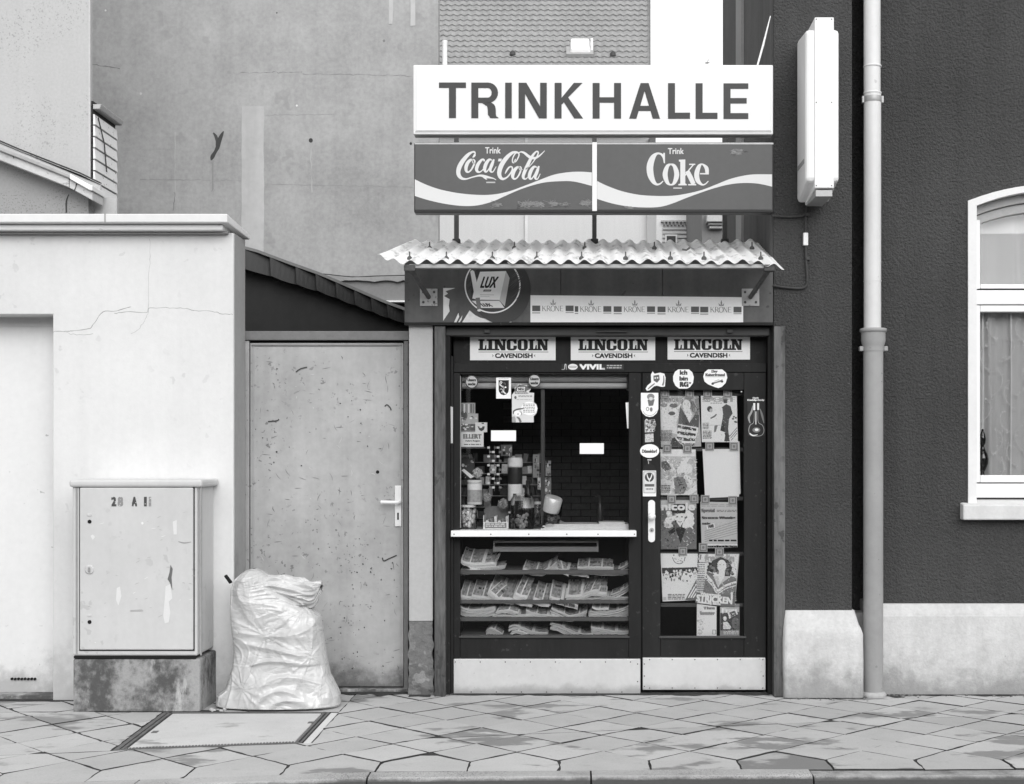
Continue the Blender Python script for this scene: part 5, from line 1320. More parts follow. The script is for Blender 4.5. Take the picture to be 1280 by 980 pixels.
for _ in range(16): a.stroke([(40 + gr2.gauss(0, 24), 570 + gr2.gauss(0, 8), 2), (40 + gr2.gauss(0, 24), 570 + gr2.gauss(0, 8), 6), (40 + gr2.gauss(0, 24), 572, 2)], 130, n=3)
a.build('lettering', dp2, INK_GLOSS)
# posts carrying both signs
for px, lab in ((570.5, 'left steel post rising from the canopy to the signs, rusty at its foot'), (743, 'steel post rising from the canopy behind the pale divider of the soft drink sign'), (906, 'steel post rising from the canopy to the signs, nearest the dark pier')):
    y = .56; x = ax(px, y)
    pm = MB().box(x - .014, x + .014, y - .014, y + .03, 2.6, sz1 - .06)
    t_ = pm.build('sign_post', mat('worn_sign_post', .13, .6, .25, 5, streak=.1) if px < 600 else bpy.data.materials['worn_sign_post'], bevel=.002)
    tag(t_, lab, 'post', 'steel posts under the signs')
    for zz in (sz1 - .15, sz0 - .1): MB().box(x - .012, x + .012, DGY + .085, y, zz, zz + .04).build('arm', bpy.data.materials['worn_sign_post'], t_)
    MB().box(x - .024, x + .024, y - .02, y + .04, 2.78, 2.805).build('foot', HOOK, t_, bevel=.004)

# ================================================================== enamel advertising on the fascia
Art.K = .98
kb = card('cigarette_strip', [(663, 404), (929, 405), (929, 371.5), (663, 369)], -.036, .005, 238, 'long white advertising strip with crowns and the repeated word KRONE on the fascia', 'sign')
a = Art(-.036, (660, 365), 8)
def serif_word(x0, x1, y0, y1, g):
    """KRONE in light roman capitals"""
    w = (x1 - x0) / 5.0; hh = y1 - y0
    def X(i, u): return x0 + (i + u) * w
    def ST(i, pts, wd): a.stroke([(X(i, u), y1 - v_ * hh) for u, v_ in pts], g, wd, smooth=False)
    T, N_ = 5.2, 2.4
    ST(0, [(.16, 0), (.16, 1)], T); ST(0, [(.2, .45), (.82, 1)], N_); ST(0, [(.38, .6), (.95, 0)], T)
    ST(1, [(.2, 0), (.2, 1)], T)
    a.stroke([(X(1, .2), y0 + 1.5, N_), (X(1, .62), y0 + 3, N_), (X(1, .78), y0 + hh * .27, T), (X(1, .6), y0 + hh * .5, N_), (X(1, .2), y0 + hh * .52, N_)], g); ST(1, [(.45, .5), (.98, 0)], T)
    a.stroke([(X(2, .5) + .47 * w * math.sin(q), (y0 + y1) / 2 - hh * .52 * math.cos(q), N_ + 3 * abs(math.sin(q))) for q in [k * math.pi / 8 for k in range(17)]], g, n=2)
    ST(3, [(.12, 0), (.12, 1)], N_); ST(3, [(.1, 1), (.82, 0)], T); ST(3, [(.84, 0), (.84, 1)], N_)
    ST(4, [(.2, 0), (.2, 1)], T); ST(4, [(.2, .97), (.85, .97)], N_); ST(4, [(.2, .5), (.7, .5)], N_); ST(4, [(.2, .03), (.9, .03)], N_)
for (bx0, kx0, bx1, dy, full) in ((42, 140, 376, 0, True), (468, 520, 753, 6, False), (857, 957, 1190, 8, True), (1295, 1395, 1630, 10, True), (1722, 1822, 2055, 12, True)):
    w0 = 80 if full else 34
    a.rect(bx0, 136 + dy, bx0 + w0, 192 + dy, 92); a.rect(bx0, 204 + dy, bx0 + w0, 214 + dy, 150)
    a.rect(bx1, 136 + dy, bx1 + 80, 192 + dy, 92); a.rect(bx1, 200 + dy, bx1 + 80, 210 + dy, 165)
    serif_word(kx0, kx0 + 218, 138 + dy, 192 + dy, 85)
    cx_ = kx0 + 111
    for sx in (-1, 1):
        a.poly([(cx_ + sx * 4, 122 + dy), (cx_ + sx * 22, 122 + dy), (cx_ + sx * 30, 100 + dy), (cx_ + sx * 14, 112 + dy)], 150)
    a.poly([(cx_ - 4, 124 + dy), (cx_ + 4, 124 + dy), (cx_ + 7, 92 + dy), (cx_, 72 + dy), (cx_ - 7, 92 + dy)], 130); a.rect(cx_ - 24, 120 + dy, cx_ + 24, 127 + dy, 140); a.ell(cx_, 78 + dy, 3, 7, 120, 8)
a.build('print', kb)
# round packet poster
rp = card('round_poster', ellq(626, 362, 37.5, 42.5, 36)[0:], -.0345, .004, 66, 'round dark cigarette poster picturing a white LUX packet on the left of the fascia', 'poster')
a = Art(-.0345, (585, 335), 16)
a.stroke([(490 + 548 * math.cos(R(q)), 345 + 548 * math.sin(R(q)), 26) for q in range(-57, 238, 6)], 235, n=2)
for k in range(26):
    x, y = gr2.uniform(800, 980), gr2.uniform(150, 700); a.stroke([(x, y, 4), (x + 60, y - 50, 14), (x + 130, y - 105, 4)], gr2.choice((72, 80, 88)), n=2)
for k in range(14):
    x, y = gr2.uniform(-40, 60), gr2.uniform(200, 480); a.stroke([(x, y, 4), (x + 40, y - 30, 12), (x + 90, y - 75, 4)], gr2.choice((72, 85)), n=2)
a.poly([(180, 260), (240, 75), (760, 62), (640, 650), (150, 640)], 238); a.poly([(760, 62), (832, 200), (735, 770), (628, 650)], 190); a.poly([(815, 200), (832, 200), (735, 770), (715, 745)], 190)
a.poly([(70, 655), (630, 655), (730, 800), (250, 800)], 226); a.stroke([(80, 637), (620, 645), (730, 765)], 85, 11, smooth=False)
a.poly([(45, 70), (85, 40), (125, 70), (175, 280), (250, 640), (85, 610), (115, 470)], 240); a.poly([(150, 600), (235, 590), (262, 800), (185, 850)], 122); a.ell(225, 848, 40, 24, 225)
a.text('LUX', 275, 172, 585, 402, 40, 7, shear=.32); a.poly([(320, 432), (470, 432), (455, 470), (300, 470)], 70); a.stroke([(330, 451), (445, 451)], 175, 14, smooth=False)
a.stroke([(240, 535), (520, 538)], 165, 8, smooth=False); a.stroke([(250, 566), (430, 568)], 170, 7, smooth=False); a.text('LUX', 270, 705, 470, 775, 70, 5, shear=-1.0)
a.build('print', rp)
# torn remains of an older white poster
torn = MB()
for pts in ([(554, 360), (569, 360), (557, 364), (560, 367), (555, 370), (562, 374), (561, 382), (562, 389), (554, 401)], [(567, 404), (573, 391), (574, 396), (570, 404)], [(572, 404), (578, 394), (577, 399), (574, 404)], [(577, 404), (587, 388), (594, 394), (600, 397), (612, 400), (618, 402), (622, 404)], [(634, 404), (634, 402), (637, 400.5), (639, 402), (640, 404)]):
    torn.prism_y([at(p, q, -.0315) for p, q in pts], -.0315, -.0302)
tag(torn.build('torn_poster', mat('torn_white_paper', .72, .8, .04)), 'scraps of a torn white poster left on the fascia below the round poster', 'poster')['kind'] = 'stuff'
# three tobacco panels above window and door
def slab_word(a, x0, x1, y0, y1, g):
    cells = [('L', 0, .115), ('I', .118, .222), ('N', .215, .40), ('C', .403, .55), ('O', .56, .705), ('L', .715, .835), ('N', .83, 1.0)]
    for ch, u0, u1 in cells:
        X = lambda u: x0 + (x1 - x0) * (u0 + (u1 - u0) * u); Y = lambda v_: y1 - (y1 - y0) * v_
        P = lambda pts: a.poly([(X(u), Y(v_)) for u, v_ in pts], g)
        B = lambda u_0, v_0, u_1, v_1: P([(u_0, v_0), (u_1, v_0), (u_1, v_1), (u_0, v_1)])
        if ch == 'L': B(.14, 0, .58, 1); B(0, .85, .76, 1); B(0, 0, 1, .15); P([(.76, .1), (1, .1), (1, .48), (.86, .48)])
        if ch == 'I': B(.24, 0, .76, 1); B(0, .85, 1, 1); B(0, 0, 1, .15)
        if ch == 'N': B(.1, 0, .34, 1); B(0, .85, .3, 1); B(0, 0, .46, .15); P([(.12, 1), (.44, 1), (.92, 0), (.6, 0)]); B(.72, 0, .92, 1); B(.58, .85, 1, 1)
        if ch == 'C':
            P([(0, .2), (.14, .03), (.3, 0), (.38, .14), (.38, .86), (.3, 1), (.14, .97), (0, .8)]); P([(.28, 1), (.7, 1), (.62, .84), (.36, .84)]); P([(.6, 1), (.98, 1), (.98, .6), (.76, .6), (.62, .84)]); P([(.28, 0), (.72, 0), (.62, .16), (.36, .16)]); P([(.68, 0), (.88, .06), (1, .2), (1, .42), (.66, .42), (.66, .2), (.6, .14)])
        if ch == 'O': P([(0, .2), (.16, .03), (.36, 0), (.38, .16), (.38, .84), (.36, 1), (.16, .97), (0, .8)]); P([(1, .2), (.84, .03), (.64, 0), (.62, .16), (.62, .84), (.64, 1), (.84, .97), (1, .8)]); P([(.34, 1), (.66, 1), (.64, .85), (.36, .85)]); P([(.34, 0), (.66, 0), (.64, .15), (.36, .15)])
def tobacco(px0, px1, py0, py1, wx0, wx1, wy0, wy1, lab):
    c = card('tobacco_panel', rectq(px0, py0, px1, py1), TB - .006, .005, 232, lab, 'sign', 'tobacco panels above the window and door')
    a = Art(TB - .006)
    slab_word(a, wx0, wx1, wy0, wy1, 30)
    a.stroke([(wx0, wy1 + 2), (wx1, wy1 + 2)], 100, .7, smooth=False)
    m = (wx0 + wx1) / 2 + .5
    a.text('CAVENDISH', m - 23.5, wy1 + 3.6, m + 23.5, wy1 + 9.6, 45, .35)
    for s in (-1, 1): a.poly([(m + s * 27, wy1 + 4.6), (m + s * 25.2, wy1 + 6.6), (m + s * 27, wy1 + 8.6), (m + s * 26.4, wy1 + 6.6)], 60)
    a.build('print', c)
tobacco(587.5, 694.5, 419.5, 450.3, 598, 685.5, 424, 438, 'grey LINCOLN CAVENDISH tobacco panel above the left half of the shop window')
tobacco(713.5, 819, 419.5, 450.3, 723, 810, 424, 438, 'grey LINCOLN CAVENDISH tobacco panel in the middle above the small dark VIVIL strip')
tobacco(834.5, 937.5, 420, 449.5, 842.5, 928, 424, 437.5, 'grey LINCOLN CAVENDISH tobacco panel above the door')
vv = card('mint_strip', rectq(702, 455, 780, 463), FY - .004, .003, 42, 'small dark strip with pale letters VIVIL on the rail above the shop window', 'sticker')
a = Art(FY - .004, (690, 445), 11.636)
a.ell(303, 158, 70, 44, 225); a.stroke([(245, 150), (360, 150)], 90, 7, smooth=False); a.stroke([(250, 170), (355, 170)], 90, 7, smooth=False)
a.stroke([(140, 195, 6), (180, 190, 8), (190, 125, 12), (205, 130, 8), (208, 200, 6)], 200)
a.text('VIVIL', 398, 118, 770, 198, 230, 7); a.lines(798, 130, 1015, 195, 2, 170, .55)
a.build('print', vv)
Art.K = .95
# ================================================================== stickers
GF = .1215                     # face of the glass
SF = FY - .002                 # face of the woodwork
def round_sticker(px, py, lab):
    c = card('round_sticker', ellq(px, py, 8.0, 8.4), GF - .003, .002, 60, lab, 'sticker'); a = Art(GF - .003)
    a.ell(px, py, 6.9, 7.2, 175); a.text('Unsere', px - 5.2, py - 4.2, px + 5.4, py - .6, 50, .3); a.text('woche', px - 5, py + .8, px + 4.8, py + 4.6, 50, .3); a.build('print', c)
round_sticker(589.6, 477.3, 'grey round sticker with dark words at the left end of the pale blind tubes')
round_sticker(668, 476, 'grey round sticker with two lines of dark words above the cartoon poster')
O8 = (575, 460); K8 = 12.19
def crest():
    c = card('crest_sticker', rectq(620.2, 472, 638.8, 498.2), GF - .003, .002, 240, 'white sticker with a black shield and a pale heraldic beast inside the shop window', 'sticker')
    a = Art(GF - .003, O8, K8)
    a.poly([(588, 186), (745, 186), (745, 330), (735, 370), (705, 402), (665, 415), (625, 400), (597, 365), (588, 330)], 25)
    a.stroke([(605, 245, 10), (615, 212, 14), (640, 215, 12), (628, 240, 10), (605, 255, 12), (635, 275, 16), (648, 295, 10)], 215)
    a.stroke([(655, 225, 12), (685, 232, 18), (690, 262, 14)], 90); a.stroke([(650, 270, 14), (668, 300, 18), (660, 350, 26), (640, 385, 10)], 150); a.ell(694, 293, 14, 12, 235)
    a.stroke([(605, 325, 10), (635, 320, 14), (650, 345, 12), (625, 375, 10)], 170); a.stroke([(655, 345, 14), (680, 380, 20), (705, 390, 14)], 220); a.stroke([(735, 200, 3), (735, 330, 3)], 150, smooth=False)
    a.lines(590, 158, 745, 172, 1, 170); a.build('print', c)
crest()
def poster():
    body = [(793, 828), (1124, 828), (1122, 735), (1165, 690), (1182, 615), (1165, 555), (1125, 520), (1128, 378), (1045, 372), (1078, 322), (1010, 290), (1020, 258), (960, 268), (925, 240), (885, 250), (880, 290), (830, 300), (835, 350), (800, 400), (790, 405)]
    c = card('cartoon_poster', [(O8[0] + u / K8, O8[1] + w_ / K8) for u, w_ in body], GF - .003, .002, 205, 'pale poster with a speech bubble and a jagged tag hanging in the shop window', 'poster')
    a = Art(GF - .003, O8, K8)
    a.poly([(835, 395), (830, 320), (880, 280), (900, 250), (1000, 270), (1070, 322), (1010, 350), (1045, 392)], 95)
    a.poly([(870, 350), (878, 295), (990, 288), (985, 345)], 232); a.text('NEU', 884, 298, 980, 342, 70, 5, rot=-3); a.lines(845, 360, 1040, 392, 2, 205, .55)
    a.ell(845, 450, 18, 24, 90); a.lines(890, 420, 1100, 446, 2, 90, .5); a.lines(860, 478, 1090, 490, 1, 150, .6)
    a.ell(1055, 617, 124, 104, 245); a.poly([(960, 640), (940, 700), (1000, 670)], 245)
    a.lines(960, 545, 1140, 690, 6, 95, .42)
    a.ell(878, 690, 56, 44, 240); a.stroke([(812, 700, 14), (822, 655, 20), (880, 628, 22), (970, 618, 16)], 85); a.ell(884, 702, 9, 10, 60, 8); a.stroke([(905, 655, 4), (940, 690, 10), (930, 720, 4)], 110)
    a.poly([(793, 828), (793, 745), (830, 735), (845, 760), (850, 828)], 150); a.stroke([(865, 750, 16), (900, 770, 30), (925, 825, 34)], 105)
    a.build('print', c)
poster()
for q, lab in (((613.8, 538, 645, 551.3), 'blank white note stuck in the shop window under the shield sticker'), ((724.7, 554, 754.8, 567.4), 'blank white note stuck in the shop window in front of the dark bricks')):
    card('note', rectq(*q), GF - .003, .002, 240, lab, 'note')
card('note', [(784, 535.6), (787.2, 535.8), (787.2, 502.8), (782, 503.2)], GF - .006, .002, 236, 'narrow white slip at the right edge of the shop window', 'note')
card('paper_strip', [(563.6, 554), (566, 554), (566.2, 509), (563.2, 508)], .068, .001, 190, 'narrow torn paper strip on the left jamb of the shop window', 'paper')
# stickers on the door frame
D2 = (795, 450); E2 = 8.164
def dk(pts, o=D2, k=E2): return [(o[0] + u / k, o[1] + w_ / k) for u, w_ in pts]
c = card('animal_sticker', list(reversed(dk([(170, 115), (190, 140), (245, 128), (290, 140), (302, 180), (295, 270), (262, 275), (215, 262), (185, 268), (140, 308), (112, 315), (98, 292), (118, 258), (155, 228), (152, 150)]))), SF, .0025, 235, 'small white cut-out sticker shaped like an animal at the top left of the door', 'sticker')
a = Art(SF, D2, E2)
a.poly([(178, 160), (235, 150), (242, 200), (215, 232), (180, 210)], 95); a.ell(196, 184, 9, 9, 215, 8); a.ell(220, 182, 9, 9, 215, 8); a.stroke([(282, 160, 8), (284, 215, 14), (272, 260, 18)], 120); a.stroke([(190, 240, 10), (150, 272, 14), (120, 298, 8)], 120); a.build('print', c)
c = card('round_sticker', list(reversed(dk([(430, 96), (540, 96), (575, 125), (590, 175), (582, 235), (550, 278), (520, 292), (440, 292), (402, 262), (380, 215), (378, 165), (398, 120)]))), SF, .0025, 240, 'white round sticker with the words Ich bin RG on the top rail of the door', 'sticker')
a = Art(SF, D2, E2)
a.text('Ich', 446, 104, 524, 152, 60, 4); a.text('bin', 442, 166, 530, 212, 60, 4); a.text('RG', 446, 222, 536, 276, 60, 5); a.text('"', 540, 226, 562, 244, 70, 2); a.build('print', c)
c = card('pick_sticker', list(reversed(dk([(735, 96), (880, 96), (920, 130), (932, 180), (915, 235), (875, 275), (840, 287), (800, 275), (735, 248), (700, 220), (686, 170), (700, 125)]))), SF, .0025, 236, 'white rounded shield sticker with a small car picture at the top right of the door', 'sticker')
a = Art(SF, D2, E2)
a.text('Der', 770, 102, 835, 130, 90, 3); a.text('Kaiserfreund', 708, 136, 908, 165, 85, 3); a.stroke([(710, 172), (905, 172)], 130, 4, smooth=False)
a.stroke([(775, 240, 20), (830, 225, 14), (885, 208, 22)], 110); a.ell(782, 244, 14, 10, 60, 10); a.ell(878, 222, 13, 9, 60, 10); a.stroke([(800, 216, 6), (850, 200, 6)], 160); a.build('print', c)
c = card('badge_sticker', list(reversed(dk([(50, 335), (228, 335), (228, 500), (210, 545), (175, 575), (138, 582), (100, 572), (66, 542), (50, 500)]))), SF, .0025, 235, 'white badge shaped sticker with a small helmeted figure on the left stile of the door', 'sticker')
a = Art(SF, D2, E2)
a.ell(150, 375, 38, 32, 130); a.poly([(118, 405), (190, 400), (175, 465), (130, 470)], 105); a.ell(152, 395, 20, 18, 200); a.ell(118, 500, 16, 22, 140); a.ell(118, 500, 9, 13, 230); a.ell(155, 505, 14, 22, 120); a.stroke([(70, 520, 4), (100, 556, 5), (140, 566, 5), (180, 556, 5), (210, 520, 4)], 150); a.build('print', c)
c = card('worn_sticker', list(reversed(dk([(88, 615), (190, 605), (205, 660), (185, 735), (90, 740)]))), SF, .0015, 165, 'worn half scraped sticker with blotches on the left stile of the door', 'sticker')
a = Art(SF + .0003, D2, E2); g3 = random.Random(3)
for _ in range(60): a.ell(g3.uniform(92, 195), g3.uniform(612, 735), g3.uniform(3, 14), g3.uniform(4, 14), g3.choice((70, 95, 120, 200)), 7)
a.build('print', c)
c = card('worn_sticker', list(reversed(dk([(92, 755), (178, 750), (180, 835), (92, 840)]))), SF, .0015, 185, 'small faded square sticker above the oval sticker on the door', 'sticker')
a = Art(SF + .0003, D2, E2)
for _ in range(26): a.ell(g3.uniform(96, 174), g3.uniform(756, 834), g3.uniform(3, 11), g3.uniform(4, 9), g3.choice((140, 160, 205)), 7)
a.build('print', c)
c = card('oval_sticker', ellq(812, 563.7, 12, 8.6), SF, .0025, 238, 'white oval sticker with small dark writing above the bottle sticker on the door', 'sticker')
a = Art(SF); a.text('Düsseldorf', 802.5, 561.8, 821.5, 566.2, 80, .25); a.build('print', c)
O3 = (795, 550); K7 = 7.0
c = card('bottle_sticker', list(reversed(dk([(98, 168), (138, 168), (132, 182), (132, 208), (160, 225), (178, 262), (178, 495), (58, 495), (58, 262), (74, 225), (102, 208), (102, 182)], O3, K7))), SF, .0025, 28, 'sticker shaped like a dark square bottle with a white stag label above the door handle', 'sticker')
a = Art(SF, O3, K7)
a.rect(60, 268, 176, 493, 225); a.rect(66, 276, 170, 465, 60); a.rect(70, 280, 166, 461, 205); a.ell(117, 326, 40, 40, 60); a.stroke([(96, 300, 8), (104, 330, 10), (117, 345, 14), (130, 330, 10), (140, 300, 8)], 215); a.rect(112, 340, 122, 364, 200); a.rect(76, 385, 160, 408, 90); a.lines(86, 424, 150, 436, 1, 60, .8)
a.rect(100, 170, 136, 178, 200); a.stroke([(108, 184, 6), (110, 208, 8)], 170, smooth=False); a.build('print', c)
# tall dark bottle sticker on the right stile
c = card('dark_bottle_sticker', list(reversed([(934, 498), (956, 498), (956.5, 545), (935, 545)])), SF, .0015, 40, 'dark sticker with a glowing long necked bottle on the right stile of the door', 'sticker')
a = Art(SF, (920, 400), 6.125)
a.text('Dark', 128, 590, 175, 603, 205, 1.5); a.text('Cuddly-Ferly', 86, 606, 218, 622, 215, 2); a.rect(132, 636, 147, 690, 225); a.rect(162, 636, 177, 688, 225); a.stroke([(128, 655, 6), (120, 700, 14), (98, 745, 16), (108, 790, 6)], 150); a.stroke([(184, 680, 6), (200, 730, 16), (214, 790, 6)], 120)
a.stroke([(140, 690, 3), (136, 780, 4), (108, 806, 5), (98, 850, 5), (120, 885, 5), (190, 885, 5), (214, 850, 5), (202, 806, 5), (170, 780, 4), (168, 690, 3)], 150); a.rect(148, 700, 156, 800, 200); a.ell(156, 842, 30, 20, 120); a.ell(158, 840, 15, 10, 230); a.stroke([(105, 868, 8), (130, 884, 9), (165, 878, 5)], 220); a.build('print', c)

Art.K = .76; Art.CON = 1.3
# ================================================================== magazines clipped behind the door glass
MGY = .150
def mag(quad, g, lab, y=MGY, th=.003, group='magazines hanging in the door'):
    return card('magazine', quad, y, th, g, lab, 'magazine', group)
def M2(pts): return list(reversed(dk(pts)))
def M3(pts): return list(reversed(dk(pts, O3, K7)))
T5 = (820, 685); K5 = 8.525
def M5(pts): return list(reversed(dk(pts, T5, K5)))
# 1 striped jumper
c = mag(M2([(245, 365), (640, 368), (665, 882), (255, 890)]), 170, 'magazine with a woman in a striped jumper, top left in the door')
a = Art(MGY, D2, E2)
a.poly([(246, 440), (400, 430), (440, 560), (410, 640), (430, 760), (260, 720)], 190)
a.text('FOTO', 250, 385, 480, 432, 135, 6, shear=-.3); a.poly([(600, 372), (640, 372), (648, 560), (600, 520)], 130)
a.ell(285, 460, 36, 22, 140); a.ell(385, 465, 40, 24, 115, 14); a.ell(365, 545, 36, 20, 100, 14); a.stroke([(400, 505, 18), (440, 480, 22), (460, 450, 16)], 205)
a.poly([(460, 430), (520, 400), (590, 420), (630, 500), (640, 570), (600, 560), (560, 500), (480, 500)], 125)
for k in range(16): a.stroke([(gr2.uniform(560, 630), gr2.uniform(420, 480), 5), (gr2.uniform(570, 640), gr2.uniform(480, 560), 9)], gr2.choice((95, 110, 150)), smooth=False)
a.ell(515, 460, 42, 56, 205, 18); a.stroke([(498, 484), (516, 494), (536, 482)], 235, 8); a.ell(498, 450, 6, 4, 90, 8); a.ell(532, 448, 6, 4, 90, 8)
a.poly([(450, 470), (480, 520), (545, 640), (600, 560), (645, 560), (640, 690), (430, 650)], 95); a.poly([(480, 500), (550, 500), (575, 560), (545, 640)], 200)
a.poly([(430, 655), (635, 690), (600, 850), (500, 880), (420, 780)], 200)
for k, y in enumerate((672, 732, 790, 846)): a.stroke([(425 - k * 4, y + 4, 26), (500, y + 20, 32), (615 - k * 6, y + 40 - k * 8, 24)], 80)
a.poly([(340, 885), (370, 800), (420, 790), (480, 885)], 85); a.stroke([(400, 790, 14), (440, 830, 16), (485, 880, 14)], 205)
a.grain(248, 370, 640, 880, 330, 10, 1); a.lines(255, 715, 370, 830, 8, 95, .4); a.build('cover_print', c, PHOTO_INK)
# 2 sport
c = mag(M2([(662, 365), (1028, 368), (1040, 838), (672, 838)]), 218, 'magazine headed SPORT with two football players, top right in the door')
a = Art(MGY, D2, E2)
a.text('SPORT', 675, 380, 1015, 428, 150, 9); a.lines(760, 436, 880, 448, 1, 140, .7)
a.ell(752, 500, 27, 30, 85, 16); a.ell(766, 515, 16, 20, 165, 12); a.poly([(700, 560), (760, 545), (815, 600), (780, 610), (700, 640)], 240); a.stroke([(760, 596, 14), (800, 575, 16), (822, 552, 12)], 110); a.poly([(800, 670), (835, 665), (815, 730), (795, 740)], 120); a.stroke([(805, 740, 20), (800, 800, 18), (820, 826, 14)], 230)
a.poly([(890, 400), (935, 400), (930, 440), (895, 440)], 90); a.poly([(880, 480), (920, 450), (965, 470), (985, 545), (950, 600), (940, 700), (955, 830), (900, 830), (915, 740), (860, 720), (890, 560)], 88); a.poly([(880, 640), (860, 720), (905, 730), (900, 650)], 70); a.stroke([(915, 740, 26), (928, 800, 24), (915, 830, 20)], 80)
a.stroke([(680, 665), (885, 665)], 150, 4, smooth=False); a.lines(680, 642, 745, 712, 5, 95, .45); a.lines(682, 722, 770, 808, 6, 60, .5)
for (x, y) in ((1000, 580), (1018, 590), (990, 600), (1012, 630), (1022, 634)): a.ell(x, y, 12, 9, 90, 8)
for k in range(3): a.stroke([(955 + k * 8, 780 + k * 20), (1030, 690 + k * 28)], 130, 8, smooth=False)
a.base = 215; a.grain(700, 400, 1030, 830, 170, 9, 2, 18)
a.build('cover_print', c, PHOTO_INK)
# 3 blurry figures
c = mag(M3([(213, 80), (522, 82), (535, 482), (218, 482)]), 195, 'pale magazine with blurred children and flowers, second row left in the door')
a = Art(MGY, O3, K7)
a.rect(216, 84, 520, 140, 215); a.poly([(216, 145), (522, 145), (530, 330), (216, 340)], 165)
for k in range(60): a.ell(gr2.uniform(225, 520), gr2.uniform(150, 470), gr2.uniform(6, 22), gr2.uniform(6, 18), gr2.choice((150, 165, 185, 205, 215)), 9)
a.poly([(222, 190), (270, 180), (310, 250), (260, 275), (222, 240)], 100); a.stroke([(270, 185, 8), (325, 240, 12), (345, 300, 16), (330, 420, 30)], 225); a.poly([(350, 270), (400, 200), (440, 150), (470, 160), (420, 240), (370, 300)], 228)
a.ell(440, 250, 55, 48, 222); a.stroke([(420, 320, 20), (460, 330, 34), (490, 390, 26)], 225); a.poly([(330, 330), (410, 320), (450, 400), (420, 470), (340, 470)], 125); a.poly([(405, 480), (530, 385), (534, 440), (475, 480)], 240)
a.grain(216, 145, 530, 480, 300, 10, 3); a.lines(222, 395, 300, 465, 5, 75, .45); a.build('cover_print', c, PHOTO_INK)
# 4 blank back page
c = mag(M3([(582, 80), (890, 78), (902, 496), (604, 508)]), 240, 'blank white sheet hanging in the right column of the door', group=None)
c2 = mag(M3([(880, 10), (905, 12), (915, 470), (895, 480)]), 215, 'folded white sheet edge sticking out behind the blank white sheet', y=MGY + .0042, group=None)
# 5 nicole
c = mag(M3([(215, 522), (528, 525), (530, 955), (218, 955)]), 120, 'magazine headed nicole with a blond woman in a beret, third row left in the door')
a = Art(MGY, O3, K7)
a.poly([(215, 600), (530, 600), (530, 955), (218, 955)], 105); a.rect(216, 528, 527, 596, 165)
a.poly([(320, 640), (350, 610), (410, 610), (440, 640), (430, 560), (330, 560)], 60)
for k in range(46):
    s_ = 1 if k % 2 else -1; x = 380 + s_ * gr2.uniform(45, 115); y = gr2.uniform(630, 780)
    a.ell(x, y, gr2.uniform(12, 26), gr2.uniform(14, 34), gr2.choice((165, 180, 195, 205) if s_ < 0 else (200, 215, 228)), 9)
a.poly([(340, 640), (425, 640), (425, 700), (385, 760), (350, 710)], 205); a.poly([(328, 600), (440, 600), (430, 640), (336, 645)], 62); a.ell(362, 672, 9, 5, 70, 8); a.ell(402, 672, 9, 5, 70, 8); a.stroke([(370, 712), (384, 718), (400, 712)], 110, 7)
a.poly([(218, 800), (320, 760), (350, 780), (390, 910), (440, 780), (470, 760), (528, 800), (528, 955), (218, 955)], 112); a.poly([(345, 780), (385, 760), (435, 775), (390, 905)], 62); a.poly([(280, 800), (340, 765), (345, 800), (300, 830)], 60); a.grain(218, 600, 528, 950, 260, 9, 5); a.text('nicole', 222, 548, 515, 616, 232, 4); a.build('cover_print', c, PHOTO_INK)
# 6 text pages
c = mag(M3([(562, 540), (884, 545), (888, 940), (575, 948)]), 178, 'text covered newspaper page headed Spezial, third row right in the door')
a = Art(MGY, O3, K7)
a.text('Spezial', 570, 600, 690, 640, 110, 4); a.lines(706, 612, 880, 634, 2, 110, .5); a.lines(575, 560, 880, 590, 2, 150, .5); a.text('Strassen-Wunder', 574, 668, 875, 692, 85, 4); a.text('mehr', 578, 720, 655, 742, 70, 4)
a.poly([(600, 760), (885, 680), (886, 780), (600, 870)], 165)
for k in range(6): a.stroke([(600, 800 + k * 18), (886, 705 + k * 22)], 130, 4, smooth=False)
a.poly([(616, 745), (685, 730), (690, 768), (622, 782)], 240); a.text('1978', 628, 740, 682, 770, 80, 4, rot=-12)
a.lines(640, 872, 885, 890, 1, 60, .8); a.rect(576, 912, 888, 920, 225); a.text('gesundheitlichen', 585, 922, 885, 944, 40, 3); a.build('cover_print', c, PHOTO_INK)
# 7 crowd
c = mag(M5([(48, 58), (445, 60), (440, 555), (70, 570)]), 232, 'white magazine with a band of crowd across it, lower left in the door')
a = Art(MGY, T5, K5)
a.stroke([(175, 100, 8), (200, 150, 8), (250, 168, 8), (295, 145, 8), (310, 95, 8)], 110)
for k in range(26): a.ell(gr2.uniform(185, 305), gr2.uniform(75, 155), gr2.uniform(4, 12), gr2.uniform(3, 9), gr2.choice((120, 160, 190)), 7)
a.poly([(62, 212), (440, 205), (440, 262), (66, 272)], 75)
for k in range(110): a.ell(gr2.uniform(68, 430), gr2.uniform(235, 350), gr2.uniform(5, 14), gr2.uniform(7, 20), gr2.choice((75, 110, 150, 190, 220, 230)), 7)
for k in range(30): a.ell(gr2.uniform(75, 400), gr2.uniform(360, 460), gr2.uniform(4, 16), gr2.uniform(2, 6), 205, 7)
a.lines(125, 490, 310, 555, 4, 100, .5); a.poly([(310, 555), (432, 330), (435, 555)], 110)
for k in range(3): a.stroke([(345 + k * 25, 530), (430, 380 + k * 50)], 225, 14, smooth=False)
a.base = 225; a.grain(66, 205, 438, 470, 170, 9, 4, 22); a.rect(75, 520, 110, 555, 170); a.build('cover_print', c, PHOTO_INK)
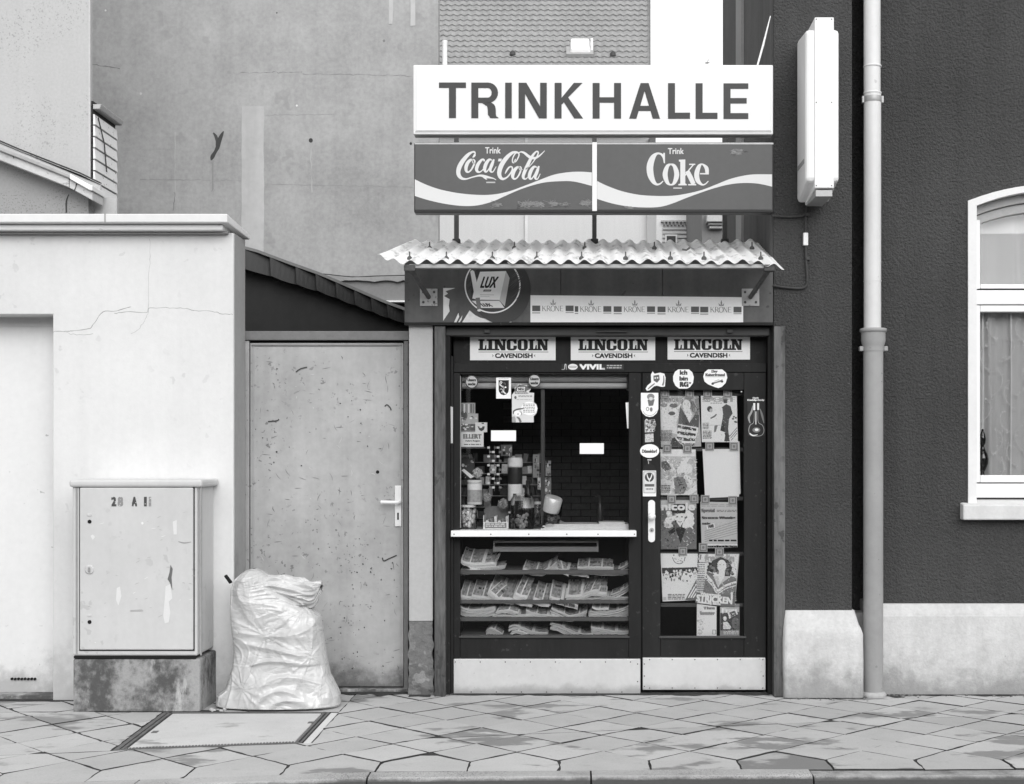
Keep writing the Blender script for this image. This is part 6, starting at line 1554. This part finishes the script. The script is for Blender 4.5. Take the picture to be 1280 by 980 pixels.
# 8 knitting
c = mag(M5([(462, 62), (888, 62), (838, 632), (420, 585)]), 185, 'magazine headed freundin with STRICKEN across it and a woman in a striped poncho', y=MGY - .004)
a = Art(MGY - .004, T5, K5)
a.poly([(470, 66), (880, 66), (850, 300), (440, 300)], 205); a.stroke([(478, 70, 16), (470, 132, 12)], 130, smooth=False); a.text('freundin', 515, 62, 835, 160, 150, 7)
a.poly([(545, 200), (610, 130), (690, 95), (770, 130), (812, 210), (790, 300), (730, 300), (700, 250), (600, 265), (560, 245)], 85)
for k in range(40): a.ell(gr2.choice((gr2.gauss(600, 32), gr2.gauss(770, 26))), gr2.uniform(140, 280), gr2.uniform(8, 22), gr2.uniform(8, 20), gr2.choice((70, 85, 110, 125)), 8)
a.ell(700, 190, 50, 66, 215, 20); a.ell(682, 178, 6, 4, 80, 8); a.ell(722, 178, 6, 4, 80, 8); a.stroke([(680, 220), (700, 230), (724, 218)], 240, 9); a.poly([(672, 240), (738, 240), (730, 300), (680, 385), (666, 300)], 218)
a.poly([(540, 250), (600, 270), (660, 420), (680, 390), (800, 300), (858, 320), (840, 620), (660, 600), (500, 470)], 120)
a.stroke([(520, 270, 22), (590, 350, 26), (655, 452, 28), (740, 400, 26), (855, 362, 22)], 212); a.stroke([(540, 340, 10), (600, 400, 12), (655, 480, 12), (750, 430, 12), (850, 400, 10)], 205); a.stroke([(650, 430, 6), (740, 385, 6), (852, 345, 6)], 100)
a.lines(440, 150, 520, 470, 14, 105, .42); a.stroke([(500, 300, 10), (590, 360, 14)], 205)
a.base = 185; a.grain(440, 70, 860, 600, 380, 9, 6); a.poly([(428, 470), (840, 505), (838, 628), (420, 582)], 112); a.text('Wintermode', 470, 478, 690, 508, 225, 2.5, rot=5); a.text('STRICKEN', 428, 508, 815, 584, 246, 5, rot=5); a.text('Anleitung leicht', 440, 570, 690, 606, 225, 2.5, rot=6); a.rect(795, 470, 818, 540, 220); a.build('cover_print', c, PHOTO_INK)
# 9, 10 small paperbacks
c = mag(M5([(436, 595), (645, 622), (645, 938), (434, 938)]), 222, 'slim pale booklet at the bottom of the door', y=MGY + .001)
a = Art(MGY + .001, T5, K5)
a.poly([(440, 640), (480, 640), (520, 760), (480, 930), (440, 930)], 190); a.text('Thea', 500, 625, 630, 655, 120, 5); a.text('Sommer', 465, 672, 630, 715, 130, 5); a.stroke([(490, 600, 16), (486, 640, 8)], 240, smooth=False)
for k in range(20): a.ell(gr2.uniform(445, 500), gr2.uniform(760, 920), gr2.uniform(6, 16), gr2.uniform(6, 14), gr2.choice((165, 180, 200)), 8)
a.rect(600, 870, 640, 920, 150); a.rect(608, 878, 632, 914, 200); a.base = 215; a.grain(440, 720, 640, 930, 60, 9, 7, 14); a.build('cover_print', c, PHOTO_INK)
c = mag(M5([(682, 625), (890, 595), (890, 938), (682, 935)]), 130, 'small booklet with a seated figure at the bottom right of the door', y=MGY + .001)
a = Art(MGY + .001, T5, K5)
a.rect(686, 630, 885, 690, 165); a.text('Frau', 700, 640, 860, 690, 215, 6); a.poly([(686, 695), (885, 680), (885, 870), (686, 880)], 88); a.poly([(765, 690), (855, 650), (872, 705), (780, 755)], 230); a.text('200', 785, 675, 855, 735, 90, 6, rot=-22)
a.ell(735, 752, 18, 24, 200); a.poly([(715, 790), (760, 785), (800, 840), (790, 865), (715, 865)], 190); a.ell(845, 800, 40, 60, 110); a.grain(690, 690, 885, 880, 130, 8, 8); a.lines(720, 885, 880, 925, 3, 215, .5); a.build('cover_print', c, PHOTO_INK)
# the square clips that hold them
CL = [(dk([p])[0], q) for p, q in (((295, 345), 'left clip above the striped jumper magazine'), ((548, 348), 'right clip above the striped jumper magazine'), ((732, 345), 'left clip above the SPORT magazine'), ((936, 342), 'right clip above the SPORT magazine'), ((318, 905), 'left clip above the blurred children magazine'), ((524, 905), 'right clip above the blurred children magazine'), ((752, 880), 'left clip above the blank white sheet'), ((1000, 882), 'right clip above the blank white sheet'))]
CL += [(dk([p], O3, K7)[0], q) for p, q in (((312, 520), 'left clip above the nicole magazine'), ((508, 515), 'right clip above the nicole magazine'), ((606, 520), 'left clip above the newspaper page headed Spezial'), ((846, 528), 'right clip above the newspaper page headed Spezial'), ((588, 940), 'clip at the lower left corner of the newspaper page headed Spezial'), ((410, 975), 'clip above the magazine with the crowd'), ((730, 980), 'clip above the magazine headed freundin'))]
for (x, y), lab in CL:
    c = card('clip', rectq(x - 5.4, y - 5.4, x + 5.4, y + 5.4), MGY - .008, .006, 150)
    a = Art(MGY - .008); a.rect(x - 4, y - 4.2, x + 4, y + 4, 85); a.rect(x - 3.3, y - 3.5, x + 3.3, y + 3.3, 150); a.ell(x, y, 1.6, 1.9, 120, 8); a.build('print', c)
    tag(c, 'square grey ' + lab, 'clip', 'square clips in the door')

Art.CON = 1.0
# ================================================================== goods behind the shop window
GY1, GY2 = .20, .32
CZ = az(663.5, 0)
PLAS = mat('pale_goods_plastic', .76, .4, .06, 9); LABEL = mat('goods_label', .8, .6, .05, 20); DARKG = mat('dark_goods', .03, .35, .2, 12); MIDG = mat('mid_grey_goods', .22, .5, .25, 14)
JAR = glass('jar_glass')
def jar(name, lab, cat, pxc, y, pyb, pyt, rpx, fill, fill_m, lid=True, tilt=0, label_band=None):
    s = FOCAL / (EYE_D + y); x, z0 = at(pxc, pyb, y); _, z1 = at(pxc, pyt, y); r = rpx / s; h = z1 - z0
    t = thing(name, lab, cat, (x, y, z0)); t.rotation_euler = (0, R(tilt), 0)
    def add(mb, nm, m):
        o = mb.build(nm, m); o.parent = t; return o
    add(MB().lathe([(r * .9, 0), (r, .012), (r, h * .82), (r * .8, h * .92), (r * .78, h)], 0, 0, 24), 'jar', JAR)
    if lid: add(MB().lathe([(r * .84, h * .93), (r * .86, h * .94), (r * .86, h * 1.02), (r * .8, h * 1.03)], 0, 0, 24), 'lid', PLAS)
    if label_band: add(MB().lathe([(r * 1.015, h * label_band[0]), (r * 1.015, h * label_band[1])], 0, 0, 24), 'label', LABEL)
    rr_ = random.Random(int(pxc)); n_ = int(fill * 60)
    sw = MB()
    for k in range(n_):
        a_, q = rr_.uniform(0, 6.28), r * .82 * math.sqrt(rr_.random()); s_ = rr_.uniform(.008, .014)
        sw.lathe([(s_ * .4, -s_), (s_, -s_ * .4), (s_, s_ * .4), (s_ * .4, s_)], q * math.cos(a_), q * math.sin(a_), 7, .015 + rr_.random() * h * fill * .8)
    o = add(sw, 'sweets', fill_m); o['kind'] = 'stuff'
    return t
jar('sweet_jar', 'glass jar of pale sweets in the lower left corner of the shop window', 'jar', 585.5, GY1, 661.5, 632, 11, .95, PLAS)
jar('sweet_jar', 'clear plastic jar of fruit shaped sweets in the middle of the window counter', 'jar', 653, GY1, 661.5, 617, 15, .45, mat('fruit_sweets', .36, .4, .4, 20), lid=False)
jar('sweet_jar', 'tilted glass jar with a big pale lid beside the white papers on the window counter', 'jar', 686, GY1, 659, 622, 12.5, .4, MIDG, lid=False, tilt=9)
x, z = at(688, 632, GY1)
o = MB().lathe([(.052, 0), (.055, .01), (.055, .085), (.05, .092)], 0, 0, 24).build('lid', mat('pale_ribbed_lid', .66, .4, .05, 20)); o.rotation_euler = (R(12), R(14), 0); o.location = (x, GY1 - .01, z - .035)
tag(o, 'big pale screw lid sitting askew on the tilted jar', 'lid')
def canister(name, lab, cat, x0, y0, x1, y1, y, m, extra=None):
    cx_, zb2 = at((x0 + x1) / 2, y1, y); _, zt2 = at(0, y0, y); r = (x1 - x0) / 2 * (EYE_D + y) / FOCAL; h = zt2 - zb2
    t = thing(name, lab, cat, (cx_, y, zb2))
    MB().lathe([(r * .95, 0), (r, .006), (r, h * .84), (r * .98, h * .86)], cx_, y, 24, zb2).build('body', m, t)
    MB().lathe([(r * .96, h * .865), (r * 1.02, h * .87), (r * 1.02, h * .98), (r * .9, h)], cx_, y, 24, zb2).build('lid', PLAS, t)
    return t, cx_, zb2, r, h
t, cx_, zb2, r, h = canister('canister', 'white canister with faded label on top of the sweet jar, left in the window', 'canister', 584, 600, 602.5, 630.5, GY1, LABEL)
MB().lathe([(r * 1.01, h * .1), (r * 1.01, h * .6)], cx_, GY1, 24, zb2).build('label', mat('faded_label', .42, .6, .3, 60), t)
t, cx_, zb2, r, h = canister('tall_jar', 'tall dark jar with white label and pale band behind the bottle in the window', 'jar', 635, 572, 653, 661.5, GY2, DARKG)
x, z = at(645, 610, GY2 - .06); MB().lathe([(r * 1.02, h * .40), (r * 1.02, h * .63)], cx_, GY2, 24, zb2).build('label', LABEL, t)
MB().lathe([(r * 1.05, h * .88), (r * 1.05, h * .975)], cx_, GY2, 24, zb2).build('paper_band', LABEL, t)
# bottle
bxx, bz = at(660, 661.5, GY2 - .04)
t = thing('bottle', 'dark bottle with a white label between the jars in the shop window', 'bottle', (bxx, GY2 - .04, bz))
MB().lathe([(.028, 0), (.03, .01), (.03, .20), (.02, .235), (.011, .26), (.011, .285)], bxx, GY2 - .04, 20, bz).build('glass', DARKG, t)
MB().lathe([(.0305, .13), (.0305, .195)], bxx, GY2 - .04, 20, bz).build('label', LABEL, t); MB().lathe([(.014, .262), (.014, .3)], bxx, GY2 - .04, 16, bz).build('cap', DARKG, t)
# display box of bars
bx0, bz0 = at(604, 661.5, GY1); bx1, bz1 = at(635.5, 640, GY1)
t = thing('sweet_box', 'open cardboard box of chocolate bars between two jars on the window counter', 'box', ((bx0 + bx1) / 2, GY1, bz0))
MB().box(bx0, bx1, GY1, GY1 + .004, bz0, bz0 + (bz1 - bz0) * .42).build('front', LABEL, t); MB().box(bx0, bx0 + .003, GY1 + .004, GY1 + .18, bz0, bz0 + (bz1 - bz0) * .8).build('side', LABEL, t); MB().box(bx1 - .003, bx1, GY1 + .004, GY1 + .18, bz0, bz0 + (bz1 - bz0) * .8).build('side', LABEL, t); MB().box(bx0, bx1, GY1 + .18, GY1 + .184, bz0, bz1 + .03).build('back', MIDG, t)
for k in range(6):
    xx = bx0 + .015 + k * .024; MB().box(xx, xx + .019, GY1 + .01 + .01 * (k % 3), GY1 + .16, bz0 + .004, bz0 + (bz1 - bz0) * (.5 + .12 * (k % 3))).build('chocolate_bar', (LABEL, MIDG, PLAS)[k % 3], t, bevel=.004)
a = Art(GY1); a.rect(606, 653.5, 633, 660, 120); a.lines(607, 654.5, 632, 659.5, 2, 215, .5); a.build('print', t)
# strips of little packets hanging
for sx_, (px, lab) in enumerate(((612, 'left strip of small wrapped sweets hanging beside the tall jar'), (618, 'middle strip of small wrapped sweets hanging beside the tall jar'), (624, 'right strip of small wrapped sweets hanging beside the tall jar'))):
    x, z = at(px, 557, GY1); t = thing('sweet_strip', lab, 'sweets', (x, GY1, z))
    MB().box(x - .001, x + .001, GY1, GY1 + .001, az(614, GY1), z).build('tape', MIDG, t)
    for k in range(10):
        zz = z - .012 - k * .027; xx = x + (.006 if (k + sx_) % 2 else -.006)
        MB().hexa([(xx - .009, GY1 - .008, zz - .007), (xx + .009, GY1 - .008, zz - .007), (xx + .007, GY1 + .004, zz - .006), (xx - .007, GY1 + .004, zz - .006), (xx - .009, GY1 - .008, zz + .006), (xx + .009, GY1 - .008, zz + .006), (xx + .007, GY1 + .004, zz + .007), (xx - .007, GY1 + .004, zz + .007)]).build('packet', LABEL if k % 2 == sx_ % 2 else MIDG, t, bevel=.003)
# packets pinned at the left on a little shelf
sh = MB().box(ax(575, .2), ax(606, .2), .19, .36, az(560.5, .2), az(558.8, .2)).build('goods_shelf', SHELF, kiosk)
def pack(name, q, y, g, lab, cat, th=.03):
    c = card(name, rectq(*q), y, th, g, lab, cat); return c
c = pack('price_card', (574, 540, 604.5, 558.5), .20, 225, 'white show card with dark lettering ELLERT on the left shelf of the window', 'card', .004); a = Art(.20); a.text('ELLERT', 579, 542.5, 602, 548.5, 110, .5); a.text('Fahrt Regen', 582, 550, 600, 552.5, 80, .2); a.lines(580, 555, 601, 557, 1, 100, .6); a.build('print', c)
c = pack('packet', (574, 517, 597.5, 539.5), .23, 165, 'grey packet with a badge standing behind the show card in the window', 'packet'); a = Art(.23); a.ell(579.5, 519.5, 5, 5.5, 85); a.rect(574.5, 530, 597, 538.5, 90); a.ell(590, 522, 2, 2, 90, 8)
for k in range(14): a.ell(gr2.uniform(576, 596), gr2.uniform(520, 537), gr2.uniform(.8, 2.4), gr2.uniform(.6, 1.8), gr2.choice((205, 220, 120)), 8)
a.build('print', c)
c = pack('packet', (576, 503.5, 594, 516.8), .23, 150, 'striped packet on top of the grey packet at the left of the window', 'packet'); a = Art(.23)
for k in range(6): a.rect(577 + k * 2.8, 505, 578.3 + k * 2.8, 516, (95, 215, 120, 205, 70, 110)[k])
a.build('print', c)
c = pack('packet', (594, 528, 608.8, 540.2), .215, 205, 'small pale packet with a dark bowl mark beside the show card', 'packet'); a = Art(.215); a.poly([(597, 533), (606, 533), (605, 537), (602, 539), (599, 537.5)], 70); a.ell(601, 533.5, 2, 1.6, 220, 8); a.rect(602, 528.6, 605, 530, 90); a.build('print', c)
# bags and packets at the back
for q, y, g, lab in (((571.5, 573, 593, 600), .34, 60, 'dark crumpled bag behind the canister in the window'), ((626, 556, 640, 570), .46, 95, 'grey packet behind the white note in the window'), ((666, 568, 674, 597), .46, 120, 'narrow grey bottle shaped pack right of the tall jar'), ((682, 576, 688.5, 595), .46, 130, 'small pale pack hanging at the edge of the dark bricks'), ((672, 597, 679, 612), .44, 140, 'plain grey carton behind the bottle in the window'), ((681, 597, 689, 618), .44, 105, 'plain dark carton left of the dark bricks in the window')):
    c = card('carton', rectq(*q), y, .05, g, lab, 'carton'); a = Art(y)
    for k in range(12): a.ell(gr2.uniform(q[0] + 1, q[2] - 1), gr2.uniform(q[1] + 1, q[3] - 1), gr2.uniform(.6, 2), gr2.uniform(.6, 2.5), gr2.choice((40, 80, 140, 180)), 7)
    a.build('print', c)
c = card('tag', [(577, 588), (580, 586), (592.5, 596), (588, 598)], .25, .002, 225, 'white folded tag lying above the canister in the window', 'tag')
c = card('counter_display', [(637, 661), (668, 661), (668, 640), (637, 640)], .235, .003, 110, 'low printed display in front of the fruit sweets in the window', 'display')
bpy.data.objects.remove(c)
# rack of small packets filling the back of the display
rk = thing('packet_rack', 'rack crowded with small packets behind the jars at the left of the window', 'rack', (ax(625, .5), .5, CZ))
for q in (578, 592, 606, 620, 634, 648, 661.5): MB().box(ax(575, .5), ax(679, .5), .5, .58, az(q, .5) - .002, az(q, .5) + .002).build('rack_shelf', MIDG, rk)
pk = random.Random(61); PKM = [mat('packet_tone', a_, .5, .3, 50) for a_ in (.04, .10, .2, .36, .6)]
pme = {}
for ri, q in enumerate((578, 592, 606, 620, 634, 648, 661.5)):
    px = 576.0
    while px < 676:
        w_ = pk.choice((5, 6, 7.5, 9)); h_ = pk.uniform(7.5, 11.5); mi = pk.choice((0, 0, 1, 1, 2, 2, 3, 4)); key = (w_, mi)
        if pk.random() < .85:
            if key not in pme: hw = w_ / 2 / 198; pme[key] = MB().box(-hw * .94, hw * .94, -.02, .03, 0, 10 / 198).mesh('packet', PKM[mi])
            o = bpy.data.objects.new('packet', pme[key]); C.objects.link(o); o.parent = rk
            x, z = at(px + w_ / 2, q, .53); o.location = (x - rk.location.x, .535 - .5, z - rk.location.z + .003); o.scale = (1, 1, h_ / 10); o.rotation_euler = (0, R(pk.gauss(0, 3)), R(pk.gauss(0, 6)))
        px += w_ + pk.choice((.3, .5, 1.5))
jar('sweet_jar', 'small jar of dark sweets between the display box and the fruit sweets in the window', 'jar', 640.5, .30, 661.5, 640, 6.5, .8, DARKG)
jar('sweet_jar', 'slim jar of grey sweets standing behind the tilted jar in the window', 'jar', 672, .34, 660, 628, 8, .85, MIDG)
for k, (px, py, r_, lab) in enumerate(((579.5, 592, 5, 'dark cellophane bag of sweets above the canister, left'), (597, 592, 6, 'cellophane bag of pale wrapped sweets right of the canister top'), (608.5, 622, 5.5, 'crumpled cellophane bag of sweets behind the display box'), (629, 630, 6, 'cellophane bag of mixed sweets behind the display box, right'))):
    x, z = at(px, py + r_, .3); rr_ = r_ / 203; sd = k * 9.0
    def bagp(u, t, x=x, z=z, rr_=rr_, sd=sd):
        a_ = 2 * math.pi * u; w_ = math.sin(math.pi * min(1, t * 1.02 + .02)) ** .6; v = Vector((math.cos(a_) * 2, math.sin(a_) * 2, t * 4 + sd)); f = 1 + .5 * noise.noise(v * 1.5) + .25 * noise.noise(v * 4)
        return (x + rr_ * w_ * f * math.cos(a_), .3 + rr_ * .6 * w_ * f * math.sin(a_), z + t * rr_ * 2.3)
    tag(MB().grid(bagp, 26, 16, False).build('sweet_bag', mat('cellophane_%s' % ('dark', 'pale', 'grey', 'mixed')[k], (.06, .5, .3, .22)[k], .25, .8, 70, .5, 200, spec=.7)), lab, 'bag')
# small pump bottle on the counter at the right
x, z = at(750, 656, .35)
t = thing('pump_bottle', 'small black pump bottle standing on the papers near the right of the window', 'bottle', (x, .35, z))
MB().lathe([(.018, 0), (.02, .01), (.02, .1), (.012, .13), (.006, .14), (.006, .175)], x, .35, 16, z).build('body', DARKG, t)
MB().tube([(x, .35, z + .172), (x - .012, .345, z + .182), (x - .03, .34, z + .178)], .005, 8).build('spout', DARKG, t)
# stack of papers on the counter
pr2 = random.Random(14)
t = thing('paper_stack', 'stack of white papers lying on the window counter at the right', 'papers', (ax(735, .14), .14, CZ))
for k in range(4):
    j = pr2.uniform(-.006, .006); MB().box(ax(677 + 3 * k % 5, .15) + j, ax(787, .15) - abs(j), .142 + .002 * k, .42, CZ + .001 + k * .008, CZ + .008 + k * .008).build('sheet_bundle', mat('white_paper', .78, .7, .03) if k == 0 else bpy.data.materials['white_paper'], t, bevel=.001)
MB().box(ax(749, .15), ax(781, .15), .16, .38, CZ + .034, CZ + .043).build('pad', bpy.data.materials['white_paper'], t)
card('show_card', [(688, 656), (712, 656), (700, 650), (690, 649)], .44, .003, 130, 'pale wedge of card leaning behind the tilted jar', 'card')
# pale tubes across the top of the window
TUBE = mat('pale_rolled_blind', .46, .5, .06, 3, .03, 30)
t = thing('rolled_blind', 'pair of pale horizontal rolled blind tubes across the top of the shop window', 'blind', (ax(680, .2), .2, az(476, .2)))
for q, r in ((472, 5.6), (482.3, 3.9)):
    MB().tube([(ax(574, .2), .2, az(q, .2)), (ax(786, .2), .2, az(q, .2))], r / 205, 20).build('tube', TUBE, t)
for p_ in (577, 784.5): MB().box(ax(p_ - 1.3, .2), ax(p_ + 1.3, .2), .17, .24, az(488, .2), az(467, .2)).build('end_bracket', DARK_METAL, t)

# ================================================================== newspapers on the display shelves
NEWS = ink_mat('newsprint', .85, .45, 70)
EDGE = mat('newspaper_edge', .86, .85, .1, 20, .2, 150)
nr_ = random.Random(77)
def news(front, back, dy, layers, lab, yf=.165, m=NEWS, cat='newspaper'):
    """front: measured front edge; back: offset of the rear edge; a small pile of folded sheets"""
    pts = spline([(p[0], p[1]) for p in front], 6) if len(front) > 2 else [tuple(front[0]), ((front[0][0] + front[1][0]) / 2, (front[0][1] + front[1][1]) / 2), tuple(front[1])]
    x0, z0 = at(pts[0][0], max(p[1] for p in pts), yf)
    t = thing('newspaper', lab, cat, (x0, yf, z0), 'newspapers on the display shelves')
    def resample(p, n_):
        out = []
        for k in range(n_ + 1):
            t_ = k / n_ * (len(p) - 1); i_ = min(int(t_), len(p) - 2); f_ = t_ - i_; out.append((p[i_][0] * (1 - f_) + p[i_ + 1][0] * f_, p[i_][1] * (1 - f_) + p[i_ + 1][1] * f_))
        return out
    span = abs(pts[-1][0] - pts[0][0]); NX = max(10, int(span / 1.6)); NV = 9; pts = resample(pts, NX); s = FOCAL / (EYE_D + yf)
    cols = max(2, int(span / 14)); lay = [(nr_.random(), nr_.random(), nr_.random()) for _ in range(cols)]
    for L in range(layers * 2):
        jx = nr_.uniform(-1.8, 1.8) if L else 0; d = L * 1.05 + (nr_.uniform(-.3, .3) if L else 0); skew = nr_.uniform(-.9, .9) if L else 0
        top = L == 0
        nv = NV if top else 1
        vs = []
        for i in range(NX + 1):
            for k in range(nv + 1):
                v_ = k / nv * (1 if top else .5)
                x, z = at(pts[i][0] + jx, pts[i][1] + d + skew * (i / NX - .5), yf)
                vs.append((x + back[0] / s * v_, yf + .0015 * L + dy * v_, z - back[1] / s * v_ + math.sin(v_ * 3) * .004 + .0012 * math.sin(i * .9 + L)))
        fs, gs = [], []
        for i in range(NX):
            for k in range(nv):
                fs.append((i * (nv + 1) + k, (i + 1) * (nv + 1) + k, (i + 1) * (nv + 1) + k + 1, i * (nv + 1) + k + 1))
                u = i / NX * cols; c_ = min(int(u), cols - 1); fu = u - c_; r1, r2, r3 = lay[c_]
                if k == 0 or fu < .1 or fu > .93: g_ = .82
                elif k == nv - 1 - int(r1 * 5) and r2 > .3: g_ = nr_.choice((.06, .10, .45))          # headline
                elif r3 > .55 and r1 * 6 < k < r1 * 6 + 4 : g_ = nr_.uniform(.12, .4)                   # picture
                else: g_ = nr_.uniform(.26, .5) if (k + c_) % 2 else nr_.uniform(.2, .4)               # columns of type
                gs.append(g_ if top else .78)
        o = MB().add(vs, fs, False).build('sheet', NEWS, t)
        at_ = o.data.attributes.new('ink', 'FLOAT', 'FACE'); at_.data.foreach_set('value', gs)
        ed = [vs[i * (nv + 1)] for i in range(NX + 1)]
        h_ = nr_.uniform(.0016, .0032)
        MB().add(ed + [(x, y + .001, z - h_) for x, y, z in ed], [(NX + 1 + i, NX + 2 + i, i + 1, i) for i in range(NX)]).build('fold_edge', EDGE, t)
    return t
A7 = (555, 660); B7 = 7.0
def N1(*pts): return [(A7[0] + u / B7, A7[1] + v_ / B7) for u, v_ in pts]
def N2(*pts): return [(680 + u / 7.0, 660 + v_ / 7.0) for u, v_ in pts]
# top shelf
news(N1((140, 372), (280, 362), (430, 365)), (2, -3), .22, 3, 'flat pile of newspapers at the left end of the top display shelf')
news(N1((215, 345), (330, 348), (440, 342), (525, 330)), (2, -4), .2, 2, 'newspaper lying loose with a lifted corner on the top shelf at the left', yf=0.163)
news(N1((150, 295), (215, 315), (330, 318), (445, 312)), (4, -17), .15, 2, 'newspaper opened upright at the left end of the top shelf', yf=0.170)
news(N1((440, 310), (460, 265), (482, 222)), (3, -3), .14, 2, 'stiff folded paper edge standing up on the top shelf', yf=0.172)
news(N1((690, 362), (770, 378), (850, 382), (930, 345), (985, 300)), (3, -9), .2, 3, 'newspaper curling up at its right side in the middle of the top shelf')
news(N2((70, 350), (200, 368), (300, 380), (385, 392)), (3, -6), .22, 3, 'pile of newspapers right of the curled one on the top shelf')
news(N2((290, 348), (440, 345), (600, 350)), (2, -9), .18, 2, 'newspaper stacked above the pile at the right of the top shelf', yf=0.175)
news(N2((410, 370), (560, 378), (690, 372), (750, 360)), (2, -4), .2, 3, 'lower pile of newspapers at the right end of the top shelf')
news(N2((660, 355), (710, 330), (745, 305)), (2, -3), .2, 2, 'newspaper with a raised flap at the right end of the top shelf', yf=0.168)
# second shelf
news(N1((140, 600), (190, 610), (240, 620)), (3, -18), .2, 3, 'newspaper at the far left of the second shelf')
news(N1((240, 600), (330, 612), (420, 622)), (4, -18), .2, 3, 'newspaper beside the far left one on the second shelf', yf=0.167)
news(N1((385, 575), (480, 615), (600, 635)), (8, -22), .2, 3, 'newspaper fanned out over its neighbours on the second shelf, left', yf=0.160)
news(N1((600, 612), (680, 640), (770, 655)), (6, -20), .2, 3, 'newspaper fanned out in the middle of the second shelf', yf=0.157)
news(N1((780, 625), (850, 645), (920, 652)), (6, -20), .2, 3, 'newspaper fanned out right of the middle of the second shelf', yf=0.154)
tn = news(N2((45, 610), (150, 640), (285, 675)), (4, -19), .2, 3, 'newspaper with its dark printed title drooping over the front of the second shelf', yf=0.150)
a = Art(.1495); a.text('Express', 699, 751.5, 719, 758, 70, .4, shear=-.1, rot=16); a.build('print', tn)
news(N2((195, 602), (320, 598), (430, 570), (545, 580)), (3, -18), .2, 2, 'open newspaper with a wavy front edge on the second shelf, right', yf=0.160)
news(N2((220, 610), (400, 618), (590, 605), (740, 612)), (2, -4), .2, 3, 'flat pile under the wavy newspaper on the second shelf', yf=0.165)
news(N2((590, 585), (680, 545), (740, 505)), (2, -3), .18, 4, 'newspaper with raised pages at the right end of the second shelf', yf=0.166)
# third shelf
news(N1((140, 690), (200, 712), (320, 715), (440, 690)), (2, -5), .22, 5, 'thick sagging pile at the left end of the third shelf')
news(N1((430, 770), (520, 765), (650, 768), (780, 765)), (3, -9), .2, 3, 'flat newspaper second from the left on the third shelf')
news(N1((715, 725), (800, 755), (900, 768), (1010, 765)), (3, -10), .2, 3, 'newspaper sloping to the right in the middle of the third shelf', yf=0.167)
news(N2((65, 705), (140, 735), (230, 770), (330, 745), (375, 725)), (2, -6), .2, 4, 'newspaper with a dip in its middle on the third shelf')
news(N2((400, 735), (520, 735), (640, 720), (750, 680)), (2, -4), .22, 6, 'thick pile rising to the right at the end of the third shelf')
# bottom shelf
news(N1((365, 905), (410, 875), (460, 900), (505, 925)), (2, -3), .2, 4, 'rolled bundle of papers at the left of the bottom shelf')
news(N1((565, 870), (620, 852), (700, 880), (800, 915), (905, 920)), (2, -4), .22, 3, 'folded newspaper with a rounded fold on the bottom shelf')
news(N2((65, 835), (130, 850), (240, 900), (330, 928), (430, 930)), (2, -3), .22, 4, 'newspaper sweeping down to the right on the bottom shelf')
news(N2((410, 870), (500, 885), (620, 905), (755, 905)), (2, -4), .22, 4, 'newspaper with an open fold at the right end of the bottom shelf')

# loose sheets hanging out of the piles
news(N1((225, 365), (300, 372), (360, 395)), (5, -12), .12, 1, 'loose sheet hanging over the front of the top shelf at the left', yf=.152)
news(N2((120, 385), (170, 392), (215, 415)), (-4, -14), .12, 1, 'loose sheet with a drooping corner under the top shelf piles, right', yf=.150)
news(N1((395, 560), (440, 590), (470, 622)), (14, -12), .12, 2, 'newspaper twisted upright at the left of the second shelf', yf=.152)
news(N1((620, 580), (660, 600), (720, 612)), (10, -22), .14, 2, 'crumpled newspaper on top of the fanned pile on the second shelf', yf=.156)
news(N2((330, 590), (400, 560), (470, 548)), (8, -14), .14, 2, 'turned up pages on the wavy newspaper of the second shelf', yf=.158)
news(N1((460, 735), (560, 720), (640, 742)), (4, -8), .12, 2, 'arched loose newspaper on the third shelf, second from the left', yf=.154)
news(N2((420, 700), (480, 712), (560, 705)), (3, -10), .12, 1, 'loose sheet on top of the thick pile at the end of the third shelf', yf=.17)
news(N1((585, 918), (640, 900), (720, 922)), (5, -4), .1, 2, 'pale crumpled flap in front of the folded newspaper on the bottom shelf', yf=.15)

# ================================================================== unseen house across the street, added so the glass reflects dark
oh = thing('unseen_street_house', 'unseen dark brick house behind the viewer, added so the glass reflects dark', 'house', (0, -24, 0))
OB = mat('dark_street_brick', .07, .9, .2, 1)
MB().box(-30, 30, -30, -24, -.13, 6.5).build('wall', OB, oh)
for k in range(12):
    f = MB().box(-27.5 + k * 4.8, -26.3 + k * 4.8, -24.05, -23.98, 1.4, 3.1).build('window', WHITE_PAINT, oh); MB().box(-27.4 + k * 4.8, -26.4 + k * 4.8, -24, -23.96, 1.5, 3.0).build('pane', DARK_METAL, f)
